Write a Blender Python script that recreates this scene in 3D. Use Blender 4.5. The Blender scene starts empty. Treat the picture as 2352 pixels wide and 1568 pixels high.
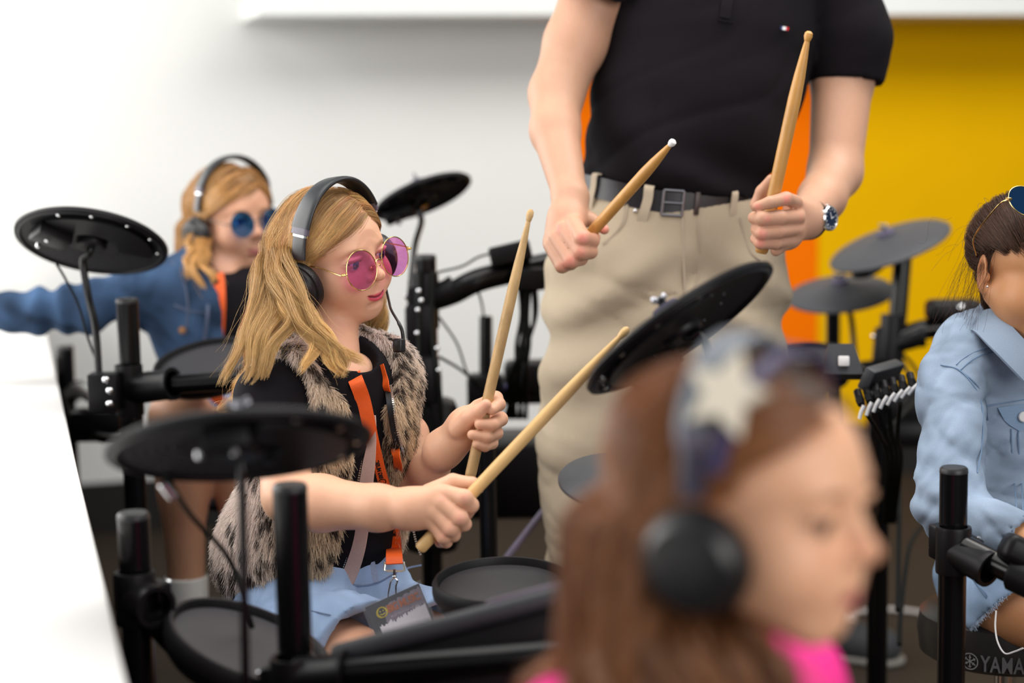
import bpy, bmesh, math
import numpy as np
from mathutils import Matrix, Vector

SC = bpy.context.scene
COL = SC.collection
RNG = np.random.default_rng(7)
f32 = np.float32

# ---------------------------------------------------------------- camera, world, lights, exposure
FPX, CXP, CYP = 4200.0, 1176.0, 784.0
PIT, ROL = math.radians(7.1), math.radians(0.9)
FW = np.array([0, math.cos(PIT), -math.sin(PIT)])
R0 = np.array([1.0, 0, 0]); U0 = np.array([0, math.sin(PIT), math.cos(PIT)])
RT = R0 * math.cos(ROL) - U0 * math.sin(ROL)
UP = U0 * math.cos(ROL) + R0 * math.sin(ROL)
CAM = np.array([0, 0, 1.2])

def W(px, py, d):
    """the world point seen at a pixel of the photograph, d metres in front of the lens"""
    return CAM + FW * d + RT * ((px - CXP) / FPX * d) - UP * ((py - CYP) / FPX * d)

def PX(q):
    q = np.asarray(q, float) - CAM
    d = q @ FW
    return np.stack([CXP + FPX * (q @ RT) / d, CYP - FPX * (q @ UP) / d, d], -1)

cam_data = bpy.data.cameras.new('camera')
cam = bpy.data.objects.new('camera', cam_data)
COL.objects.link(cam)
cam_data.sensor_width = 36.0
cam_data.lens = 36.0 * FPX / 2352.0
cam.matrix_world = Matrix([[RT[0], UP[0], -FW[0], CAM[0]], [RT[1], UP[1], -FW[1], CAM[1]], [RT[2], UP[2], -FW[2], CAM[2]], [0, 0, 0, 1]])
cam_data.clip_start = 0.05
cam_data.dof.use_dof = True
cam_data.dof.focus_distance = 2.54
cam_data.dof.aperture_fstop = 1.95
SC.camera = cam

world = bpy.data.worlds.new('daylight')
SC.world = world
world.use_nodes = True
world.node_tree.nodes['Background'].inputs[0].default_value = (0.93, 0.96, 1.0, 1)
world.node_tree.nodes['Background'].inputs[1].default_value = 0.30

def area(name, loc, target, sx, sy, power, color=(1, 1, 1)):
    l = bpy.data.lights.new(name, 'AREA')
    l.shape = 'RECTANGLE'; l.size = sx; l.size_y = sy; l.energy = power; l.color = color
    o = bpy.data.objects.new(name, l)
    COL.objects.link(o)
    o.location = loc
    o.rotation_euler = (Vector(target) - Vector(loc)).to_track_quat('-Z', 'Y').to_euler()
    return o

area('window_light', (-2.6, 3.0, 1.75), (0.3, 3.0, 0.9), 4.0, 1.9, 105, (1.0, 0.98, 0.95))
area('ceiling_light', (0.1, 2.4, 3.0), (0.1, 2.4, 0), 3.2, 2.2, 62, (1.0, 0.97, 0.93))
area('yellow_wall_fill', (1.5, 3.4, 2.95), (1.35, 4.6, 0.8), 2.0, 1.4, 46, (1.0, 0.97, 0.92))  # unseen fill lamp, added to brighten the yellow wall
area('room_window_light', (2.1, -1.2, 1.9), (0.2, 2.7, 0.8), 2.6, 1.8, 78, (1.0, 0.97, 0.94))

SC.view_settings.view_transform = 'Standard'
SC.view_settings.look = 'None'
SC.view_settings.gamma = 1.0
SC.view_settings.use_curve_mapping = False
SC.view_settings.exposure = 0.18

# ---------------------------------------------------------------- materials
def srgb(r, g=None, b=None):
    c = np.array([r, g, b], float) / 255.0
    return tuple(np.where(c <= 0.04045, c / 12.92, ((c + 0.055) / 1.055) ** 2.4))

def mat(name, color, rough=0.5, metal=0.0, spec=0.5, noise=0.0, nscale=40.0, bump=0.0, bscale=200.0, attr=None, sss=0.0,
        stretch=None, coat=0.0, emit=0.0, sheen=0.0, color2=None):
    m = bpy.data.materials.new(name)
    m.use_nodes = True
    nt = m.node_tree; N = nt.nodes; L = nt.links
    b = N['Principled BSDF']
    b.inputs['Roughness'].default_value = rough
    b.inputs['Metallic'].default_value = metal
    b.inputs['Specular IOR Level'].default_value = spec
    b.inputs['Coat Weight'].default_value = coat
    b.inputs['Sheen Weight'].default_value = sheen
    if sss:
        b.inputs['Subsurface Weight'].default_value = sss
        b.inputs['Subsurface Radius'].default_value = (1.0, 0.35, 0.2)
        b.inputs['Subsurface Scale'].default_value = 0.006
    tc = N.new('ShaderNodeTexCoord')
    vec = tc.outputs['Object']
    if stretch:
        mp = N.new('ShaderNodeMapping'); mp.inputs['Scale'].default_value = stretch
        L.new(vec, mp.inputs['Vector']); vec = mp.outputs['Vector']
    col = None
    if attr:
        a = N.new('ShaderNodeAttribute'); a.attribute_name = attr
        col = a.outputs['Color']
    if noise > 0 or color2 is not None:
        n = N.new('ShaderNodeTexNoise'); n.inputs['Scale'].default_value = nscale; n.inputs['Detail'].default_value = 4
        L.new(vec, n.inputs['Vector'])
        mx = N.new('ShaderNodeMix'); mx.data_type = 'RGBA'
        if color2 is not None:
            rp = N.new('ShaderNodeMapRange'); rp.inputs[1].default_value = 0.35; rp.inputs[2].default_value = 0.65
            L.new(n.outputs['Fac'], rp.inputs[0]); L.new(rp.outputs[0], mx.inputs['Factor'])
            mx.inputs[6].default_value = (*color, 1); mx.inputs[7].default_value = (*color2, 1)
        else:
            mx.blend_type = 'MULTIPLY'; mx.inputs['Factor'].default_value = 1.0
            rp = N.new('ShaderNodeMapRange'); rp.inputs[3].default_value = 1 - noise; rp.inputs[4].default_value = 1 + noise
            L.new(n.outputs['Fac'], rp.inputs[0])
            L.new(rp.outputs[0], mx.inputs[7])
            if col is not None: L.new(col, mx.inputs[6])
            else: mx.inputs[6].default_value = (*color, 1)
        col = mx.outputs[2]
    if col is not None: L.new(col, b.inputs['Base Color'])
    else: b.inputs['Base Color'].default_value = (*color, 1)
    if bump > 0:
        n2 = N.new('ShaderNodeTexNoise'); n2.inputs['Scale'].default_value = bscale; n2.inputs['Detail'].default_value = 3
        L.new(vec, n2.inputs['Vector'])
        bp = N.new('ShaderNodeBump'); bp.inputs['Strength'].default_value = bump; bp.inputs['Distance'].default_value = 0.002
        L.new(n2.outputs['Fac'], bp.inputs['Height']); L.new(bp.outputs['Normal'], b.inputs['Normal'])
    if emit:
        b.inputs['Emission Strength'].default_value = emit; b.inputs['Emission Color'].default_value = (*color, 1)
    return m

def tinted(name, tint, gloss=0.08, rough=0.02, gcol=(1, 1, 1)):
    m = bpy.data.materials.new(name); m.use_nodes = True
    nt = m.node_tree; N = nt.nodes; L = nt.links
    N.remove(N['Principled BSDF'])
    t = N.new('ShaderNodeBsdfTransparent'); t.inputs[0].default_value = (*tint, 1)
    g = N.new('ShaderNodeBsdfGlossy'); g.inputs['Roughness'].default_value = rough; g.inputs[0].default_value = (*gcol, 1)
    mx = N.new('ShaderNodeMixShader')
    mx.inputs[0].default_value = gloss; L.new(t.outputs[0], mx.inputs[1]); L.new(g.outputs[0], mx.inputs[2])
    L.new(mx.outputs[0], N['Material Output'].inputs[0])
    return m

M = {}
M['plastic'] = mat('black_plastic', (0.0045, 0.004, 0.005), 0.42, noise=0.25, nscale=30, bump=0.05, bscale=900, spec=0.22)
M['gloss_metal'] = mat('black_coated_metal', (0.003, 0.003, 0.0035), 0.22, noise=0.15, nscale=20, spec=0.3)
M['rubber'] = mat('black_rubber', (0.009, 0.0085, 0.010), 0.55, noise=0.2, nscale=60, bump=0.08, bscale=700, spec=0.3)
M['pad_head'] = mat('grey_black_pad_rubber', (0.028, 0.027, 0.032), 0.55, noise=0.2, nscale=90, bump=0.15, bscale=1200)
M['cymbal_top'] = mat('dark_grey_cymbal_rubber', (0.045, 0.046, 0.052), 0.55, noise=0.2, nscale=80, bump=0.1, bscale=900)
M['chrome'] = mat('chrome', (0.75, 0.76, 0.78), 0.16, metal=1.0, noise=0.1, nscale=60)
M['felt'] = mat('grey_felt', (0.10, 0.09, 0.14), 0.95, noise=0.3, nscale=200, bump=0.3, bscale=500)
M['dark_steel'] = mat('dark_steel', (0.30, 0.30, 0.33), 0.3, metal=0.9, noise=0.1, nscale=60)
M['gold'] = mat('gold_wire', (0.80, 0.58, 0.22), 0.2, metal=1.0, noise=0.1, nscale=80)
M['cable'] = mat('black_cable', (0.006, 0.007, 0.0065), 0.6, spec=0.15, noise=0.2, nscale=50)
M['white_plastic'] = mat('white_plastic', (0.8, 0.8, 0.8), 0.35, noise=0.05, nscale=60)
M['module'] = mat('charcoal_module_plastic', (0.030, 0.032, 0.037), 0.5, noise=0.15, nscale=60, bump=0.06, bscale=900)
M['cap'] = mat('grey_plastic_cap', (0.013, 0.013, 0.014), 0.45, noise=0.1, nscale=60)
M['stick'] = mat('worn_hickory', (0.52, 0.26, 0.065), 0.42, noise=0.35, nscale=18, bump=0.12, bscale=160, stretch=(3, 3, 1))
M['stick_pale'] = mat('pale_maple', (0.70, 0.44, 0.18), 0.38, noise=0.16, nscale=14, bump=0.05, bscale=160, stretch=(3, 3, 1))
M['stick_worn'] = mat('scuffed_hickory', (0.52, 0.33, 0.14), 0.5, noise=0.45, nscale=60, bump=0.3, bscale=260, stretch=(1, 1, .4))
M['orange'] = mat('orange_webbing', (0.86, 0.115, 0.008), 0.6, noise=0.12, nscale=300, bump=0.2, bscale=900)
M['ink'] = mat('black_ink', (0.02, 0.008, 0.004), 0.6, noise=0.1)
M['grey_print'] = mat('grey_print', (0.20, 0.20, 0.21), 0.55, noise=0.1)

# ---------------------------------------------------------------- mesh helpers: every shape is a (verts, faces) pair
def tube(path, r, n=14, caps=True, closed=False, flat=None):
    P = np.asarray(path, float); m = len(P)
    r = np.full(m, r, float) if np.isscalar(r) else np.asarray(r, float)
    T = np.gradient(P, axis=0) if not closed else (np.roll(P, -1, 0) - np.roll(P, 1, 0))
    T /= np.linalg.norm(T, axis=1)[:, None] + 1e-12
    a = np.array([0, 0, 1.0]) if abs(T[0][2]) < 0.9 else np.array([1.0, 0, 0])
    u = np.cross(T[0], a); u /= np.linalg.norm(u)
    V = []
    ang = np.linspace(0, 2 * np.pi, n, endpoint=False)
    for i in range(m):
        u = u - T[i] * (u @ T[i]); u /= np.linalg.norm(u)
        v = np.cross(T[i], u)
        V.append(P[i] + r[i] * (np.cos(ang)[:, None] * u + np.sin(ang)[:, None] * v))
    V = np.concatenate(V)
    Fc = []
    for i in range(m if closed else m - 1):
        j = (i + 1) % m
        for k in range(n):
            k2 = (k + 1) % n
            Fc.append((i * n + k, j * n + k, j * n + k2, i * n + k2)[::-1])
    if caps and not closed:
        Fc.append(tuple(range(n))); Fc.append(tuple(reversed(range((m - 1) * n, m * n))))
    return V, Fc

def catmull(pts, n=8):
    P = np.asarray(pts, float)
    P = np.vstack([2 * P[0] - P[1], P, 2 * P[-1] - P[-2]])
    out = []
    for i in range(1, len(P) - 2):
        t = np.linspace(0, 1, n, endpoint=False)[:, None]
        a, b, c, d = P[i - 1], P[i], P[i + 1], P[i + 2]
        out.append(0.5 * (2 * b + (c - a) * t + (2 * a - 5 * b + 4 * c - d) * t ** 2 + (3 * b - a - 3 * c + d) * t ** 3))
    out.append(P[-2][None])
    return np.vstack(out)

def unit(v):
    v = np.asarray(v, float); return v / (np.linalg.norm(v) + 1e-12)

def frame(axis, hint=(0, 0, 1)):
    z = unit(axis); h = np.asarray(hint, float)
    if abs(z @ unit(h)) > 0.98: h = np.array([1.0, 0, 0])
    x = unit(np.cross(h, z)); y = np.cross(z, x)
    return x, y, z

def lathe(prof, c, axis, n=40, ring=None):
    x, y, z = frame(axis); c = np.asarray(c, float)
    ang = np.linspace(0, 2 * np.pi, n, endpoint=False)
    V = []
    for (r, h) in prof:
        V.append(c + z * h + max(r, 1e-5) * (np.cos(ang)[:, None] * x + np.sin(ang)[:, None] * y))
    V = np.concatenate(V); Fc = []
    for i in range(len(prof) - 1):
        for k in range(n):
            k2 = (k + 1) % n
            Fc.append((i * n + k, i * n + k2, (i + 1) * n + k2, (i + 1) * n + k))
    return V, Fc

def rod(a, b, r, n=20, bev=None):
    a = np.asarray(a, float); b = np.asarray(b, float); h = np.linalg.norm(b - a)
    e = bev if bev is not None else min(r * 0.2, h * 0.2)
    return lathe([(0, 0), (r - e, 0), (r, e), (r, h - e), (r - e, h), (0, h)], a, b - a, n)

def torus(c, axis, R, r, n=40, m=10):
    t = np.linspace(0, 2 * np.pi, m + 1)
    return lathe([(R + r * math.cos(a), r * math.sin(a)) for a in t], c, axis, n)

def sph(c, r, n=20, m=12):
    t = np.linspace(-np.pi / 2, np.pi / 2, m + 1)
    return lathe([(r * math.cos(a), r * math.sin(a)) for a in t], c, (0, 0, 1), n)

def rbox(c, half, axes=None, bev=0.004, seg=2):
    bm = bmesh.new(); bmesh.ops.create_cube(bm, size=2.0)
    for v in bm.verts: v.co = Vector((v.co.x * half[0], v.co.y * half[1], v.co.z * half[2]))
    if bev: bmesh.ops.bevel(bm, geom=bm.edges[:], offset=min(bev, 0.9 * min(half)), segments=seg, profile=0.5, affect='EDGES')
    bm.verts.index_update()
    V = np.array([v.co[:] for v in bm.verts]); Fc = [tuple(v.index for v in f.verts) for f in bm.faces]
    bm.free()
    A = np.eye(3) if axes is None else np.asarray(axes, float)
    return np.asarray(c, float) + V @ A, Fc

def prism(outline, c, ax, ay, th):
    """a flat outline (x, y) given thickness th along ax x ay, centred on c"""
    o = np.asarray(outline, float); n = len(o); ax = np.asarray(ax, float); ay = np.asarray(ay, float); az = np.cross(ax, ay)
    base = np.asarray(c, float) + o[:, :1] * ax + o[:, 1:] * ay
    V = np.vstack([base - az * th / 2, base + az * th / 2])
    Fc = [tuple(reversed(range(n))), tuple(range(n, 2 * n))] + [(i, (i + 1) % n, n + (i + 1) % n, n + i) for i in range(n)]
    return V, Fc

def join(*parts):
    V = []; Fc = []; o = 0
    for v, f in parts:
        V.append(v); Fc += [tuple(i + o for i in q) for q in f]; o += len(v)
    return np.vstack(V), Fc

def ribbon(path, wdir, width, th=0.0012):
    """a strap: path points, per-point width directions"""
    P = np.asarray(path, float); m = len(P)
    Wd = np.asarray(wdir, float)
    if Wd.ndim == 1: Wd = np.tile(Wd, (m, 1))
    T = np.gradient(P, axis=0); T /= np.linalg.norm(T, axis=1)[:, None]
    Wd = Wd - T * (Wd * T).sum(1)[:, None]; Wd /= np.linalg.norm(Wd, axis=1)[:, None]
    Nn = np.cross(T, Wd)
    w = (np.full(m, width) if np.isscalar(width) else np.asarray(width))[:, None] / 2
    V = np.stack([P - Wd * w - Nn * th / 2, P + Wd * w - Nn * th / 2, P + Wd * w + Nn * th / 2, P - Wd * w + Nn * th / 2], 1).reshape(-1, 3)
    Fc = []
    for i in range(m - 1):
        for k in range(4):
            Fc.append((i * 4 + k, i * 4 + (k + 1) % 4, i * 4 + 4 + (k + 1) % 4, i * 4 + 4 + k))
    Fc += [(3, 2, 1, 0), tuple(range((m - 1) * 4, m * 4))]
    return V, Fc

def mk(name, vf, material, parent=None, smooth=True, colors=None, sharp=None):
    V, Fc = vf
    me = bpy.data.meshes.new(name)
    V = np.asarray(V, dtype=f32)
    if isinstance(Fc, np.ndarray):
        nf, k = Fc.shape
        me.vertices.add(len(V)); me.vertices.foreach_set('co', V.ravel())
        me.loops.add(nf * k); me.loops.foreach_set('vertex_index', Fc.astype(np.int32).ravel())
        me.polygons.add(nf); me.polygons.foreach_set('loop_start', np.arange(0, nf * k, k, dtype=np.int32))
        me.update(calc_edges=True); me.validate()
    else:
        me.from_pydata([tuple(map(float, v)) for v in V], [], Fc); me.update()
        bm = bmesh.new(); bm.from_mesh(me); bmesh.ops.recalc_face_normals(bm, faces=bm.faces[:]); bm.to_mesh(me); bm.free()
    if smooth:
        me.polygons.foreach_set('use_smooth', [True] * len(me.polygons))
        if sharp is not False and not isinstance(Fc, np.ndarray):
            try: me.set_sharp_from_angle(angle=math.radians(sharp or 38))
            except Exception: pass
    if colors is not None:
        a = me.attributes.new('Col', 'FLOAT_COLOR', 'POINT')
        c = np.ones((len(V), 4), f32); c[:, :3] = colors
        a.data.foreach_set('color', c.ravel())
    me.materials.append(material)
    o = bpy.data.objects.new(name, me)
    COL.objects.link(o)
    if parent is not None:
        o.parent = parent
        o.matrix_parent_inverse = root_inv(parent)
    return o

def root_inv(p):
    mtx = Matrix.Translation(p.location) if p.type == 'EMPTY' else Matrix.Identity(4)
    return mtx.inverted()

def thing(name, label, cat, loc, group=None):
    o = bpy.data.objects.new(name, None)
    o.empty_display_size = 0.05
    COL.objects.link(o)
    o.location = [float(v) for v in loc]
    o['label'] = label; o['category'] = cat
    if group: o['group'] = group
    return o

def tag(o, label, cat, group=None):
    o['label'] = label; o['category'] = cat
    if group: o['group'] = group
    return o

def struct(o):
    o['kind'] = 'structure'; return o

def text_mesh(s, size, spacing=1.0, extrude=0.0003, bold=0.0):
    cu = bpy.data.curves.new('t', 'FONT'); cu.body = s; cu.size = size; cu.extrude = extrude; cu.space_character = spacing
    cu.offset = bold; cu.resolution_u = 3
    o = bpy.data.objects.new('t', cu); COL.objects.link(o)
    dg = bpy.context.evaluated_depsgraph_get()
    me = o.evaluated_get(dg).to_mesh()
    V = np.array([v.co[:] for v in me.vertices]); Fc = [tuple(p.vertices) for p in me.polygons]
    o.evaluated_get(dg).to_mesh_clear()
    bpy.data.objects.remove(o); bpy.data.curves.remove(cu)
    return V, Fc

def place(vf, o, ax, ay):
    V, Fc = vf; az = np.cross(ax, ay)
    return np.asarray(o) + V[:, :1] * ax + V[:, 1:2] * ay + V[:, 2:3] * az, Fc

# ---------------------------------------------------------------- signed-distance volumes -> smooth closed meshes
class Vol:
    def __init__(s, lo, hi, h):
        s.lo = np.asarray(lo, float); s.h = h
        s.n = np.ceil((np.asarray(hi, float) - s.lo) / h).astype(int) + 1
        s.F = np.full(s.n, 0.06, f32)
    def reg(s, mn, mx):
        i0 = np.maximum(0, np.floor((np.asarray(mn) - s.lo) / s.h).astype(int))
        i1 = np.minimum(s.n, np.ceil((np.asarray(mx) - s.lo) / s.h).astype(int) + 1)
        if np.any(i1 <= i0): return None
        sl = tuple(slice(a, b) for a, b in zip(i0, i1))
        g = [(s.lo[k] + s.h * np.arange(i0[k], i1[k])).astype(f32) for k in range(3)]
        return sl, g[0][:, None, None], g[1][None, :, None], g[2][None, None, :]
    def _mix(s, sl, d, k, op):
        A = s.F[sl]
        if op == 'add':
            if k <= 0: s.F[sl] = np.minimum(A, d); return
            t = np.clip(0.5 + 0.5 * (A - d) / k, 0, 1); s.F[sl] = A * (1 - t) + d * t - k * t * (1 - t)
        elif op == 'sub':
            d = -d
            if k <= 0: s.F[sl] = np.maximum(A, d); return
            t = np.clip(0.5 - 0.5 * (A - d) / k, 0, 1); s.F[sl] = A * (1 - t) + d * t + k * t * (1 - t)
    def cap(s, a, b, ra, rb=None, k=0.01, op='add'):
        rb = ra if rb is None else rb
        a = np.asarray(a, float); b = np.asarray(b, float); m = max(ra, rb) + 2.5 * k + 4 * s.h
        r = s.reg(np.minimum(a, b) - m, np.maximum(a, b) + m)
        if r is None: return s
        sl, X, Y, Z = r
        ab = b - a; L2 = ab @ ab + 1e-12
        t = np.clip(((X - a[0]) * ab[0] + (Y - a[1]) * ab[1] + (Z - a[2]) * ab[2]) / L2, 0, 1)
        d = np.sqrt((X - a[0] - t * ab[0]) ** 2 + (Y - a[1] - t * ab[1]) ** 2 + (Z - a[2] - t * ab[2]) ** 2) - (ra + (rb - ra) * t)
        s._mix(sl, d.astype(f32), k, op); return s
    def chain(s, pts, rs, k=0.006, op='add'):
        for i in range(len(pts) - 1): s.cap(pts[i], pts[i + 1], rs[i], rs[i + 1], k, op)
        return s
    def ell(s, c, rad, axes=None, k=0.01, op='add'):
        c = np.asarray(c, float); rad = np.asarray(rad, float); A = np.eye(3) if axes is None else np.asarray(axes, float)
        m = np.sqrt((A ** 2 * (rad ** 2)[:, None]).sum(0)) + 3 * k + 4 * s.h
        r = s.reg(c - m, c + m)
        if r is None: return s
        sl, X, Y, Z = r
        q = [((X - c[0]) * A[i, 0] + (Y - c[1]) * A[i, 1] + (Z - c[2]) * A[i, 2]) / rad[i] for i in range(3)]
        k0 = np.sqrt(q[0] ** 2 + q[1] ** 2 + q[2] ** 2)
        k1 = np.sqrt((q[0] / rad[0]) ** 2 + (q[1] / rad[1]) ** 2 + (q[2] / rad[2]) ** 2) + 1e-9
        s._mix(sl, (k0 * (k0 - 1) / k1).astype(f32), k, op); return s
    def cut(s, p, n, k=0.0):
        """keep the side the normal n points away from"""
        n = unit(n); sl, X, Y, Z = s.reg(s.lo, s.lo + s.h * s.n)
        d = ((X - p[0]) * n[0] + (Y - p[1]) * n[1] + (Z - p[2]) * n[2]).astype(f32)
        s.F = np.maximum(s.F, d); return s
    def warp(s, fn):
        sl, X, Y, Z = s.reg(s.lo, s.lo + s.h * s.n)
        s.F = (s.F + fn(X, Y, Z)).astype(f32); return s
    def mesh(s, smooth=0):
        F = s.F.copy()
        F[0] = F[-1] = 0.02; F[:, 0] = F[:, -1] = 0.02; F[:, :, 0] = F[:, :, -1] = 0.02
        S = F < 0
        nx, ny, nz = F.shape
        cnt = np.zeros((nx - 1, ny - 1, nz - 1), np.int8)
        for dx in (0, 1):
            for dy in (0, 1):
                for dz in (0, 1): cnt += S[dx:nx - 1 + dx, dy:ny - 1 + dy, dz:nz - 1 + dz]
        act = (cnt > 0) & (cnt < 8)
        I, J, K = np.nonzero(act)
        idx = np.full(act.shape, -1, np.int64); idx[I, J, K] = np.arange(len(I))
        acc = np.zeros((len(I), 3)); num = np.zeros(len(I))
        corners = [(dx, dy, dz) for dx in (0, 1) for dy in (0, 1) for dz in (0, 1)]
        val = {c: F[I + c[0], J + c[1], K + c[2]].astype(float) for c in corners}
        for c in corners:
            for ax in range(3):
                if c[ax] == 0:
                    d = list(c); d[ax] = 1; d = tuple(d)
                    a, b = val[c], val[d]; mk_ = (a < 0) != (b < 0)
                    t = np.where(mk_, a / np.where(mk_, a - b, 1), 0)
                    p = np.tile(np.array(c, float), (len(I), 1)); p[:, ax] = t
                    acc += p * mk_[:, None]; num += mk_
        V = s.lo + s.h * (np.stack([I, J, K], 1) + acc / num[:, None])
        Q = []
        for ax in range(3):
            o1, o2 = (ax + 1) % 3, (ax + 2) % 3
            sa = [slice(None)] * 3; sb = [slice(None)] * 3
            sa[ax] = slice(0, -1); sb[ax] = slice(1, None)
            for o in (o1, o2): sa[o] = slice(1, -1); sb[o] = slice(1, -1)
            A, B = S[tuple(sa)], S[tuple(sb)]
            E = np.stack(np.nonzero(A != B), 1)
            ins = A[tuple(E.T)]
            E[:, o1] += 1; E[:, o2] += 1
            def cell(d1, d2):
                e = E.copy(); e[:, o1] -= d1; e[:, o2] -= d2
                return idx[tuple(e.T)]
            q = np.stack([cell(1, 1), cell(0, 1), cell(0, 0), cell(1, 0)], 1)
            q[~ins] = q[~ins][:, ::-1]
            Q.append(q)
        Q = np.vstack(Q); Q = Q[(Q >= 0).all(1)]
        for _ in range(smooth):
            sm = np.zeros_like(V); w = np.zeros(len(V))
            for a in range(4):
                np.add.at(sm, Q[:, a], V[Q[:, (a + 1) % 4]]); np.add.at(w, Q[:, a], 1)
                np.add.at(sm, Q[:, a], V[Q[:, (a + 3) % 4]]); np.add.at(w, Q[:, a], 1)
            V = 0.5 * V + 0.5 * sm / np.maximum(w, 1)[:, None]
        return V, Q
    def sample(s, p):
        g = (np.asarray(p) - s.lo) / s.h
        i = np.clip(np.floor(g).astype(int), 0, s.n - 2); t = np.clip(g - i, 0, 1)
        out = 0
        for c in ((0, 0, 0), (1, 0, 0), (0, 1, 0), (1, 1, 0), (0, 0, 1), (1, 0, 1), (0, 1, 1), (1, 1, 1)):
            w = np.prod([t[..., k] if c[k] else 1 - t[..., k] for k in range(3)], 0)
            out = out + w * s.F[i[..., 0] + c[0], i[..., 1] + c[1], i[..., 2] + c[2]]
        return out
    def hit(s, px, py, off=0.0, d0=1.0, d1=5.0):
        """the first point of this surface on the sight line of a pixel, lifted off it by off"""
        ds = np.arange(d0, d1, s.h * 0.5)
        P = CAM + ds[:, None] * (FW + RT * ((px - CXP) / FPX) - UP * ((py - CYP) / FPX))
        ok = np.all((P > s.lo) & (P < s.lo + s.h * (s.n - 1)), 1)
        v = np.where(ok, s.sample(P), 1.0)
        j = np.nonzero(v < off)[0]
        if len(j) == 0:
            j = [int(np.argmin(v))]
        return P[j[0]]

def wob(X, Y, Z, sc, seed, amp, dirs=5):
    """smooth pseudo-random folds: a sum of warped sines"""
    r = np.random.default_rng(seed); out = 0
    for _ in range(dirs):
        k = r.normal(size=3); k /= np.linalg.norm(k); k *= sc * r.uniform(0.6, 1.6); ph = r.uniform(0, 6.28); ph2 = r.uniform(0, 6.28)
        k2 = r.normal(size=3); k2 *= sc * 0.5 / np.linalg.norm(k2)
        out = out + np.sin(X * k[0] + Y * k[1] + Z * k[2] + ph + 1.3 * np.sin(X * k2[0] + Y * k2[1] + Z * k2[2] + ph2))
    return (amp / dirs * 1.6) * out

def ridge(X, Y, Z, sc, seed, amp, n=4, p=4):
    """sharp cloth creases: narrow ridges along wandering lines"""
    r = np.random.default_rng(seed); out = 0
    for _ in range(n):
        k = r.normal(size=3); k /= np.linalg.norm(k); k *= sc * r.uniform(.6, 1.5); ph = r.uniform(0, 6.28)
        k2 = r.normal(size=3); k2 *= sc * 0.7 / np.linalg.norm(k2); k3 = r.normal(size=3) * sc * .5
        m = 0.5 + 0.5 * np.sin(X * k3[0] + Y * k3[1] + Z * k3[2] + ph * 2)
        out = out + (1 - np.abs(np.sin(X * k[0] + Y * k[1] + Z * k[2] + ph + 1.6 * np.sin(X * k2[0] + Y * k2[1] + Z * k2[2])))) ** p * m
    return amp * (out - 0.25 * n * 0.5)

def bounds(pts, m):
    p = np.asarray(pts); return p.min(0) - m, p.max(0) + m

def disc_normal(px, py, ang, ratio, top_seen):
    """the up-normal of a flat disc whose picture is an ellipse: long axis at ang degrees, short/long = ratio"""
    v = -unit(FW + RT * ((px - CXP) / FPX) - UP * ((py - CYP) / FPX))      # towards the lens
    a = math.radians(ang)
    ma = RT * math.cos(a) + UP * math.sin(a)
    ma = unit(ma - v * (ma @ v)); mi = np.cross(v, ma)
    if mi @ UP < 0: mi = -mi
    s = math.sqrt(max(0, 1 - ratio ** 2))
    return unit(mi * s + v * (ratio if top_seen else -ratio))

# ================================================================ the room
WD = np.array([math.cos(math.radians(16)), math.sin(math.radians(16)), 0]); WN = np.array([-WD[1], WD[0], 0])   # along / into the back wall
def wall_pt(px, z):
    """point of the back wall plane in a pixel column, at height z"""
    t = (px - CXP) / FPX
    y = 5.6 / (1 - 0.2867 * t)
    return np.array([t * y, y, z])
def wall_slab(name, x0, x1, z0, z1, m, th=0.08, off=0.0):
    a, b = wall_pt(x0, 0), wall_pt(x1, 0)
    c = (a + b) / 2 + WN * (th / 2 + off); c[2] = (z0 + z1) / 2
    return mk(name, rbox(c, (np.linalg.norm(b - a) / 2, th / 2, (z1 - z0) / 2), [WD, WN, (0, 0, 1)], 0.002, 1), m)
white_wall = mat('white_wall_paint', (0.80, 0.80, 0.78), 0.75, noise=0.03, nscale=3, bump=0.04, bscale=300)
struct(wall_slab('wall_back', 38, 1325, 0, 2.7, white_wall))
struct(wall_slab('wall_middle', 1325, 1884, 0, 2.7, mat('orange_wall_paint', (0.93, 0.180, 0.001), 0.9, spec=0.05, noise=0.05, nscale=3, bump=0.04, bscale=300)))
struct(wall_slab('wall_right', 1884, 3300, 0, 2.7, mat('yellow_wall_paint', (0.82, 0.455, 0.001), 0.9, spec=0.05, noise=0.05, nscale=3, bump=0.04, bscale=300)))
struct(wall_slab('wall_left', -900, 38, 0, 0.74, white_wall))
base_m = mat('black_baseboard', (0.012, 0.011, 0.010), 0.5, noise=0.2)
struct(wall_slab('baseboard_back', 38, 1325, 0, 0.15, base_m, 0.02, -0.02))
struct(wall_slab('baseboard_right', 1325, 3300, 0, 0.17, base_m, 0.02, -0.02))
floor_m = mat('dark_brown_carpet', (0.036, 0.027, 0.019), 0.9, spec=0.1, noise=0.35, nscale=160, bump=0.5, bscale=500)
struct(mk('floor', rbox((0, 3, -0.03), (6, 6, 0.03), None, 0, 1), floor_m))

# window at the far left of the back wall, blown out by daylight
fr_m = mat('white_window_frame', (0.85, 0.86, 0.84), 0.4, noise=0.03)
win = struct(wall_slab('window_1', -900, 38, 0.74, 0.79, fr_m, 0.10))
for nm, x0, x1, z0, z1 in (('window_frame', 26, 38, 0.79, 2.7), ('window_frame', -900, 26, 2.62, 2.7), ('window_frame', -470, -450, 0.79, 2.62)):
    o = wall_slab(nm, x0, x1, z0, z1, fr_m, 0.07); o.parent = win
o = wall_slab('window_pane', -900, 26, 0.79, 2.62, tinted('window_glass', (0.97, 0.98, 0.97)), 0.008, 0.03); o.parent = win
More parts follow.
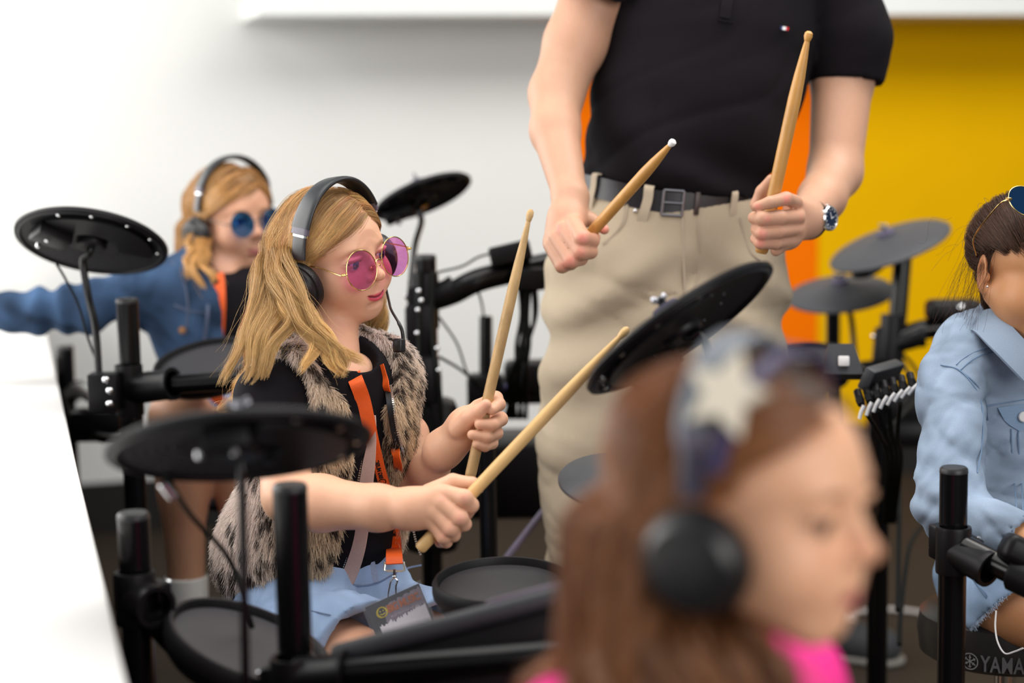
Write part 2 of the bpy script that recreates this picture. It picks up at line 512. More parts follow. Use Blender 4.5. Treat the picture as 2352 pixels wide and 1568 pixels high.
# bright daylight seen through it: a glowing white panel added behind the pane
out_m = mat('glowing_daylight_white', (0.9, 0.9, 0.88), 0.8, emit=1.2)
a = wall_pt(-500, 0) + WN * 1.2
struct(mk('daylight_panel', rbox((a[0] - 0.3, a[1], 1.3), (2.2, 0.05, 1.4), [WD, WN, (0, 0, 1)], 0, 1), out_m))

# wall cabinets along the top of the back wall
cab = struct(wall_slab('trim_1', 575, 3300, 1.475, 1.535, mat('white_cabinet_trim', (0.80, 0.82, 0.80), 0.45, noise=0.03), 0.36, -0.36))
cream = mat('cream_cabinet_panel', (0.70, 0.66, 0.55), 0.5, noise=0.04, nscale=4)
green = mat('pale_green_glass_panel', (0.58, 0.66, 0.58), 0.3, noise=0.04, nscale=4)
for i, (x0, x1, m) in enumerate(((590, 1060, green), (1068, 1560, green), (1568, 2246, cream), (2254, 2900, green))):
    d = wall_slab('cabinet_door', x0, x1, 1.54, 2.2, m, 0.33, -0.34)
    tag(d, ['pale green wall cabinet door at the left end of the cabinet row', 'pale green wall cabinet door above the polo shirt sleeve on the left',
            'cream wall cabinet door above the yellow wall', 'pale green wall cabinet door in the top right corner'][i], 'cabinet', 'wall cabinets above the drum room')

# long white worktop along the left wall
BD = unit([-0.2756, 0.9613, 0]); BL = np.array([-BD[1], BD[0], 0])      # along the worktop / to its left
e0 = W(292, 1568, 1.0); t = (0.72 - 1.2) / (e0[2] - 1.2); E0 = CAM + (e0 - CAM) * t
e1 = W(80, 650, 1.0); t = (0.72 - 1.2) / (e1[2] - 1.2); E1 = CAM + (e1 - CAM) * t
wq = wall_pt(60, 0.72); E1 = E0 + (E1 - E0) * (((wq - E0) @ WN - 0.035) / ((E1 - E0) @ WN))
BD = unit(E1 - E0); BL = np.array([-BD[1], BD[0], 0]); blen = np.linalg.norm(E1 - E0)
bench = thing('worktop_counter', 'long white worktop counter running along the left side under the window', 'counter', (E0[0] - 0.3, E0[1], 0))
bc = (E0 - BD * 0.7 + E1) / 2
top_m = mat('white_laminate', (0.86, 0.85, 0.83), 0.35, noise=0.02, nscale=5)
mk('worktop', rbox(bc + BL * 0.32 - np.array([0, 0, 0.018]), (0.32, (blen + 0.7) / 2, 0.018), [-BL, BD, (0, 0, 1)], 0.004), top_m, bench)
under = mat('black_cabinet_side', (0.010, 0.009, 0.009), 0.55, noise=0.2)
mk('cabinet_body', rbox(bc + BL * 0.34 - np.array([0, 0, 0.38]), (0.30, (blen + 0.68) / 2, 0.335), [-BL, BD, (0, 0, 1)], 0.004), under, bench)

# ================================================================ electronic drum kits
def post(par, px, py, d, r, z0=0.0, py2=None, px2=None, name='post'):
    top = W(px, py, d)
    bot = np.array([top[0], top[1], z0]) if py2 is None else W(px2 if px2 is not None else px, py2, d)
    o = mk(name, rod(bot, top, r, 28, 0.002), M['gloss_metal'], par)
    ax = unit(top - bot)
    mk('end_cap', lathe([(0, 0.004), (r * 0.86, 0.004), (r * 0.99, 0.0015), (r * 1.02, -0.003), (r * 1.02, -0.004)], top, ax, 28), M['cap'], o)
    return top, bot
def clamp(par, c, axis, r, arm_dir=None, arm_len=0.06, h=0.05, arm_r=None):
    """moulded T-clamp: collar round a post, a sleeve for the side arm, bolts"""
    c = np.asarray(c, float); z = unit(axis)
    R = r * 1.27
    vf = [lathe([(r, h / 2), (R * 0.97, h / 2), (R, h / 2 - 0.003), (R, -h / 2 + 0.003), (R * 0.97, -h / 2), (r, -h / 2)], c, z, 30)]
    x = unit(arm_dir) if arm_dir is not None else frame(z)[0]
    ar = arm_r or r
    if arm_dir is not None:
        vf.append(lathe([(ar * 1.0, 0), (ar * 1.22, 0), (ar * 1.22, arm_len - 0.012), (ar * 1.32, arm_len - 0.008), (ar * 1.32, arm_len), (ar * 1.02, arm_len), (ar, arm_len - 0.01)], c + x * r * 0.4, x, 28))
    y = np.cross(z, x)
    vf.append(rbox(c - x * R * 1.15 + z * 0.0, (0.008, 0.012, h * 0.36), [x, y, z], 0.003))
    vf.append(rbox(c + y * R * 1.05 + x * R * .5, (0.014, 0.009, h * 0.30), [x, y, z], 0.003))
    o = mk('clamp', join(*vf), M['plastic'], par)
    for s in (0.22, -0.22):
        mk('bolt', rod(c - x * (R * 1.15 + 0.009) + z * h * s, c - x * (R * 1.15 + 0.014) + z * h * s, 0.0045, 10), M['chrome'], o)
        mk('bolt', rod(c + y * (R * 1.05 + 0.008) + z * h * s + x * R * .5, c + y * (R * 1.05 + 0.014) + z * h * s + x * R * .5, 0.0045, 10), M['chrome'], o)
    return o
def cymbal(par, c, n, dia, top_m=None, dimple=True, box_dir=None, detail=True, name='cymbal_pad'):
    R = dia / 2; n = unit(n); x, y, _ = frame(n)
    if box_dir is not None:
        x = unit(box_dir - n * (box_dir @ n)); y = np.cross(n, x)
    prof = [(0, 0.016), (0.022, 0.016), (0.036, 0.010), (R * 0.55, 0.005), (R * 0.96, -0.003), (R, -0.007), (R * 0.995, -0.011), (R * 0.95, -0.0115)]
    o = mk(name, lathe(prof + [(R * 0.9, -0.010), (R * 0.5, -0.004), (0, -0.003)], c, n, 72), top_m or M['cymbal_top'], par)
    if detail:
        bosses = [lathe([(0.026, -0.002), (0.026, -0.016), (0.023, -0.020), (0, -0.020)], c, n, 28), torus(c - n * 0.011, n, R * 0.93, 0.0035, 64, 8)]
        # sensor half: a raised crescent tray below one half of the disc
        ang = np.linspace(-1.25, 1.25, 26)
        outl = [(R * 0.80 * math.cos(a), R * 0.80 * math.sin(a)) for a in ang] + [(0.045 * math.cos(a), 0.045 * math.sin(a)) for a in ang[::-1]]
        bosses.append(prism(outl, c - n * 0.012, x, y, 0.010))
        bosses.append(rbox(c - n * 0.022 - x * R * 0.0 - y * R * 0.55, (0.022, 0.030, 0.011), [x, y, n], 0.003))
        mk('underside_tray', join(*bosses), M['plastic'], o)
        dots = []
        for rr, cnt in (((0.5, 6),) if not dimple else ((0.50, 26), (0.58, 30), (0.66, 34), (0.74, 38), (0.82, 42))):
            for a in np.linspace(math.pi * 0.5 + 0.1, math.pi * 1.5 - 0.1, cnt):
                dots.append(lathe([(0.0022, 0), (0.0015, -0.0018), (0, -0.002)], c + R * rr * (math.cos(a) * x + math.sin(a) * y) - n * (0.0035 + 0.012 * max(0, rr - .45)), n, 5))
        q = mk('underside_dimples', join(*dots), M['pad_head'], o); q['kind'] = 'stuff'
        for a, rr in ((-0.95, .87), (-0.45, .87), (0.1, .87), (0.6, .87), (1.1, .87), (-1.5, .62), (-1.9, .66)):
            p = c + R * rr * (math.cos(a) * x + math.sin(a) * y) - n * (0.011 if rr > .8 else 0.034)
            mk('screw', lathe([(0.004, 0.003), (0.004, -0.002), (0.0025, -0.0035), (0, -0.0035)], p, n, 10), M['chrome'], o)
    # felt and wing nut on top
    mk('felt_washer', lathe([(0.006, 0.016), (0.017, 0.016), (0.018, 0.018), (0.017, 0.025), (0.006, 0.026)], c, n, 20), M['felt'], o)
    wn = [rod(c + n * 0.024, c + n * 0.038, 0.004, 12)]
    for s in (1, -1): wn.append(rbox(c + n * 0.036 + x * s * 0.0075, (0.0055, 0.0022, 0.0040), [unit(x + n * 0.5 * s), y, np.cross(unit(x + n * 0.5 * s), y)], 0.002))
    mk('wing_nut', join(*wn), M['dark_steel'], o)
    return o
def drum_pad(par, c, n, dia, depth=0.035, name='drum_pad'):
    R = dia / 2; n = unit(n)
    o = mk(name, lathe([(0, -depth - 0.012), (R * 0.55, -depth - 0.010), (R * 0.86, -depth), (R * 0.95, -depth * 0.75), (R * 0.95, -0.010), (R * 0.7, -0.008), (0, -0.008)], c, n, 56), M['plastic'], par)
    mk('rim', lathe([(R * 0.95, -0.016), (R, -0.015), (R * 1.015, -0.008), (R * 1.012, 0.001), (R * 0.985, 0.006), (R * 0.945, 0.006), (R * 0.925, 0.001), (R * 0.92, -0.006), (R * .92, -0.010)], c, n, 64), M['rubber'], o)
    mk('playing_head', lathe([(R * 0.921, -0.007), (R * 0.91, -0.0035), (R * 0.88, -0.0030), (R * 0.5, -0.0022), (0, -0.002)], c, n, 64), M['pad_head'], o)
    return o
def arm(par, pts, r, name='arm', n=20):
    return mk(name, tube(catmull(pts, 8) if len(pts) > 2 else np.linspace(pts[0], pts[1], 4), r, n), M['gloss_metal'], par)
def cable(par, pts, r=0.003, m=None, name='cable'):
    return mk(name, tube(catmull(pts, 6), r, 7), m or M['cable'], par)
DOWN = np.array([0, 0, -1.0])

# --- kit in front of the girl with the pink glasses
kA = thing('electronic_drum_kit', 'black electronic drum kit in front of the girl with purple round glasses', 'drum kit', (*W(700, 1480, 2.2)[:2], 0))
t, b = post(kA, 306, 1183, 2.12, 0.0187)
clamp(kA, W(311, 1372, 2.12), (0, 0, 1), 0.0187, W(395, 1425, 2.05) - W(311, 1385, 2.12), 0.045, 0.062)
arm(kA, [W(345, 1408, 2.10), W(420, 1488, 2.12), W(530, 1585, 2.10), W(700, 1640, 2.02)], 0.0170)
drum_pad(kA, W(573, 1478, 2.10), disc_normal(573, 1478, -20, 0.40, True), 0.197)
t, b = post(kA, 666, 1118, 1.97, 0.0190)
clamp(kA, W(672, 1560, 1.97), (0, 0, 1), 0.0190, W(900, 1535, 1.93) - W(672, 1560, 1.97), 0.06, 0.05)
arm(kA, [W(690, 1555, 1.96), W(950, 1530, 1.93), W(1300, 1500, 1.90)], 0.0155)
cA1 = W(550, 1006, 1.80); nA1 = disc_normal(550, 1006, 4, 0.25, False)
cymbal(kA, cA1, nA1, 0.262, M['rubber'], box_dir=RT)
arm(kA, [cA1 + nA1 * 0.03, cA1 - nA1 * 0.03, W(556, 1120, 1.80), W(566, 1640, 1.82)], 0.0046, 'cymbal_rod')
cable(kA, [W(385, 1090, 1.86), W(400, 1125, 1.88), W(440, 1185, 1.95), W(530, 1290, 2.05), W(580, 1440, 2.12)], 0.0030)
mk('cable_plug', rod(W(372, 1108, 1.86), W(398, 1142, 1.87), 0.0055, 12), M['chrome'], kA)
cA2 = W(1553, 742, 2.16); nA2 = disc_normal(1553, 742, 34.5, 0.20, False)
cymbal(kA, cA2, nA2, 0.262, M['plastic'], dimple=False, box_dir=W(1500, 800, 2.1) - W(1600, 730, 2.16))
arm(kA, [cA2 + nA2 * 0.035, cA2 - nA2 * 0.02, W(1612, 770, 2.15), W(1645, 900, 2.16), W(1668, 1100, 2.16), W(1680, 1568, 2.16)], 0.0052, 'cymbal_rod')
cable(kA, [W(1548, 800, 2.14), W(1560, 840, 2.15), W(1590, 900, 2.15), W(1640, 1100, 2.15)], 0.0025)
cA3 = W(1442, 1094, 2.36)
cymbal(kA, cA3, disc_normal(1442, 1094, -4, 0.40, True), 0.18, M['cymbal_top'], detail=False)
arm(kA, [cA3, W(1442, 1300, 2.36), W(1444, 1500, 2.36)], 0.006, 'cymbal_rod')
drum_pad(kA, W(1152, 1338, 2.34), disc_normal(1152, 1338, 2, 0.335, True), 0.176)
arm(kA, [W(1152, 1390, 2.34), W(1160, 1480, 2.30), W(1190, 1560, 2.10)], 0.013)
# module seen from its back edge
mx_ = unit(W(1335, 1338, 1.93) - W(752, 1492, 1.95)); mo = W(1042, 1432, 1.95)
mz_ = unit(np.array([0, 0, 1]) * 0.96 + FW * 0.24); mz_ = unit(mz_ - mx_ * (mz_ @ mx_)); my_ = np.cross(mz_, mx_)
md = mk('sound_module', rbox(mo + my_ * 0.05, (0.138, 0.055, 0.0115), [mx_, my_, mz_], 0.009, 3), M['module'], kA)
mk('module_bracket', join(rbox(mo + my_ * 0.05 - mz_ * 0.032, (0.12, 0.045, 0.022), [mx_, my_, mz_], 0.006),
    rbox(mo + my_ * 0.03 - mz_ * 0.068 - mx_ * 0.01, (0.072, 0.035, 0.022), [mx_, my_, mz_], 0.008)), M['plastic'], md)
mk('module_panel', rbox(mo + my_ * 0.048 + mx_ * 0.088 + mz_ * 0.003, (0.052, 0.050, 0.0125), [mx_, my_, mz_], 0.008), mat('violet_grey_panel', (0.075, 0.062, 0.085), 0.42, noise=0.1), md)
post(kA, 1118, 980, 2.95, 0.0145, name='rear_post')
cable(kA, [W(1195, 1300, 2.7), W(1170, 1340, 2.5), W(1240, 1500, 2.2), W(1330, 1640, 2.1)], 0.003)

# --- kit of the blonde girl by the window
kB = thing('electronic_drum_kit', 'black electronic drum kit in front of the girl in the dark denim jacket', 'drum kit', (*W(300, 1050, 3.2)[:2], 0))
t, b = post(kB, 292, 690, 3.07, 0.0187)
clamp(kB, W(297, 895, 3.07), (0, 0, 1), 0.0187, W(420, 880, 3.02) - W(297, 897, 3.07), 0.085, 0.085, 0.021)
arm(kB, [W(400, 882, 3.04), W(560, 872, 3.02), W(680, 862, 3.0)], 0.0165)
post(kB, 148, 797, 3.75, 0.0187)
arm(kB, [W(165, 905, 3.72), W(190, 893, 3.55), W(235, 915, 3.25), W(290, 935, 3.07)], 0.0185)
arm(kB, [W(160, 920, 3.7), W(175, 960, 3.6), W(215, 1000, 3.45), W(330, 1015, 3.3)], 0.010, 'brace')
mk('hanging_bracket', rbox(W(225, 975, 3.5), (0.05, 0.03, 0.03), None, 0.01), M['plastic'], kB)
mk('rod_clamp', rbox(W(240, 900, 3.03), (0.024, 0.02, 0.032), None, 0.003), M['plastic'], kB)
for py in (872, 897, 927): mk('bolt', sph(W(252 if py != 872 else 243, py, 2.985), 0.0062, 12, 8), M['chrome'], kB)
cB1 = W(212, 545, 3.06); nB1 = disc_normal(212, 545, -10, 0.40, False)
cymbal(kB, cB1, nB1, 0.255, M['rubber'], box_dir=RT * 0.6 - FW + UP * -.3)
arm(kB, [cB1 + nB1 * 0.03, cB1 - nB1 * 0.025, W(191, 600, 3.06), W(203, 680, 3.06), W(220, 760, 3.05), W(229, 900, 3.04)], 0.0062, 'cymbal_rod')
cable(kB, [W(130, 607, 3.03), W(150, 640, 3.05), W(180, 700, 3.06), W(200, 770, 3.06), W(222, 830, 3.05)], 0.0022)
drum_pad(kB, W(478, 830, 3.15), disc_normal(478, 830, 12, 0.36, True), 0.19)
# its far half, right of the girls
post(kB, 978, 590, 3.3, 0.0187)
clamp(kB, W(978, 690, 3.3), (0, 0, 1), 0.0187, W(1100, 640, 3.3) - W(978, 690, 3.3), 0.05, 0.10)
arm(kB, [W(985, 690, 3.3), W(1040, 672, 3.3), W(1110, 640, 3.3), W(1265, 605, 3.35)], 0.0215)
mk('rail_box', rbox(W(1172, 582, 3.3), (0.038, 0.02, 0.018), [unit(W(1265, 560, 3.3) - W(1172, 582, 3.3)), FW, unit(np.cross(W(1265, 560, 3.3) - W(1172, 582, 3.3), FW))], 0.006), M['plastic'], kB)
mk('cable_holder', rbox(W(1215, 640, 3.3), (0.03, 0.02, 0.02), None, 0.006), M['plastic'], kB)
cB2 = W(968, 443, 3.55); nB2 = disc_normal(968, 443, 21, 0.30, False)
cymbal(kB, cB2, nB2, 0.20, M['rubber'], detail=True, box_dir=-FW)
arm(kB, [cB2 + nB2 * 0.03, cB2 - nB2 * 0.02, W(962, 480, 3.5), W(968, 510, 3.48), W(952, 570, 3.4), W(940, 690, 3.33)], 0.0058, 'cymbal_rod')
mk('lower_clamp', join(rbox(W(968, 760, 3.3), (0.028, 0.026, 0.05), None, 0.008), rbox(W(965, 870, 3.3), (0.034, 0.03, 0.045), None, 0.01), rbox(W(1000, 930, 3.3), (0.012, 0.02, 0.06), None, 0.006)), M['plastic'], kB)
for i, (px, py) in enumerate(((962, 668), (968, 690), (960, 712), (958, 765), (1004, 800), (1008, 850))): mk('bolt', sph(W(px, py, 3.255), 0.005, 10, 6), M['chrome'], kB)
mk('pad_stand', rod(W(1116, 990, 3.5), W(1116, 725, 3.5), 0.0125, 20), M['gloss_metal'], kB)
mk('pedal_tower', join(rbox(W(1115, 900, 3.5), (0.035, 0.03, 0.035), None, 0.01), rbox(W(1222, 868, 3.55), (0.055, 0.04, 0.034), None, 0.014), rbox(W(1195, 905, 3.55), (0.045, 0.03, 0.016), None, 0.006)), M['plastic'], kB)
for px in (1163, 1186): mk('indicator_stud', sph(W(px, 889, 3.50), 0.0055, 10, 6), mat('violet_stud', (0.16, 0.14, 0.34), 0.3, noise=.05), kB)
for i in range(7):
    q = RNG.normal(size=(5, 2)) * 7
    cable(kB, [W(1205 + i * 6 - 12, 650, 3.32), W(1200 + i * 5 + q[1, 0], 730 + q[1, 1], 3.33 + .02 * (i % 3)), W(1190 + i * 4 + q[2, 0], 800 + q[2, 1], 3.34), W(1185 + i * 3 + q[3, 0] - 10 * (i % 2), 870, 3.36), W(1160 + i * 8, 960, 3.45)], 0.0033 if i % 2 else 0.0042)
cable(kB, [W(1010, 730, 3.3), W(1050, 790, 3.35), W(1075, 860, 3.4), W(1110, 900, 3.45)], 0.0022)
cable(kB, [W(1010, 820, 3.3), W(1060, 850, 3.35), W(1105, 890, 3.45)], 0.0028)
cable(kB, [W(1005, 625, 3.3), W(1060, 612, 3.3), W(1100, 590, 3.3), W(1140, 580, 3.3)], 0.0022)
cable(kB, [W(1095, 660, 3.3), W(1105, 690, 3.35), W(1112, 730, 3.5)], 0.0022)
for dx in (-14, 16): cable(kB, [W(978 + dx, 620, 3.27), W(976 + dx, 760, 3.27), W(985 + dx * 1.5, 880, 3.26), W(1000 + dx, 1000, 3.3)], 0.004)
mk('kick_tower', join(rbox(W(990, 1090, 3.35), (0.05, 0.05, 0.14), None, 0.02), rbox(W(1215, 1085, 3.6), (0.15, 0.10, 0.075), None, 0.02)), M['plastic'], kB)
arm(kB, [W(1160, 1285, 3.0), W(1255, 1165, 3.1)], 0.006, 'pedal_rod').data.materials[0] = mat('violet_grey_rod', (0.12, 0.10, 0.15), .35, noise=.1)

# --- kit against the yellow wall
kC = thing('electronic_drum_kit', 'black electronic drum kit standing before the yellow wall with two stacked grey cymbal pads', 'drum kit', (*W(2020, 1200, 3.6)[:2], 0))
t, b = post(kC, 2076, 560, 3.75, 0.0187, py2=850, px2=2052)
post(kC, 2020, 900, 3.3, 0.0187)
cC1 = W(2041, 556, 3.75); nC1 = disc_normal(2041, 556, 18, 0.28, True)
cymbal(kC, cC1, nC1, 0.255, None, detail=False)
cC2 = W(1930, 667, 3.9); nC2 = disc_normal(1930, 667, 5, 0.33, True)
cymbal(kC, cC2, nC2, 0.228, None, detail=False)
mk('cymbal_boss', lathe([(0.03, -0.004), (0.034, -0.02), (0.02, -0.026), (0, -0.026)], cC1 - nC1 * 0.004 + W(1985, 600, 3.75) - cC1, nC1, 24), M['plastic'], kC)
post(kC, 1914, 700, 3.9, 0.0150, name='stand_post')
arm(kC, [cC2 - nC2 * .01, W(1953, 720, 3.85), W(1962, 800, 3.8), W(1965, 850, 3.78)], 0.006, 'cymbal_rod')
clamp(kC, W(2045, 790, 3.7), W(2076, 560, 3.75) - W(2052, 850, 3.75), 0.0187, W(2150, 760, 3.7) - W(2045, 790, 3.7), 0.06, 0.12)
arm(kC, [W(2050, 785, 3.7), W(2110, 760, 3.7), W(2165, 752, 3.7), W(2300, 740, 3.7)], 0.021)
mk('rail_box', rbox(W(2190, 712, 3.68), (0.055, 0.03, 0.022), None, 0.014, 3), M['plastic'], kC)
mk('rail_bolt', sph(W(2208, 706, 3.64), 0.008, 12, 8), M['chrome'], kC)
drum_pad(kC, W(1860, 822, 3.55), disc_normal(1860, 815, 3, 0.30, True), 0.165, 0.05)
arm(kC, [W(1930, 860, 3.5), W(1960, 850, 3.6), W(2040, 840, 3.7)], 0.016)
# module with a row of jack plugs
bx = unit(W(2092, 838, 2.95) - W(1905, 892, 2.75)); bz = unit(np.array([0, 0, 1]) * .75 - FW * .65); bz = unit(bz - bx * (bz @ bx)); by = np.cross(bz, bx)
mo = W(2024, 862, 2.87)
mm = mk('sound_module', rbox(mo, (0.050, 0.010, 0.019), [bx, by, bz], 0.004), M['module'], kC)
pw = mk('module_pod', prism([(-.034, -.024), (.030, -.024), (.018, .026), (-.022, .026)], W(1934, 832, 2.87), RT, unit(UP * .9 + FW * .3), 0.03), M['module'], kC)
mk('module_button', rbox(W(1938, 829, 2.848), (0.0085, 0.004, 0.008), [RT, FW, UP], 0.002), mat('white_button_plastic', (0.9, 0.88, 0.86), 0.4, noise=.02), pw)  # button in plain white, without any glow
for i in range(7):
    px, py = 1972 + i * 20, 908 - i * 6.5
    a = W(px, py, 2.83); dv = unit(W(px + 8, py + 30, 2.80) - a)
    kn = mk('jack_plug', join(rod(a - dv * .012, a + dv * 0.010, 0.0065, 12), *[torus(a + dv * (0.012 + .003 * j), dv, 0.0055 - .0003 * j, 0.0014, 12, 6) for j in range(5)]), M['plastic'], mm)
for i in range(8):
    a = W(1972 + i * 16, 962 - i * 8, 2.80)
    dv = unit(W(1972 + i * 16 + 12 + i * 2, 962 - i * 8 - 34 + i, 2.8) - a)
    mk('white_tag', tube([a + dv * .000 + RT * .001, a + dv * .010, a + dv * .022 - RT * -.001], 0.0030, 8), M['white_plastic'], mm)
for i in range(4):
    cable(kC, [W(1990 + i * 26, 950 - i * 8, 2.82), W(2020 + i * 14, 1000, 2.9), W(2040 + i * 10, 1060, 3.1), W(2030 + i * 8, 1200, 3.3)], 0.0035)
cable(kC, [W(2072, 830, 3.6), W(2105, 900, 3.5), W(2085, 940, 3.3), W(2040, 985, 3.2)], 0.004)
cable(kC, [W(2060, 800, 3.7), W(2098, 840, 3.7), W(2110, 880, 3.6), W(2070, 950, 3.5)], 0.0035)
cable(kC, [W(1960, 858, 2.9), W(1985, 846, 2.95), W(1975, 835, 3.0)], 0.0022)
mk('pedal_rack', join(rbox(W(2110, 985, 3.9), (0.10, 0.08, 0.03), None, 0.02), rbox(W(2080, 930, 3.9), (0.08, 0.06, 0.04), None, 0.02)), M['plastic'], kC)
cable(kC, [W(2062, 1060, 3.4), W(2066, 1150, 3.3), W(2064, 1280, 3.2), W(2062, 1400, 3.1)], 0.0045)
cable(kC, [W(2140, 1180, 3.6), W(2095, 1240, 3.4), W(2080, 1310, 3.3), W(2068, 1420, 3.2), W(2066, 1480, 3.15)], 0.0045)

# --- kit of the girl in the pale denim jacket
kD = thing('electronic_drum_kit', 'black drum rack post and rail in front of the girl in pale denim', 'drum kit', (*W(2190, 1300, 2.4)[:2], 0))
t, b = post(kD, 2191, 1078, 2.40, 0.0183)
clamp(kD, W(2190, 1262, 2.40), (0, 0, 1), 0.0183, W(2300, 1310, 2.34) - W(2190, 1250, 2.40), 0.055, 0.062)
arm(kD, [W(2215, 1258, 2.385), W(2300, 1300, 2.35), W(2400, 1350, 2.30)], 0.0168)
mk('rail_clamp', rbox(W(2345, 1268, 2.33), (0.026, 0.022, 0.018), [unit(W(2400, 1300, 2.3) - W(2300, 1250, 2.3)), FW, unit(np.cross(W(2400, 1300, 2.3) - W(2300, 1250, 2.3), FW))], 0.010, 3), M['plastic'], kD)
mk('rail_collar', rod(W(2322, 1312, 2.335), W(2395, 1346, 2.31), 0.0235, 24, .004), M['plastic'], kD)

# --- drum stool of the girl on the right
stool = thing('drum_stool', 'round black padded drum stool under the girl in pale denim', 'stool', (*W(2300, 1480, 2.72)[:2], 0))
sc_ = W(2310, 1450, 2.78)
st = mk('seat', lathe([(0, -0.07), (0.115, -0.07), (0.128, -0.062), (0.132, -0.03), (0.128, -0.004), (0.115, 0.006), (0, 0.010)], sc_ + np.array([0, 0, .035]), (0, 0, 1), 64), mat('black_vinyl', (0.013, 0.012, 0.012), 0.38, noise=.2, bump=.1, bscale=500), stool)
mk('stool_post', rod((sc_[0], sc_[1], 0.05), sc_ - np.array([0, 0, .03]), 0.016), M['chrome'], stool)
for a in (0.4, 2.5, 4.6):
    mk('leg', tube([sc_ * [1, 1, 0] + np.array([0, 0, .18]), sc_ * [1, 1, 0] + np.array([.10 * math.cos(a), .10 * math.sin(a), .10]), sc_ * [1, 1, 0] + np.array([.20 * math.cos(a), .20 * math.sin(a), .012])], 0.010), M['gloss_metal'], stool)
def on_cyl(vf, c, R, a0, z0, lift):
    V, Fc = vf
    a = a0 + V[:, 0] / R
    return np.stack([c[0] + (R + lift) * np.cos(a), c[1] + (R + lift) * np.sin(a), c[2] + z0 + V[:, 1]], 1), Fc
def angle_at(c, R, px):
    best = None
    for a in np.linspace(-math.pi, 0, 721):
        p = PX(np.array([c[0] + R * math.cos(a), c[1] + R * math.sin(a), c[2]]))
        e = abs(p[0] - px)
        if p[2] < PX(c)[2] and (best is None or e < best[0]): best = (e, a)
    return best[1]
seat_c = sc_ + np.array([0, 0, .035]); zt = -0.060
a_text = angle_at(seat_c, 0.132, 2254)
mk('maker_lettering', on_cyl((lambda t_: (t_[0] * np.array([.66, 1, 1]), t_[1]))(text_mesh('YAMAHA', 0.0335, 1.05, 0.0004, 0.0006)), seat_c, 0.132, a_text, zt + .0, 0.0006), M['grey_print'], st, smooth=False)
a_logo = angle_at(seat_c, 0.132, 2229)
em = [prism([( .0125 * math.cos(t) , .0125 * math.sin(t)) for t in np.linspace(0, 2 * np.pi, 32, endpoint=False)], (0, 0, 0), (1, 0, 0), (0, 1, 0), .0002)]
ringV = []
for t in np.linspace(0, 2 * np.pi, 36, endpoint=False):
    for rr in (.0112, .0126): ringV.append((rr * math.cos(t), rr * math.sin(t), 0))
ring = (np.array(ringV), [(2 * i, 2 * i + 1, (2 * i + 3) % 72, (2 * i + 2) % 72) for i in range(36)])
forks = []
for k in range(3):
    a = math.pi / 2 + k * 2 * math.pi / 3; u = np.array([math.cos(a), math.sin(a), 0]); v = np.array([-u[1], u[0], 0])
    for (p, q, w) in ((u * -.0095, u * .0098, .0007), (u * .0060 + v * -.0020, u * .0060 + v * .0020, .0006), (u * -.0075 + v * -.0024, u * -.0075 + v * .0024, .0005)):
        dd = unit(q - p); nn = np.array([-dd[1], dd[0], 0]) * w
        forks.append((np.array([p - nn, q - nn, q + nn, p + nn]), [(0, 1, 2, 3)]))
mk('maker_emblem', on_cyl(join(ring, *forks), seat_c, 0.132, a_logo, zt + .012, 0.0006), M['grey_print'], st, smooth=False)

# ================================================================ people: shared anatomy
def rotm(yaw, pitch, roll):
    a, b, c = math.radians(yaw), math.radians(pitch), math.radians(roll)
    Rz = np.array([[math.cos(a), -math.sin(a), 0], [math.sin(a), math.cos(a), 0], [0, 0, 1]])
    Ry = np.array([[math.cos(b), 0, math.sin(b)], [0, 1, 0], [-math.sin(b), 0, math.cos(b)]])
    Rx = np.array([[1, 0, 0], [0, math.cos(c), -math.sin(c)], [0, math.sin(c), math.cos(c)]])
    return Rz @ Ry @ Rx

class Head:
    """head frame: +x out of the face, +y to the head's own left, +z up; metres for a 21 cm head"""
    def __init__(s, o, yaw, pitch, roll, scale):
        s.o = np.asarray(o, float); s.R = rotm(yaw, pitch, roll); s.k = scale
    def w(s, p): return s.o + s.k * (np.asarray(p, float) @ s.R.T)
    def l(s, q): return ((np.asarray(q, float) - s.o) @ s.R) / s.k
    def d(s, v): return unit(np.asarray(v, float) @ s.R.T)
    def axes(s): return s.R.T

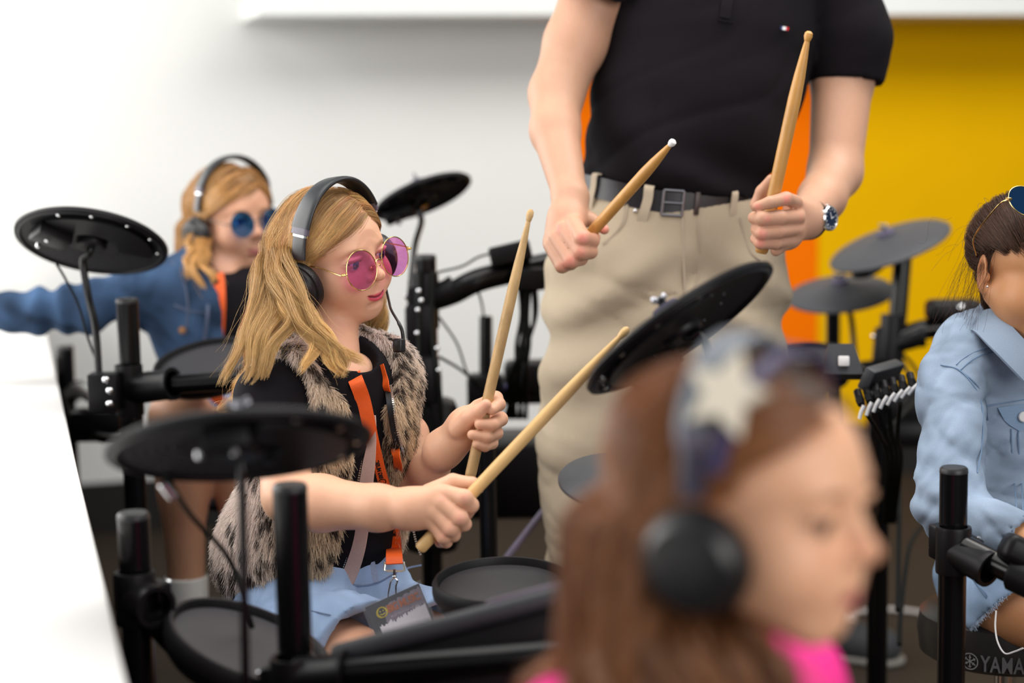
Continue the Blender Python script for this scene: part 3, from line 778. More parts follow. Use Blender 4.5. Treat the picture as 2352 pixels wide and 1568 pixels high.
def head_mesh(h, hres, skin, lip, smile=0.5, nose=1.0, cheek=1.0, brow=(0.30, 0.17, 0.08), freckle=0.0, adult=0, lid=1.0, lash=1.0, neck=None, blush=0.5):
    v = Vol((-0.115, -0.092, -0.175), (0.118, 0.092, 0.125), hres)
    # skull and face masses
    v.ell((-0.010, 0, 0.030), (0.088, 0.0715, 0.078), k=0)
    v.ell((0.022, 0, 0.028), (0.064, 0.060, 0.052), k=0.02)
    v.ell((0.026, 0, -0.036), (0.058, 0.058, 0.062), k=0.02)
    for s in (1, -1):
        v.ell((0.043, s * 0.037 * cheek, -0.038), (0.033, 0.029, 0.034), k=0.02)
        v.cap((-0.002, s * 0.054, -0.036), (0.050, s * 0.018, -0.084), 0.019, 0.016, k=0.022)
        v.ell((0.066, s * 0.021, 0.019), (0.017, 0.021, 0.010), k=0.014)
    v.ell((0.054, 0, -0.092), (0.0175, 0.022, 0.0145), k=0.018)
    v.ell((0.066, 0, -0.060), (0.0165, 0.027, 0.021), k=0.016)
    # eye sockets
    for s in (1, -1):
        v.ell((0.091, s * 0.031, 0.000), (0.016, 0.0185, 0.0125), k=0.012, op='sub')
        v.ell((0.064, s * 0.031, -0.001), (0.0165, 0.0165, 0.0135), k=0.004)
        v.ell((0.076, s * 0.0305, 0.0065), (0.0075, 0.0160, 0.0042), k=0.005)
        # eye opening
        v.ell((0.083, s * 0.0310, -0.0005), (0.013, 0.0125, 0.0048 * lid), k=0.0015, op='sub')
    # nose
    v.cap((0.078, 0, 0.010), (0.0935, 0, -0.024), 0.0065, 0.0080 * nose, k=0.012)
    v.ell((0.0970, 0, -0.0285), (0.0098 * nose, 0.0098 * nose, 0.0088), k=0.007)
    for s in (1, -1):
        v.ell((0.0855, s * 0.0105 * nose, -0.0315), (0.0078, 0.0062 * nose, 0.0066), k=0.005)
        v.ell((0.0885, s * 0.0058 * nose, -0.0395), (0.0045, 0.0030, 0.0032), k=0.003, op='sub')
    # mouth
    cz = -0.061 + 0.0085 * smile; cw = 0.0215 + 0.0060 * smile
    def lips(z0, bulge, n=9):
        t = np.linspace(-1, 1, n)
        return [(0.0705 + bulge - (0.0215 + 0.002 * smile) * a * a * 0.56, a * cw, z0 + (cz - z0) * a * a) for a in t]
    up_ = lips(-0.0630, 0.0110); lo_ = lips(-0.0686, 0.0100); mid = lips(-0.0658, 0.0150)
    v.chain(up_, [0.0016, .0026, .0034, .0039, .0037, .0039, .0034, .0026, .0016], k=0.0035)
    v.chain(lo_, [0.0016, .0030, .0042, .0049, .0051, .0049, .0042, .0030, .0016], k=0.0035)
    v.chain(mid, [0.0012] * 9, k=0.0022, op='sub')
    for s in (1, -1): v.ell((0.0660, s * (cw + 0.0035), cz), (0.006, 0.0024, 0.0040), k=0.005, op='sub')
    v.ell((0.0855, 0, -0.0505), (0.0030, 0.0035, 0.007), k=0.004, op='sub')
    v.ell((0.0775, 0, -0.0780), (0.005, 0.016, 0.0040), k=0.006, op='sub')
    # ears
    for s in (1, -1):
        ax = np.array([[0.94, s * 0.30, 0.0], [-s * 0.30, 0.94, 0], [0.0, 0, 1]])
        v.ell((-0.012, s * 0.0745, -0.006), (0.0175, 0.0058, 0.0290), ax, k=0.006)
        v.ell((-0.007, s * 0.0800, -0.004), (0.0100, 0.0050, 0.0175), ax, k=0.004, op='sub')
        v.ell((-0.003, s * 0.0735, -0.030), (0.0075, 0.0050, 0.0085), ax, k=0.005)
        v.ell((0.002, s * 0.0745, -0.010), (0.0045, 0.0045, 0.0070), ax, k=0.004)
    # neck
    nk = np.asarray(neck if neck is not None else (-0.035, 0, -0.165), float)
    nr = 0.039 if not adult else 0.054
    v.cap((-0.018, 0, -0.045), nk, nr, nr * 1.06, k=0.018)
    V, Q = v.mesh(2)
    # skin colouring: lips darker where they meet, cheeks, freckles, brows
    c = np.tile(np.array(skin, float), (len(V), 1))
    nzv = wob(V[:, 0], V[:, 1], V[:, 2], 90, 3, 0.10)
    c *= (1 + 0.35 * nzv)[:, None]
    for s in (1, -1):
        w = np.exp(-(((V - (0.068, s * 0.036, -0.030)) / (0.020, 0.018, 0.018)) ** 2).sum(1)) * blush
        c = c * (1 - w[:, None] * np.array([0.0, 0.22, 0.22]))
        # brows
        t = np.clip((V[:, 1] * s - 0.014) / 0.032, -0.2, 1.2)
        bz = 0.0165 + 0.006 * np.sin(np.clip(t, 0, 1) * 2.4) - 0.003 * t
        w = np.exp(-((V[:, 2] - bz) / 0.0030) ** 2) * np.clip(1.2 - 2.2 * np.abs(t - 0.5), 0, 1) * (V[:, 0] > 0.045) * 0.8
        c = c * (1 - w[:, None]) + np.array(brow) * w[:, None]
        # lash line round the opening
        e = np.sqrt(((V[:, 1] - s * 0.031) / 0.0135) ** 2 + ((V[:, 2] - 0.0003) / (0.0058 * lid)) ** 2)
        w = np.exp(-((e - 1.0) / (0.16 * lash)) ** 2) * (V[:, 0] > 0.06) * np.where(V[:, 2] > -0.001, 0.85, 0.35)
        c = c * (1 - w[:, None]) + np.array((0.05, 0.025, 0.015)) * w[:, None]
        w = np.exp(-(((V - (-0.010, s * 0.078, -0.005)) / (0.016, 0.012, 0.026)) ** 2).sum(1)) * 0.6
        c = c * (1 - w[:, None] * np.array([0.05, 0.30, 0.30]))
    w = np.exp(-(((V - (0.097, 0, -0.029)) / (0.014, 0.016, 0.012)) ** 2).sum(1)) * 0.35
    c = c * (1 - w[:, None] * np.array([0.0, 0.25, 0.28]))
    if freckle:
        r = np.random.default_rng(5)
        for _ in range(70):
            p = np.array([0.08, r.normal() * 0.028, -0.022 + r.normal() * 0.012])
            e = np.exp(-(((V[:, 1] - p[1]) ** 2 + (V[:, 2] - p[2]) ** 2) / 0.0009 ** 2)) * (V[:, 0] > 0.05) * freckle
            c = c * (1 - e[:, None] * np.array([0.35, 0.5, 0.6]))
    def near(path, r):
        d = np.full(len(V), 9.0)
        for a, b in zip(path[:-1], path[1:]):
            a = np.array(a); b = np.array(b); ab = b - a
            t = np.clip(((V - a) @ ab) / (ab @ ab), 0, 1)
            d = np.minimum(d, np.linalg.norm((V - a - t[:, None] * ab) * (0.8, 1, 1), axis=1))
        return np.clip((r - d) / 0.0012 + 0.5, 0, 1)
    w = np.maximum(near(up_, 0.0046), near(lo_, 0.0056)) * np.clip((cw + 0.0025 - np.abs(V[:, 1])) / 0.002, 0, 1)
    c = c * (1 - w[:, None]) + np.array(lip) * w[:, None]
    w = near(mid, 0.0018) * np.clip((cw + 0.004 - np.abs(V[:, 1])) / 0.002, 0, 1) * 0.8
    c = c * (1 - w[:, None]) + np.array(lip) * 0.25 * w[:, None]
    return h.w(V), Q, c

def eyes(h, parent, iris, mi, look=(0.9, 0, -0.05), big=1.0):
    for s in (1, -1):
        c = h.w((0.0640, s * 0.031, -0.001)); r = 0.0158 * h.k
        e = mk('eye', sph(c, r, 28, 18), mi['white'], parent)
        ax = unit(np.asarray(h.d(look)))
        mk('iris', lathe([(0, 0.0013), (0.0030 * big, .0012), (0.0062 * big, 0.0003 - .0012 * (big - 1)), (0.0068 * big, -0.0010 - .003 * (big - 1))], c + ax * math.sqrt(r * r - (0.0066 * h.k) ** 2) * 1.0, ax, 24), iris, e)
        mk('pupil', lathe([(0, 0.0017), (0.0026 * big, 0.0015), (0.0034 * big, 0.0006)], c + ax * math.sqrt(r * r - (0.0066 * h.k) ** 2), ax, 20), mi['pupil'], e)

MI = {'white': mat('eye_white', (0.75, 0.72, 0.70), 0.15, noise=.03), 'pupil': mat('pupil', (0.004, 0.003, 0.003), 0.08, noise=.05)}
IRIS_BLUE = mat('blue_grey_iris', (0.08, 0.13, 0.18), 0.12, noise=.4, nscale=900)
IRIS_BROWN = mat('brown_iris', (0.035, 0.016, 0.008), 0.12, noise=.4, nscale=900)
SKIN = mat('skin', (1, 1, 1), 0.46, spec=0.35, attr='Col', sss=0.18, noise=0.05, nscale=160, bump=0.10, bscale=800)

def flat_col(V, c, seed=1, amp=0.10):
    n = wob(V[:, 0], V[:, 1], V[:, 2], 40, seed, amp)
    return np.array(c) * (1 + n)[:, None] * np.stack([np.ones(len(V)), 1 - n * .5, 1 - n * .5], 1)

def merge_q(*ms):
    V = []; Q = []; C = []; o = 0
    for v, q, c in ms: V.append(v); Q.append(q + o); C.append(c); o += len(v)
    return np.vstack(V), np.vstack(Q), np.vstack(C)

def hand_vol(fingers, palm, hres, k=0.004, kp=0.010):
    """fingers: lists of (px,py,d,r_px); palm: capsules ((px,py,d,r),(px,py,d,r)); returns one closed mesh"""
    conv = lambda t: (W(t[0], t[1], t[2]), t[3] / FPX * t[2])
    allp = [conv(t) for f in fingers for t in f] + [conv(t) for c in palm for t in c]
    lo, hi = bounds([p for p, r in allp], max(r for p, r in allp) + 0.012)
    v = Vol(lo, hi, hres)
    for a, b in palm:
        (p, r), (q, s) = conv(a), conv(b); v.cap(p, q, r, s, kp)
    base = v.F.copy()
    for f in fingers:
        t = Vol(lo, hi, hres)
        pts = [conv(q) for q in f]
        t.chain([p for p, _ in pts], [r for _, r in pts], 0.003)
        # fingers join the palm softly but stay apart from each other
        d = t.F; kk = k
        A = base
        tt = np.clip(0.5 + 0.5 * (A - d) / (kk * 1.6), 0, 1)
        d = A * (1 - tt) + d * tt - kk * 1.6 * tt * (1 - tt)
        v.F = np.minimum(v.F, d).astype(f32)
    return v

def skin_hand(v, skin, pink, knuckles=(), nails=()):
    V, Q = v.mesh(1)
    c = flat_col(V, skin, 2)
    for (px, py, d, r) in knuckles:
        p = W(px, py, d); rr = r / FPX * d
        w = np.exp(-((V - p) ** 2).sum(1) / rr ** 2) * 0.75
        c = c * (1 - w[:, None]) + np.array(pink) * w[:, None]
    return V, Q, c

# ---------------------------------------------------------------- hair
def add_curves(name, pts, rad, material, parent, cols=None, kind=None):
    """pts: (n, m, 3) strands"""
    n, m, _ = pts.shape
    hc = bpy.data.hair_curves.new(name)
    hc.add_curves([m] * n)
    hc.attributes['position'].data.foreach_set('vector', pts.astype(f32).ravel())
    ra = hc.attributes.get('radius') or hc.attributes.new('radius', 'FLOAT', 'POINT')
    r = np.broadcast_to(rad, (n, m)) if np.ndim(rad) else np.full((n, m), rad)
    ra.data.foreach_set('value', np.ascontiguousarray(r, dtype=f32).ravel())
    if cols is not None:
        ca = hc.attributes.new('Col', 'FLOAT_COLOR', 'CURVE')
        cc = np.ones((n, 4), f32); cc[:, :3] = cols
        ca.data.foreach_set('color', cc.ravel())
    hc.materials.append(material)
    o = bpy.data.objects.new(name, hc); COL.objects.link(o)
    if parent is not None:
        o.parent = parent; o.matrix_parent_inverse = root_inv(parent)
    if kind: o['kind'] = kind
    return o

def hair_mat(name, root, tip, rough=0.38, var=0.25, use_attr=False, spec=0.5):
    m = bpy.data.materials.new(name); m.use_nodes = True
    nt = m.node_tree; N = nt.nodes; L = nt.links
    b = N['Principled BSDF']; b.inputs['Roughness'].default_value = rough; b.inputs['Specular IOR Level'].default_value = spec
    hi = N.new('ShaderNodeHairInfo')
    mx = N.new('ShaderNodeMix'); mx.data_type = 'RGBA'
    if use_attr:
        a = N.new('ShaderNodeAttribute'); a.attribute_name = 'Col'
        dk = N.new('ShaderNodeMix'); dk.data_type = 'RGBA'; dk.blend_type = 'MULTIPLY'; dk.inputs[0].default_value = 1
        L.new(a.outputs['Color'], dk.inputs[6]); dk.inputs[7].default_value = (*root, 1)
        L.new(dk.outputs[2], mx.inputs[6]); L.new(a.outputs['Color'], mx.inputs[7])
    else:
        mx.inputs[6].default_value = (*root, 1); mx.inputs[7].default_value = (*tip, 1)
    L.new(hi.outputs['Intercept'], mx.inputs[0])
    rp = N.new('ShaderNodeMapRange'); rp.inputs[3].default_value = 1 - var; rp.inputs[4].default_value = 1 + var
    L.new(hi.outputs['Random'], rp.inputs[0])
    m2 = N.new('ShaderNodeMix'); m2.data_type = 'RGBA'; m2.blend_type = 'MULTIPLY'; m2.inputs[0].default_value = 1
    L.new(mx.outputs[2], m2.inputs[6]); L.new(rp.outputs[0], m2.inputs[7])
    L.new(m2.outputs[2], b.inputs['Base Color'])
    return m

SK_C = np.array([-0.010, 0, 0.030]); SK_R = np.array([0.091, 0.0745, 0.081])
def scalp_roots(n, rng, part=0.02, temple=0.0):
    out = []
    while len(out) < n:
        v = rng.normal(size=3); v /= np.linalg.norm(v)
        p = SK_C + SK_R * v
        x, y, z = p
        if x > 0.030 and z < 0.076 - temple * min(1, abs(y) / 0.05): continue
        if -0.018 < x <= 0.030 and z < 0.030: continue
        if z < -0.045: continue
        out.append(p)
    return np.array(out)

def grow(h, roots, length, rng, comb, steps=34, grav=0.25, wave=0.006, wfreq=55, colliders=(), tuck=0.0, stiff=0.72, back=-0.012, lift=0.004, tuck_k=0.35, flare=0.0, fwd=None):
    """march guide hairs over the skull and down; world-space gravity; colliders: (centre, radius vec) spheres in world"""
    n = len(roots)
    g = h.R.T @ np.array([0, 0, -1.0])
    p = roots.copy(); path = [p.copy()]
    L = np.broadcast_to(length, (n,)).astype(float) / h.k
    st = L / steps
    d = comb(p)
    ph = rng.uniform(0, 6.28, n); amp = rng.uniform(.5, 1.3, n)
    for i in range(steps):
        q = (p - SK_C) / SK_R; rr = np.linalg.norm(q, axis=1)
        on = np.clip((1.30 - rr) / 0.22, 0, 1)[:, None] * np.clip((p[:, 2:3] + 0.02) / 0.02, 0, 1)
        want = comb(p) * on + g * (1 - on) + g * grav
        d = stiff * d + (1 - stiff) * want; d /= np.linalg.norm(d, axis=1)[:, None]
        p = p + d * st[:, None]
        # skull
        q = (p - SK_C) / (SK_R + lift); rr = np.linalg.norm(q, axis=1)
        ins = rr < 1
        p[ins] = SK_C + (p[ins] - SK_C) / rr[ins][:, None]
        low = np.clip((-0.02 - p[:, 2]) / 0.05, 0, 1)
        rad = p * np.array([1, 1, 0.0]); rad /= np.linalg.norm(rad, axis=1)[:, None] + 1e-6
        p = p + rad * (flare * low * st)[:, None]
        if fwd is not None: p[:, 0] += fwd * np.clip((-0.075 - p[:, 2]) / 0.04, 0, 1) * st
        # tucked back behind the cheeks
        lim = back + np.clip((p[:, 2] - 0.020) / 0.03, 0, 1) * 0.10 + np.clip((-0.060 - p[:, 2]) / 0.04, 0, 1) * 0.12
        over = np.maximum(p[:, 0] - lim, 0) * tuck_k
        p[:, 0] -= over
        # face, neck and body colliders, in head units
        for c, r in colliders:
            q = (p - c) / r; rr = np.linalg.norm(q, axis=1) + 1e-9; ins = rr < 1
            p[ins] = c + (p[ins] - c) / rr[ins][:, None]
        path.append(p.copy())
    P = np.stack(path, 1)
    for _ in range(5): P[:, 1:-1] = P[:, 1:-1] * .5 + (P[:, :-2] + P[:, 2:]) * .25
    # waves grow towards the tips
    s = np.linspace(0, 1, steps + 1)[None, :] * L[:, None]
    T = np.gradient(P, axis=1); T /= np.linalg.norm(T, axis=2)[:, :, None] + 1e-9
    side = np.cross(T, P - SK_C); side /= np.linalg.norm(side, axis=2)[:, :, None] + 1e-9
    ramp = np.clip((s - 0.06) / 0.14, 0, 1)
    P = P + side * (wave * amp[:, None] * ramp * np.sin(wfreq * s + ph[:, None]))[:, :, None]
    nrm = np.cross(side, T)
    P = P + nrm * (0.5 * wave * amp[:, None] * ramp * np.sin(wfreq * s + ph[:, None] + 1.5))[:, :, None]
    return P

def strands_from(guides, per, spread, rng, taper=0.35, jitter=0.0012, fly=0.02, fit=None):
    n, m, _ = guides.shape
    off = rng.normal(size=(n, per, 1, 3)) * spread
    s = np.linspace(0, 1, m)[None, None, :, None]
    shape = (0.55 + 0.45 * np.clip(s / .3, 0, 1)) * (1 - (1 - taper) * s)
    P = guides[:, None] + off * shape
    k = rng.normal(size=(n, per, 1, 3)) * jitter
    P = P + k * np.sin(s * rng.uniform(4, 12, size=(n, per, 1, 1)) + rng.uniform(0, 6, size=(n, per, 1, 1)))
    fl = (rng.random((n, per, 1, 1)) < fly) * rng.normal(size=(n, per, 1, 3)) * 0.016
    P = P + fl * s ** 1.5
    cut = 1 - 0.18 * rng.random((n, per, 1, 1))
    P = P.reshape(n * per, m, 3)
    if fit:
        q = (P - SK_C) / SK_R; rr = np.linalg.norm(q, axis=2)
        lim = fit + np.clip((0.0 - P[:, :, 2]) / 0.06, 0, 1) * 3 + 0.22 * np.clip((-0.02 - P[:, :, 0]) / 0.04, 0, 1)
        lim = lim - 0.02 * rng.random((len(P), 1))
        f = np.where(rr > lim, lim / rr, 1.0)
        P = SK_C + (P - SK_C) * f[:, :, None]
    # vary strand length by resampling
    t = np.linspace(0, 1, m)[None, :] * cut.reshape(-1, 1) * (m - 1)
    i = np.minimum(t.astype(int), m - 2); f = (t - i)[..., None]
    a = np.take_along_axis(P, i[..., None].repeat(3, 2), 1); b = np.take_along_axis(P, (i + 1)[..., None].repeat(3, 2), 1)
    return a * (1 - f) + b * f

def cap_mesh(h, hres, extra=0.0, temple=0.03):
    """under-hair mass on the skull so that no scalp shows between strands"""
    v = Vol((-0.12, -0.10, -0.07), (0.11, 0.10, 0.13), hres)
    v.ell(SK_C, SK_R + 0.0005 + extra, k=0)
    sl, X, Y, Z = v.reg(v.lo, v.lo + v.h * v.n)
    fz = 0.081 - temple * np.minimum(1, np.abs(Y) / 0.05)
    t_ = np.clip((X + 0.030) / 0.05, 0, 1); t_ = t_ * t_ * (3 - 2 * t_)
    face = np.maximum(X - 0.030, -.05) * 0 + ((-0.045) * (1 - t_) + fz * t_ - Z)
    side = face
    low = -0.045 - Z
    v.F = np.maximum(v.F, np.maximum(np.maximum(face, side), low)).astype(f32)
    V, Q = v.mesh(2)
    return h.w(V), Q

# ---------------------------------------------------------------- worn things
def headphones(name, label, h, mats, arc_r=(0.083, 0.112), tilt=-0.10, band_w=0.034, cup_r=0.032, mic=None, group=None, cup_y=0.088, cz=-0.012, thick=0.008, cx=-0.008, side=(1, -1), strip_m=None):
    root = thing(name, label, 'headphones', h.w((0, 0, 0.115)), group)
    n = 40
    def band(t0, t1, w, th, lift=0.0, nn=n):
        P = []
        for a in np.linspace(t0, t1, nn):
            ry, rz = arc_r[0] + lift, arc_r[1] + lift
            z = cz + rz * math.cos(a) if abs(a) < math.pi / 2 else cz
            y = ry * math.sin(a) * 1.0
            zz = cz + 0.015 + (rz - 0.015) * max(0, math.cos(a)) ** 0.85
            P.append((cx + tilt * (zz - cz), y, zz))
        P = h.w(np.array(P))
        # rounded flat section
        m = len(P); T = np.gradient(P, axis=0); T /= np.linalg.norm(T, axis=1)[:, None]
        X = np.tile(h.d((1, 0, tilt)), (m, 1)); X = X - T * (X * T).sum(1)[:, None]; X /= np.linalg.norm(X, axis=1)[:, None]
        Nn = np.cross(T, X)
        k = 16; ang = np.linspace(0, 2 * np.pi, k, endpoint=False)
        cxs = np.sign(np.cos(ang)) * np.abs(np.cos(ang)) ** 0.5 * w / 2 * h.k; cys = np.sign(np.sin(ang)) * np.abs(np.sin(ang)) ** 0.8 * th / 2 * h.k
        V = (P[:, None] + X[:, None] * cxs[None, :, None] + Nn[:, None] * cys[None, :, None]).reshape(-1, 3)
        Fc = [(i * k + j, i * k + (j + 1) % k, (i + 1) * k + (j + 1) % k, (i + 1) * k + j) for i in range(m - 1) for j in range(k)]
        Fc += [tuple(reversed(range(k))), tuple(range((m - 1) * k, m * k))]
        return V, Fc
    mk('headband', band(-1.02, 1.02, band_w, thick * 1.25, 0.002), mats['band'], root)
    for s in side:
        mk('slider', band(s * 1.0, s * 1.40, band_w * 0.72, thick * 0.8, 0.0, 12), mats['slider'], root)
        mk('slider_joint', band(s * 0.98, s * 1.10, band_w * 0.94, thick * 1.35, 0.001, 6), mats['joint'], root)
        mk('chrome_strip', band(s * 1.105, s * 1.135, band_w * 0.80, thick * 1.15, 0.0, 4), strip_m or M['chrome'], root)
        a = h.d((0.10, s, -0.10)); c = h.w((cx, s * cup_y, cz - 0.004))
        R = cup_r * h.k
        yoke = mk('ear_cup', lathe([(0, 0.016 * h.k), (R * 0.45, 0.0165 * h.k), (R * 0.80, 0.014 * h.k), (R * 0.93, 0.008 * h.k), (R * 0.93, 0.0), (R * .8, -.002)], c, a, 40), mats['cup'], root)
        mk('ear_cushion', lathe([(R * 0.5, -0.018 * h.k), (R * 0.80, -0.019 * h.k), (R, -0.013 * h.k), (R * 1.03, -0.006 * h.k), (R, 0.000), (R * 0.86, 0.003 * h.k), (R * .5, 0)], c, a, 40), mats['cushion'], yoke)
        mk('cup_ring', torus(c + a * 0.0135 * h.k, a, R * 0.62, 0.0012, 32, 6), mats['joint'], yoke)
        # fork down to the cup
        P = h.w(np.array([(cx + tilt * .02, s * (arc_r[0] + 0.001), cz + 0.034), (cx, s * (cup_y + 0.006), cz + 0.024), (cx, s * (cup_y + 0.013), cz + 0.008)]))
        mk('yoke', tube(catmull(P, 6), 0.0055 * h.k, 10), mats['slider'], root)
    return root

def glasses(name, label, h, lens_m, rim_m, lens_r=0.0265, x=0.098, sep=0.0315, z=-0.004, pitch=0.0, wrap=0.06, group=None, temples=True, T=None, wire=0.0008):
    root = thing(name, label, 'glasses', h.w((x, 0, z)), group)
    Wt = (lambda p: h.w(p)) if T is None else (lambda p: h.w(np.asarray(p) @ T[0].T + T[1]))
    Dt = (lambda v: h.d(v)) if T is None else (lambda v: h.d(np.asarray(v) @ T[0].T))
    k = h.k
    for s in (1, -1):
        c = Wt((x, s * sep, z)); n = Dt((1, s * wrap, 0.10))
        rim = mk('rim', torus(c, n, lens_r * k, wire, 64, 8), rim_m, root)
        mk('lens', lathe([(0, 0.0006), (lens_r * k, 0.0), (lens_r * k, -0.0010), (0, -0.0004)], c, n, 64), lens_m, rim)
        if temples:
            mk('temple', tube(catmull(np.array([Wt((x - 0.001, s * (sep + lens_r), z + 0.002)), Wt((x - 0.006, s * (sep + lens_r + 0.010), z + 0.003)), Wt((0.03, s * 0.0765, z + 0.012)), Wt((-0.03, s * 0.080, z + 0.012)), Wt((-0.05, s * 0.078, z - 0.004))]), 6), 0.0009, 7), rim_m, root)
            mk('hinge', rbox(Wt((x - 0.003, s * (sep + lens_r + 0.006), z + 0.003)), (0.0022, 0.0024, 0.0014), h.axes(), 0.0004, 1), rim_m, root)
            mk('nose_pad', join(sph(Wt((x - 0.009, s * 0.0095, z - 0.006)), 0.0024, 10, 6), tube([Wt((x - 0.001, s * 0.0085, z - 0.002)), Wt((x - 0.006, s * 0.008, z - 0.003)), Wt((x - 0.009, s * 0.0095, z - 0.006))], 0.0005, 5)), rim_m, root)
    b = [Wt((x, s * (sep - lens_r) * 1.05, z + 0.003)) for s in (1, -1)]
    mk('bridge', tube(catmull(np.array([b[0], Wt((x + 0.001, 0.003, z + 0.0065)), Wt((x + 0.001, -0.003, z + 0.0065)), b[1]]), 5), 0.0010, 8), rim_m, root)
    return root

def drumstick(name, label, butt, tip, r, m, tip_m=None, group=None, L=None):
    a = np.asarray(butt, float); b = np.asarray(tip, float); ax = unit(b - a); Ln = np.linalg.norm(b - a)
    root = thing(name, label, 'drumstick', a, group)
    pr = [(0, 0), (r * .75, .0004), (r * .96, .003), (r, .008), (r, Ln * 0.70), (r * 0.86, Ln * 0.80), (r * 0.62, Ln * 0.89), (r * 0.44, Ln * 0.945), (r * 0.40, Ln * 0.955)]
    mk('shaft', lathe(pr, a, ax, 24), m, root)
    t0 = Ln * 0.952; tl = Ln - t0
    mk('tip', lathe([(r * .38, t0), (r * .50, t0 + tl * .15), (r * .66, t0 + tl * .5), (r * .60, t0 + tl * .8), (r * .30, t0 + tl * .98), (0, Ln)], a, ax, 20), tip_m or m, root)
    return root

# ================================================================ the girl with the pink glasses
class Torso:
    def __init__(s, o, yaw, lean=0.0, side=0.0, k=1.0):
        f = np.array([math.cos(math.radians(yaw)), math.sin(math.radians(yaw)), 0]); l = np.array([-f[1], f[0], 0]); u = np.array([0, 0, 1.0])
        s.u = unit(u + lean * f + side * l); s.f = unit(f - s.u * (f @ s.u)); s.l = np.cross(s.u, s.f); s.o = np.asarray(o, float); s.k = k
    def w(s, p):
        p = np.asarray(p, float) * s.k
        return s.o + p[..., 0, None] * s.f + p[..., 1, None] * s.l + p[..., 2, None] * s.u
    def axes(s): return np.stack([s.f, s.l, s.u])
    def loc(s, X, Y, Z):
        a = [(X - s.o[0]) * e[0] + (Y - s.o[1]) * e[1] + (Z - s.o[2]) * e[2] for e in (s.f, s.l, s.u)]
        return [q / s.k for q in a]

PALE = (0.74, 0.415, 0.27)
hm = Head(W(769, 586, 2.60), -40.0, 1.0, 12.0, 0.855)
tm = Torso(W(757, 1074, 2.60), -46, 0.20)
girl = thing('person', 'girl with long blond hair, fur vest and denim shorts drumming in the middle', 'person', (*W(780, 1400, 2.6)[:2], 0))

def torso_prims(v, t, g=0.0, k=0.03, belly=True, sh=0.103, neck=True):
    A = t.axes(); s = t.k
    v.ell(t.w((0.0, 0, 0.060)), np.array((0.080 + g, 0.113 + g, 0.130 + g)) * s, A, k=0)
    if belly: v.ell(t.w((0.010, 0, -0.080)), np.array((0.084 + g, 0.106 + g, 0.130 + g)) * s, A, k=k * s)
    v.cap(t.w((-0.012, sh, 0.118)), t.w((-0.012, -sh, 0.118)), (0.044 + g) * s, k=k * s)
    if neck: v.cap(t.w((-0.010, 0, 0.13)), t.w((-0.006, 0, 0.185)), (0.052 + g) * s, (0.046 + g) * s, k=k * s)

# arms with hands
SR = tm.w((-.015, -.106, .112)); ER = W(662, 1140, 2.44)
SL = tm.w((-.012, .106, .112)); EL = W(952, 1125, 2.61)
rh = hand_vol([
    [(1030, 1133, 2.345, 19), (1066, 1143, 2.335, 20), (1082, 1160, 2.345, 18), (1072, 1180, 2.365, 15)],
    [(1016, 1156, 2.340, 19), (1056, 1188, 2.333, 19.5), (1066, 1203, 2.345, 17), (1050, 1210, 2.370, 14)],
    [(1000, 1176, 2.342, 18), (1034, 1213, 2.337, 18.5), (1042, 1228, 2.350, 16), (1026, 1232, 2.372, 13)],
    [(988, 1192, 2.348, 16), (1018, 1232, 2.345, 16.5), (1025, 1244, 2.357, 14), (1010, 1246, 2.375, 12)],
    [(985, 1130, 2.375, 20), (1040, 1105, 2.385, 18), (1085, 1110, 2.378, 15), (1100, 1122, 2.372, 12)]],
    [((662, 1142, 2.44, 56), (735, 1155, 2.415, 62)), ((735, 1155, 2.415, 62), (870, 1166, 2.375, 50)), ((870, 1166, 2.375, 50), (945, 1166, 2.36, 39)),
     ((945, 1166, 2.36, 39), (1008, 1138, 2.352, 30)), ((945, 1168, 2.36, 38), (1000, 1165, 2.352, 29)), ((945, 1172, 2.36, 35), (985, 1186, 2.355, 24)),
     ((662, 1142, 2.44, 56), (645, 1000, 2.49, 66))], 0.0019, kp=0.016)
RHm = skin_hand(rh, PALE, (0.88, 0.40, 0.30), [(1016, 1141, 2.33, 9), (1066, 1143, 2.32, 14), (1058, 1190, 2.32, 14), (1034, 1213, 2.32, 13), (1018, 1232, 2.33, 12)])
lh = hand_vol([
    [(1098, 932, 2.490, 15), (1139, 914, 2.472, 16), (1146, 928, 2.452, 15), (1130, 941, 2.436, 12.5)],
    [(1108, 955, 2.495, 16), (1150, 962, 2.474, 16.5), (1130, 975, 2.440, 15.5), (1101, 974, 2.433, 12)],
    [(1102, 980, 2.495, 15.5), (1140, 994, 2.472, 15.5), (1118, 1003, 2.440, 14.5), (1084, 998, 2.433, 11.5)],
    [(1092, 1002, 2.490, 14), (1130, 1017, 2.466, 14), (1114, 1024, 2.444, 13), (1094, 1020, 2.436, 10.5)],
    [(1050, 985, 2.46, 22), (1078, 958, 2.446, 20), (1100, 944, 2.436, 16.5), (1116, 929, 2.432, 13)]],
    [((952, 1125, 2.61, 40), (987, 1077, 2.555, 38)), ((987, 1077, 2.555, 38), (1022, 1030, 2.505, 34)), ((1020, 1028, 2.505, 36), (1068, 972, 2.478, 31)),
     ((1014, 1034, 2.505, 32), (1066, 1006, 2.482, 24)), ((1070, 975, 2.482, 27), (1100, 938, 2.488, 15)), ((1070, 980, 2.482, 27), (1100, 975, 2.494, 16)), ((952, 1125, 2.61, 50), (935, 1000, 2.64, 52))], 0.0017, kp=0.022)
LHm = skin_hand(lh, PALE, (0.86, 0.36, 0.32), [(1114, 931, 2.42, 9), (1104, 974, 2.42, 8), (1087, 998, 2.42, 8), (1096, 1020, 2.42, 8)])
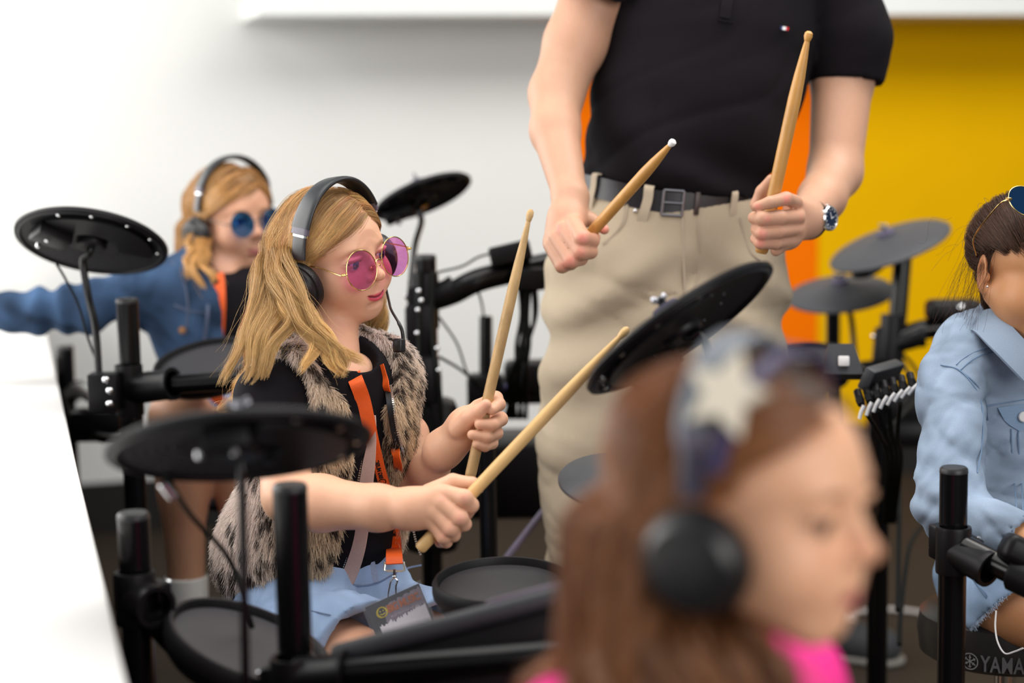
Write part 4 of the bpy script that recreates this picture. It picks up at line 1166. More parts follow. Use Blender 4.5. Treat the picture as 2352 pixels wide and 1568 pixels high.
# legs
HR, HL = W(690, 1478, 2.56), W(832, 1450, 2.69)
fwm = tm.f * np.array([1, 1, 0]); fwm = unit(fwm)
KR = HR + fwm * 0.30 + np.array([0, 0, -0.015]) - tm.l * 0.03; KL = HL + fwm * 0.30 + np.array([0, 0, -0.015]) + tm.l * 0.02
FR = np.array([KR[0] - .02, KR[1] + .05, 0.07]); FL = np.array([KL[0], KL[1] + 0.05, 0.07])
lo, hi = bounds([HR, HL, KR, KL, FR, FL, SR, SL, ER, EL, tm.w((0, 0, .2))], 0.12); lo[2] = 0.0
lv = Vol(lo, hi, 0.0050)
for a, b, c in ((HR, KR, FR), (HL, KL, FL)):
    lv.cap(a, b, 0.066, 0.052, k=0); lv.cap(b, c, 0.050, 0.032, k=0.02); lv.cap(c, c + fwm * 0.11 + np.array([0, 0, -0.035]), 0.030, 0.024, k=0.02)
torso_prims(lv, tm, -0.016, neck=False)
lv.cap(tm.w((0, 0, -.12)), (HR + HL) / 2, .08, .07, k=.03)
for a, b in ((SR, ER), (SL, EL)): lv.cap(a, b, .034, .030, k=.02)
LV, LQ = lv.mesh(1)
nb = tm.w((-0.004, 0, 0.13))
HV, HQ, HC = head_mesh(hm, 0.0014, PALE, (0.62, 0.075, 0.115), smile=1.0, freckle=0.5, blush=0.42, lid=0.38, cheek=1.06, neck=hm.l(nb), brow=(0.42, 0.24, 0.12))
body = mk('body', merge_q((HV, HQ, HC), RHm, LHm, (LV, LQ, flat_col(LV, PALE, 4)))[:2], SKIN, girl, colors=merge_q((HV, HQ, HC), RHm, LHm, (LV, LQ, flat_col(LV, PALE, 4)))[2])
eyes(hm, girl, IRIS_BLUE, MI, (0.9, 0.05, -0.20))

# black T-shirt
tee_m = mat('black_cotton', (0.006, 0.0048, 0.007), 0.85, noise=0.25, nscale=400, bump=0.25, bscale=900, spec=0.15)
lo, hi = bounds([tm.w((0, 0.2, 0.25)), tm.w((0, -0.2, 0.25)), tm.w((0.13, 0, -0.22)), tm.w((-0.13, 0, -0.22)), ER, EL], 0.06)
tv = Vol(lo, hi, 0.0042)
torso_prims(tv, tm, 0.0)
tv.ell(tm.w((0.0, 0, -0.17)), (0.084, 0.11, 0.10), tm.axes(), k=0.03)
er2 = SR + (ER - SR) * 0.42; el2 = SL + (EL - SL) * 0.45
tv.cap(SR, er2, 0.048, 0.052, k=0.02); tv.cap(SL, el2, 0.047, 0.050, k=0.02)
sl, X, Y, Z = tv.reg(tv.lo, tv.lo + tv.h * tv.n)
tv.warp(lambda X, Y, Z: wob(X, Y, Z, 45, 11, 0.0030))
for s_, e_ in ((SR, er2), (SL, el2)):
    ax = unit(e_ - s_); p0 = s_ + (e_ - s_) * 0.86
    dd = (X - p0[0]) * ax[0] + (Y - p0[1]) * ax[1] + (Z - p0[2]) * ax[2]
    rr = np.sqrt((X - e_[0]) ** 2 + (Y - e_[1]) ** 2 + (Z - e_[2]) ** 2)
    tv.F = np.where(rr < 0.085, np.maximum(tv.F, dd), tv.F).astype(f32)
    tv.cap(p0 - ax * 0.006, p0 + ax * 0.05, 0.047, k=0.002, op='sub')
nk0, nk1 = tm.w((0.012, 0, 0.170)), tm.w((0.030, 0, 0.30))
tv.cut(tm.w((0.012, 0, 0.178)), tm.u + tm.f * 0.35)
tv.cap(nk0, nk1, 0.043, 0.060, k=0.004, op='sub')
TV, TQ = tv.mesh(1)
mk('t_shirt', (TV, TQ), tee_m, girl)

# denim shorts
def denim(name, base, dark, pale, sc=600):
    return mat(name, base, 0.9, noise=0.22, nscale=1100, bump=0.25, bscale=2600, attr='Col', spec=0.15)
lt_denim = denim('light_blue_denim', (1, 1, 1), None, None)
lo, hi = bounds([tm.w((0, 0.2, -0.05)), tm.w((0, -0.2, -0.05)), tm.w((-0.2, 0, -0.2)), HR, HL, KR, KL], 0.10)
sv = Vol(lo, hi, 0.0040)
sv.ell(tm.w((0.000, 0, -0.175)), (0.102, 0.128, 0.110), tm.axes(), k=0)
sv.cap(HR - fwm * .02, HR + fwm * 0.20, 0.090, 0.084, k=0.04); sv.cap(HL - fwm * .02, HL + fwm * 0.20, 0.092, 0.084, k=0.04)
sv.cut(tm.w((0, 0, -0.120)), tm.u - tm.f * 0.10)
sl, X, Y, Z = sv.reg(sv.lo, sv.lo + sv.h * sv.n)
for H_ in (HR, HL):
    p0 = H_ + fwm * 0.155; ax = unit(fwm * 1.0 + np.array([0, 0, -0.25]))
    dd = (X - p0[0]) * ax[0] + (Y - p0[1]) * ax[1] + (Z - p0[2]) * ax[2]
    near_ = ((X - H_[0]) * tm.l[0] + (Y - H_[1]) * tm.l[1] + (Z - H_[2]) * tm.l[2])
    sv.F = np.maximum(sv.F, dd).astype(f32)
    sv.cap(p0 - fwm * 0.010, p0 + fwm * 0.08, 0.074, k=0.003, op='sub')
sv.warp(lambda X, Y, Z: wob(X, Y, Z, 60, 21, 0.0030) + ridge(X, Y, Z, 60, 22, .0030))
SV, SQ = sv.mesh(1)
def denim_col(V, base, seed, amt=0.22):
    n = wob(V[:, 0], V[:, 1], V[:, 2], 55, seed, amt) + wob(V[:, 0], V[:, 1], V[:, 2], 190, seed + 1, amt * .5)
    return np.clip(np.array(base) * (1 + n)[:, None], 0.01, 0.95)
LTD = (0.34, 0.47, 0.70)
sh = mk('shorts', (SV, SQ), lt_denim, girl, colors=denim_col(SV, LTD, 31, 0.14))
def strip(vol, pts, width, m, name, par, off=0.002, wd=None, n=5, th=0.0014, d0=1.0):
    P = np.array([vol.hit(px, py, 0, d0) for px, py in pts])
    P = P - unit(FW) * off
    return mk(name, ribbon(catmull(P, n), wd if wd is not None else RT, width, th), m, par)
seam_m = mat('denim_seam', (0.20, 0.27, 0.42), 0.85, noise=0.2, nscale=500, bump=.4, bscale=900)
strip(sv, [(812, 1342), (838, 1344), (870, 1337), (905, 1318), (940, 1303), (968, 1297)], 0.0022, seam_m, 'waistband_seam', sh, wd=UP)
strip(sv, [(853, 1290), (858, 1312), (863, 1336)], 0.0105, mat('denim_loop', (0.42, 0.50, 0.68), 0.85, noise=.2, nscale=500, bump=.4, bscale=900), 'belt_loop', sh, off=0.004)
strip(sv, [(716, 1402), (760, 1412), (800, 1424), (826, 1428)], 0.0016, seam_m, 'hem_stitch', sh, wd=UP)

# fur vest
lo, hi = bounds([tm.w((0, 0.2, 0.22)), tm.w((0, -0.2, 0.22)), tm.w((0.17, 0, -0.27)), tm.w((-0.17, 0, -0.27)), tm.w((0, .2, -.27)), tm.w((0, -.2, -.27))], 0.02)
vv = Vol(lo, hi, 0.0042)
A = tm.axes()
vv.ell(tm.w((-0.002, 0, 0.055)), (0.106, 0.124, 0.138), A, k=0)
vv.ell(tm.w((-0.006, 0, -0.080)), (0.112, 0.126, 0.150), A, k=0.03)
vv.ell(tm.w((-0.035, -0.020, -0.135)), (0.105, 0.120, 0.11), A, k=0.03)
vv.cap(tm.w((-0.012, .080, 0.122)), tm.w((-0.012, -.080, 0.122)), 0.064, k=0.03)
vv.cap(tm.w((-0.055, .045, 0.165)), tm.w((-0.055, -.045, 0.165)), 0.030, k=0.03)
vv.cut(tm.w((0, 0, -0.178)), -tm.u + tm.f * 0.05)
vv.cap(tm.w((0.02, 0, 0.10)), tm.w((0.06, 0, 0.30)), 0.060, 0.085, k=0.01, op='sub')
sl, X, Y, Z = vv.reg(vv.lo, vv.lo + vv.h * vv.n)
a_, l_, u_ = tm.loc(X, Y, Z)
Rl = np.interp(u_, [-0.2, -0.15, -0.05, 0.02, 0.10, 0.18], [-0.085, -0.066, -0.048, -0.045, -0.046, -0.05])
Ll = np.interp(u_, [-0.2, -0.10, 0.0, 0.06, 0.12, 0.18], [0.115, 0.090, 0.054, 0.036, 0.022, 0.03])
op = np.maximum(np.maximum(l_ - Ll, Rl - l_), 0.0 - a_)
vv.F = np.maximum(vv.F, -op).astype(f32)
vv.ell(tm.w((-0.008, 0.172, 0.072)), (0.066, 0.056, 0.088), A, k=0.008, op='sub')
vv.ell(tm.w((-0.004, -0.142, 0.094)), (0.084, 0.086, 0.104), A, k=0.008, op='sub')
VV, VQ = vv.mesh(2)
vest_c = np.tile((0.16, 0.11, 0.075), (len(VV), 1))
vest = mk('fur_vest', (VV, VQ), mat('vest_backing', (0.3, 0.2, 0.15), 0.9, attr='Col', noise=0.3, nscale=80), girl, colors=vest_c)

def surface_points(V, Q, n, rng):
    a, b, c, d = (V[Q[:, i]] for i in range(4))
    nn = np.cross(c - a, d - b); ar = np.linalg.norm(nn, axis=1); nn /= ar[:, None] + 1e-12
    i = rng.choice(len(Q), n, p=ar / ar.sum()); s, t = rng.random((2, n, 1))
    P = (a[i] * (1 - s) + b[i] * s) * (1 - t) + (d[i] * (1 - s) + c[i] * s) * t
    return P, nn[i]
NF = 170000
P, Nn = surface_points(VV, VQ, NF, RNG)
al, ll, ul = [((P - tm.o) @ e) for e in (tm.f, tm.l, tm.u)]
keep = ~((al > 0.02) & (ll > np.interp(ul, [-0.2, 0, .18], [-.05, -.03, -.03])) & (ll < np.interp(ul, [-0.2, 0, .06, .18], [.105, .042, .026, .012])))
P, Nn = P[keep], Nn[keep]; NF = len(P)
fl = wob(P[:, 0], P[:, 1], P[:, 2], 60, 71, 1.0)[:, None] * tm.l + wob(P[:, 0], P[:, 1], P[:, 2], 60, 72, 1.0)[:, None] * tm.f
dn_ = np.array([0, 0, -1.0]) + 0.55 * fl; dn_ = dn_ - Nn * (dn_ * Nn).sum(1)[:, None]; dn_ /= np.linalg.norm(dn_, axis=1)[:, None] + 1e-6
D = Nn * 0.42 + dn_ * 0.85 + RNG.normal(size=(NF, 3)) * 0.20
D /= np.linalg.norm(D, axis=1)[:, None]
Ls = RNG.uniform(0.008, 0.017, NF)[:, None]
s = np.linspace(0, 1, 5)[None, :, None]
ST = P[:, None] + D[:, None] * Ls[:, None] * s + (np.array([0, 0, -1.0]) * 0.20 + Nn * -0.12)[:, None] * Ls[:, None] * s ** 2
spots = P[RNG.choice(NF, 1000, replace=False)].astype(f32); sr_ = RNG.uniform(.0028, .0058, 1000).astype(f32)
sc3 = np.array((1, 1, .55), f32); spot = np.empty(NF)
for i in range(0, NF, 4000):
    q = P[i:i + 4000].astype(f32) * sc3; d2 = ((q[:, None] - (spots * sc3)[None]) ** 2).sum(2); spot[i:i + 4000] = (np.sqrt(d2) - sr_[None]).min(1) / .004
spot = spot + RNG.normal(size=NF) * .18
tpos = np.clip((spot + 0.15) / 0.4, 0, 1)[:, None]
lightc = np.array((0.97, 0.84, 0.77)) * (1 - np.clip((al + 0.0) / 0.08, 0, 1))[:, None] + np.array((0.80, 0.62, 0.42)) * np.clip((al + 0.0) / 0.08, 0, 1)[:, None]  # paler towards the back: window light put into the fur colour
fc = (np.array((0.055, 0.036, 0.026)) * (1 - tpos) + lightc * tpos) * RNG.uniform(0.75, 1.2, (NF, 1))
rad = np.linspace(0.00030, 0.00010, 5)[None, :] * RNG.uniform(.8, 1.3, (NF, 1))
add_curves('fur', ST, rad, hair_mat('fur_strands', (0.75, 0.72, 0.70), (1, 1, 1), 0.55, 0.15, True, spec=0.3), vest, fc, 'stuff')

def both_hit(px, py, off):
    a, b = tv.hit(px, py), vv.hit(px, py)
    da, db = PX(a)[2], PX(b)[2]
    return (a if (tv.sample(a) < .002 and (da < db or vv.sample(b) > .002)) else b) - FW * off
# pink inner placket with zip
pk = [(862, 940), (857, 1010), (846, 1080), (837, 1160), (826, 1240), (802, 1325), (760, 1392)]
PP = np.array([both_hit(x, y, 0.010) for x, y in pk])
PPs = catmull(PP, 6); kern = np.ones(9) / 9
PPs = np.stack([np.convolve(np.pad(PPs[:, i], 4, mode='edge'), kern, 'valid') for i in range(3)], 1)
plk = mk('zip_placket', ribbon(PPs, unit(RT - FW * .35), np.interp(np.linspace(0, 1, len(PPs)), [0, .3, .7, 1], [.003, .018, .024, .024]), 0.003), mat('dusty_pink_cotton', (0.62, 0.42, 0.37), 0.85, noise=.12, nscale=300, bump=.2, bscale=800), vest)
def zipper(P, par, off):
    teeth = []
    P = catmull(P, 10); L = np.r_[0, np.cumsum(np.linalg.norm(np.diff(P, axis=0), axis=1))]
    for q in np.arange(0, L[-1], 0.0034):
        c = np.array([np.interp(q, L, P[:, i]) for i in range(3)])
        c2 = np.array([np.interp(q + .002, L, P[:, i]) for i in range(3)])
        t = unit(c2 - c + 1e-9); x = unit(np.cross(t, FW))
        teeth.append(rbox(c + off, (0.0015, 0.0010, 0.0008), [x, t, np.cross(x, t)], 0))
    o = mk('zip_teeth', join(*teeth), mat('zip_metal', (0.62, 0.58, 0.52), 0.3, metal=0.9, noise=.1), par); o['kind'] = 'stuff'
zipper(PPs[::6] - unit(RT - FW * .35) * 0.0125, plk, -FW * 0.003)
zl = np.array([both_hit(x, y, 0.008) for x, y in [(896, 885), (902, 930), (909, 980), (922, 1030), (938, 1082)]])
mk('zip_tape', ribbon(catmull(zl, 6) - RT * 0.003, RT, 0.009, 0.002), M['rubber'], vest)
zipper(zl + RT * 0.002, vest, -FW * 0.003)
zl2 = np.array([both_hit(x, y, 0.006) for x, y in [(950, 1215), (957, 1245), (968, 1275)]]); zipper(zl2, vest, -FW * .002)
zc = both_hit(936, 1084, 0.013); ze = both_hit(945, 1098, 0.016)
zd = unit(ze - zc); zx = unit(np.cross(zd, FW))
outl = [(.0030 * a, b) for a, b in ((-1, 0), (1, 0), (1.0, .012), (1.9, .017), (1.9, .021), (1, .0245), (-1, .0245), (-1.9, .021), (-1.9, .017), (-1, .012))]
mk('zip_pull', join(torus(zc + zd * 0.0155, np.cross(zx, zd), 0.0052, 0.0016, 24, 8), rbox(zc + zd * 0.005, (0.0026, 0.0065, 0.0012), [zx, zd, np.cross(zx, zd)], .0006), rbox(zc - zd * 0.003, (0.0034, 0.005, 0.003), [zx, zd, np.cross(zx, zd)], .001)), mat('white_metal_pull', (.8, .8, .78), .3, metal=.3, noise=.05), vest)

# lanyard
lan = thing('lanyard', 'bright orange lanyard round the neck of the girl in the fur vest, holding a badge', 'lanyard', W(905, 1290, 2.45))
def strap(pts, width, offs, vol_hit, name='strap', wd=None):
    P = np.array([vol_hit(x, y, o) for (x, y), o in zip(pts, np.broadcast_to(offs, len(pts)))])
    P = catmull(P, 8)
    for _ in range(3): P[1:-1] = P[1:-1] * .5 + (P[:-2] + P[2:]) * .25
    return mk(name, ribbon(P, wd if wd is not None else RT, width, 0.0014), M['orange'], lan), P
s1, P1 = strap([(806, 842), (818, 872), (834, 915), (845, 965), (856, 1020), (869, 1075), (884, 1130), (896, 1180), (904, 1230), (907, 1286)], 0.0205, 0.008, lambda x, y, o: tv.hit(x, y) - FW * o, wd=unit(RT * .9 + UP * .2))
s2, P2 = strap([(874, 838), (882, 866), (890, 905), (900, 965), (908, 1030), (915, 1075), (914, 1120), (916, 1180), (913, 1230), (909, 1286)], 0.0125, 0.003, lambda x, y, o: tv.hit(x, y) - FW * o, wd=unit(RT * .6 - FW * .5))
def on_strap(vf, P, s0, wd, sx=1.0, flip=1, lift=0.0012):
    """lay flat lettering along a strap: x runs up or down its length, y across it"""
    V, Fc = vf
    L = np.r_[0, np.cumsum(np.linalg.norm(np.diff(P, axis=0), axis=1))]
    q = s0 + flip * V[:, 0]
    C = np.stack([np.interp(q, L, P[:, i]) for i in range(3)], 1); C2 = np.stack([np.interp(q + .003, L, P[:, i]) for i in range(3)], 1)
    T = C2 - C; T /= np.linalg.norm(T, axis=1)[:, None] + 1e-9
    Wd = wd - T * (T @ wd)[:, None]; Wd /= np.linalg.norm(Wd, axis=1)[:, None]
    Nn = np.cross(T, Wd); Nn = np.where((Nn @ FW > 0)[:, None], -Nn, Nn)
    return C + Wd * (V[:, 1:2] * flip * -1 * sx) + Nn * (lift + V[:, 2:3]), Fc
wdv = unit(RT * .9 + UP * .2)
def arc_at(P, py):
    L = np.r_[0, np.cumsum(np.linalg.norm(np.diff(P, axis=0), axis=1))]
    return np.interp(py, PX(P)[:, 1], L)
def scribble_face(R, seed=0):
    r = np.random.default_rng(seed); o = []
    for i in range(7):
        a0 = r.uniform(0, 6); rr = R * r.uniform(.82, 1.08, 40)
        t = a0 + np.linspace(0, r.uniform(3.5, 6), 40)
        rr = R * (0.95 + .10 * math.sin(i) + 0.04 * np.sin(t * 2 + i))
        p = np.stack([rr * np.cos(t) * (1 + .05 * math.cos(i)), rr * np.sin(t), np.zeros(40)], 1)
        w = R * 0.055
        n = np.stack([np.cos(t), np.sin(t), np.zeros(40)], 1) * w
        V = np.stack([p - n, p + n], 1).reshape(-1, 3)
        o.append((V, [(2 * j, 2 * j + 1, 2 * j + 3, 2 * j + 2) for j in range(39)]))
    t = np.linspace(-2.6, -0.55, 16)
    p = np.stack([R * .5 * np.cos(t), R * .5 * np.sin(t) + R * .05, np.zeros(16)], 1); n = np.stack([np.cos(t), np.sin(t), np.zeros(16)], 1) * R * .07
    o.append((np.stack([p - n, p + n], 1).reshape(-1, 3), [(2 * j, 2 * j + 1, 2 * j + 3, 2 * j + 2) for j in range(15)]))
    for s in (1, -1):
        t = np.linspace(0, 6.283, 10, endpoint=False)
        o.append((np.stack([R * (.30 * s + .10 * np.cos(t)), R * (.25 + .15 * np.sin(t)), np.zeros(10)], 1), [tuple(range(10))]))
    return join(*o)
def shift(vf, dx, dy, s=1.0): return vf[0] * s + np.array([dx, dy, 0]), vf[1]
prints = []
big = shift(text_mesh('BIG MUSIC', 0.0080, 0.92, 0.0001, 0.00035), 0.0, -0.0015)
sub = shift(text_mesh('PLAY . PERFORM . RECORD', 0.0026, 0.95, 0.0001, 0.0001), 0.006, -0.0062)
logo = shift(scribble_face(0.0052, 3), -0.0065, 0.0012)
lbl = join(big, sub, logo)
lbl = (lbl[0] * np.array([0.92, 1.0, 1]), lbl[1])
mk('strap_lettering', on_strap(lbl, P1, arc_at(P1, 1098), wdv, flip=-1), M['ink'], s1, smooth=False)
lbl2 = join(shift(text_mesh('BIG MUSIC', 0.0080, 0.92, 0.0001, 0.00035), 0, -0.0015), shift(text_mesh('PLAY . PERFORM', 0.0026, .95, .0001, .0001), .006, -.0062), shift(scribble_face(0.0052, 3), -0.0065, .0012))
mk('strap_lettering', on_strap((lbl2[0] * np.array([.92, 1, 1]), lbl2[1]), P1, arc_at(P1, 1230), wdv, flip=-1), M['ink'], s1, smooth=False)
# stitched end, buckle and snap hook
pe = P1[-1] - FW * .003
mk('stitched_end', ribbon(np.array([P1[-9], P1[-5], W(*PX(P1[-2])[:2], 2.445), W(*PX(P1[-1])[:2], 2.44) - UP * .004]) - FW * .0022, RT, 0.0222, 0.003), M['orange'], lan)
pe = W(*PX(pe)[:2], 2.44); bk = pe - UP * 0.004
mk('buckle', tube([bk + RT * -.0125 + UP * .003, bk + RT * -.0135 + UP * -.008, bk + RT * -.009 + UP * -.009, bk + RT * 0.009 + UP * -.0095, bk + RT * .0135 + UP * -.0085, bk + RT * .0125 + UP * .003], 0.0016, 8), mat('pale_metal', (.80, .80, .70), .25, metal=.6, noise=.05), lan)
mk('swivel', join(rod(bk - UP * .007, bk - UP * .016, .0021, 10), sph(bk - UP * .017, .0030, 12, 8)), M['chrome'], lan)
hk = [(0, -.018), (-.004, -.022), (-.0062, -.030), (-.0085, -.044), (-.0050, -.050), (0.001, -.051), (.0022, -.046), (.0020, -.030), (.004, -.022), (0.0, -.018)]
hk = [bk + RT * x + UP * y - FW * .001 for x, y in hk]
mk('snap_hook', tube(catmull(np.array(hk), 5), 0.0011, 8), M['chrome'], lan)
# badge
bc0 = sv.hit(905, 1390) ; bd = 2.40
b_tl, b_tr, b_bl = W(838, 1395, bd), W(962, 1339, bd), W(850, 1450, bd - .012)
bx_ = unit(b_tr - b_tl); byy = unit((b_bl - b_tl) - bx_ * ((b_bl - b_tl) @ bx_)); bw = np.linalg.norm(b_tr - b_tl); bh = 0.056
bz_ = np.cross(bx_, byy); bz_ = bz_ if bz_ @ FW < 0 else -bz_
bo = b_tl
card_m = mat('dark_card_print', (0.025, 0.022, 0.026), 0.5, noise=.2, nscale=80)
card = mk('badge_card', rbox(bo + bx_ * bw / 2 + byy * bh / 2, (bw / 2, bh / 2, .0006), [bx_, byy, bz_], 0.0004, 1), card_m, lan)
def on_card(pts, lift): return np.array([bo + bx_ * x * bw + byy * y * bh + bz_ * lift for x, y in pts])
r = np.random.default_rng(9)
def torn(y0, x0=0.02, x1=.98, amp=.035, n=34, slope=0):
    xs = np.linspace(x0, x1, n); return [(x, y0 + slope * x + r.normal() * amp * .6) for x in xs]
edge = torn(.60, .12, .97, .05, 40, -0.10)
poly = edge + [(.97, .98), (.12, .98)]
mk('name_area', (on_card(poly, .0009), [tuple(range(len(poly)))]), mat('white_card_print', (.78, .74, .78), .5, noise=.08, nscale=200), card, smooth=False)
edge = torn(.20, .34, .99, .04, 24, -0.12); poly = edge + [(.99, .97), (.97, .5), (.30, .60), (.25, .55), (.28, .35)]
mk('grey_area', (on_card(poly, .0007), [tuple(range(len(poly)))]), mat('mauve_grey_print', (.24, .19, .23), .4, noise=.4, nscale=150), card, smooth=False)
mk('badge_logo', (on_card([(0, 0)], 0)[0] + (lambda v: v[:, :1] * bx_ - v[:, 1:2] * byy + .0012 * bz_)(scribble_face(0.0070, 4)[0] + np.array([.245 * bw, -.28 * bh, 0])), scribble_face(0.0070, 4)[1]), mat('yellow_print', (.80, .62, .01), .5, noise=.1), card, smooth=False)
v_, f_ = text_mesh('BIG MUSIC', 0.0125, 0.88, 0.0001, 0.0004); v_ = v_ * np.array([.86, 1.15, 1]) + np.array([.345 * bw, -.36 * bh, 0])
mk('badge_title', (bo + v_[:, :1] * bx_ - v_[:, 1:2] * byy + .0013 * bz_, f_), mat('orange_print', (.80, .24, .05), .5, noise=.1), card, smooth=False)
v_, f_ = text_mesh('PLAY PERFORM RECORD', 0.0040, .95, .0001, .0001); v_ = v_ + np.array([.36 * bw, -.50 * bh, 0])
mk('badge_subtitle', (bo + v_[:, :1] * bx_ - v_[:, 1:2] * byy + .0013 * bz_, f_), mat('pale_print', (.7, .65, .68), .5, noise=.1), card, smooth=False)
mk('badge_sleeve', rbox(bo + bx_ * bw / 2 + byy * bh / 2 + bz_ * .0022, (bw / 2 + .0035, bh / 2 + .003, .0003), [bx_, byy, bz_], 0), tinted('clear_sleeve', (.97, .97, .98)), lan)

# head: hair, headset, glasses
hb = hair_mat('blond_hair', (0.66, 0.56, 0.50), (1, 1, 1), 0.30, 0.25, True)
V_, Q_ = cap_mesh(hm, 0.0035, 0, 0.034)
hair = mk('hair', (V_, Q_), mat('hair_base', (0.26, 0.135, 0.05), 0.6, noise=.3, nscale=90), girl)
rng = np.random.default_rng(21)
roots = scalp_roots(520, rng, temple=0.034)
PART = 0.022
def comb_main(p):
    sd = np.where(p[:, 1] > PART, 1.0, -1.0)
    fr = np.clip((p[:, 0] - 0.0) / 0.06, 0, 1)
    out = np.clip((np.abs(p[:, 1]) - 0.052) / 0.02, 0, 1)
    d = np.stack([-0.10 - 0.95 * out, sd * (0.9 - .5 * out), -0.45 - 0.25 * out + 0 * sd], 1)
    back = np.clip((-p[:, 0] - 0.03) / 0.05, 0, 1)[:, None]
    d = d * (1 - back) + np.stack([-0.5 + 0 * sd, 0.25 * sd, -0.8 + 0 * sd], 1) * back
    return d / np.linalg.norm(d, axis=1)[:, None]
cols_ = [(np.array((0.045, 0, -0.030)), np.array((0.062, 0.078, 0.090))), (np.array((-0.01, 0, -0.11)), np.array((.068, .066, .10)))]
for p, rr in ((SR + tm.u * .01, 0.086), (SL + tm.u * 0.01, 0.086), (tm.w((-.01, -.05, .125)), 0.082), (tm.w((-.01, .05, .125)), 0.082), (tm.w((0, 0, .05)), 0.135), (tm.w((0.0, -.05, .03)), 0.118), (tm.w((0.0, .05, .03)), 0.118)):
    cols_.append((hm.l(p), np.array([rr, rr, rr]) / hm.k))
G = grow(hm, roots, rng.uniform(0.33, 0.44, len(roots)), rng, comb_main, 44, 0.10, 0.018, 58, cols_, lift=0.004, flare=0.16, fwd=np.where((roots[:, 0] > -0.07) & (roots[:, 1] < 0.0), rng.uniform(-.2, .62, len(roots)), 0.0))
S_ = strands_from(G, 84, 0.0042, rng, 0.30, 0.0013, 0.012, fit=1.115)
gc = np.array((0.95, 0.61, 0.25)) * rng.uniform(0.5, 1.12, (520, 1)) * (1 + rng.normal(size=(520, 3)) * .05)
hc_ = np.clip(gc.repeat(84, 0) * rng.uniform(.8, 1.15, (len(S_), 1)), .02, .95)
add_curves('hair_strands', hm.w(S_), np.linspace(0.00015, 0.00008, S_.shape[1])[None, :].repeat(len(S_), 0), hb, hair, hc_, 'stuff')

def lock_bundle(paths, vols, n_per, spread, cols, rng, lift=.012, steps=40, wv=.0075, sink=(.06, .024)):
    out = []; cc = []
    for k, path in enumerate(paths):
        P = []
        for j_, (px, py, d) in enumerate(path):
            dd = d + sink[j_] if j_ < len(sink) else d
            for v in vols:
                q = v.hit(px, py)
                if v.sample(q) < .003: dd = min(dd, PX(q)[2] - lift)
            P.append(W(px, py, dd))
        C = catmull(np.array(P), 10)
        L = np.r_[0, np.cumsum(np.linalg.norm(np.diff(C, axis=0), axis=1))]
        C = np.stack([np.interp(np.linspace(0, L[-1], steps), L, C[:, i]) for i in range(3)], 1)
        for _ in range(4): C[1:-1] = C[1:-1] * .5 + (C[:-2] + C[2:]) * .25
        s = np.linspace(0, 1, steps)[:, None]
        C = C + RT * wv * np.sin(s * 14 + k * 1.7) * s
        # three strands of hair per lock, themselves clumped
        G_ = np.stack([C + rng.normal(size=3) * spread * (1.0 - .55 * s) + np.sin(s * rng.uniform(5, 10) + rng.uniform(0, 6)) * rng.normal(size=3) * spread * .35 for _ in range(7)])
        G_[:, 0] = G_[:, 0] * .3 + C[0] * .7
        S = strands_from(G_, n_per // 7, spread * .42, rng, .35, .0010, .010)
        out.append(S); cc.append(np.clip(np.array(cols) * rng.uniform(.62, 1.1) * rng.uniform(.8, 1.15, (len(S), 1)), .02, .95))
    return np.concatenate(out), np.concatenate(cc)
lk = [[(658, 540, 2.535), (654, 620, 2.52), (666, 668, 2.50), (700, 712, 2.49), (735, 745, 2.48), (766, 788, 2.47), (796, 812, 2.47), (826, 826, 2.47)],
      [(646, 555, 2.535), (644, 620, 2.52), (660, 672, 2.50), (700, 728, 2.48), (720, 765, 2.47), (758, 808, 2.46), (786, 842, 2.46), (780, 868, 2.46)],
      [(641, 560, 2.535), (642, 625, 2.52), (654, 680, 2.50), (688, 740, 2.48), (722, 786, 2.47), (722, 822, 2.46), (703, 848, 2.46)],
      [(638, 545, 2.55), (636, 610, 2.53), (642, 665, 2.50), (664, 735, 2.48), (634, 785, 2.46), (622, 834, 2.45), (598, 868, 2.45)],
      [(636, 560, 2.56), (629, 620, 2.54), (620, 672, 2.52), (626, 725, 2.49), (606, 785, 2.46), (588, 834, 2.45), (556, 880, 2.45)],
      [(626, 570, 2.57), (614, 625, 2.55), (598, 672, 2.52), (594, 718, 2.50), (560, 780, 2.47), (528, 834, 2.46), (524, 878, 2.46)],
      [(650, 570, 2.53), (652, 640, 2.51), (674, 692, 2.50), (712, 745, 2.48), (742, 780, 2.47), (772, 836, 2.46), (802, 862, 2.46)]]
LS, LC = lock_bundle(lk, [tv, vv], 1000, .0085, (0.90, 0.57, 0.22), rng)
add_curves('front_locks', LS, np.linspace(0.00016, 0.00008, LS.shape[1])[None, :].repeat(len(LS), 0), hb, hair, LC, 'stuff')

HP = {'band': mat('grey_black_leather', (0.013, 0.015, 0.018), 0.36, noise=.15, nscale=120, bump=.10, bscale=1200),
      'slider': mat('dark_brown_grey_plastic', (0.030, 0.026, 0.030), 0.32, noise=.1), 'joint': mat('violet_grey_plastic', (0.10, 0.085, 0.12), 0.38, noise=.1),
      'cup': mat('black_cup_plastic', (0.010, 0.010, 0.011), 0.35, noise=.1), 'cushion': mat('black_leatherette', (0.009, 0.009, 0.010), 0.32, noise=.15, bump=.3, bscale=500)}
hp = headphones('headset', 'black headset with boom microphone on the girl in the fur vest', hm, HP, (0.0905, 0.152), 0.12, 0.043, 0.042, cup_y=0.096, cz=-0.026, cx=0.004)
mb = [hm.w((0.005, 0.098, -0.055)), W(893, 690, 2.60), W(899, 712, 2.57), W(914, 738, 2.55), W(923, 758, 2.545), W(926, 778, 2.545)]
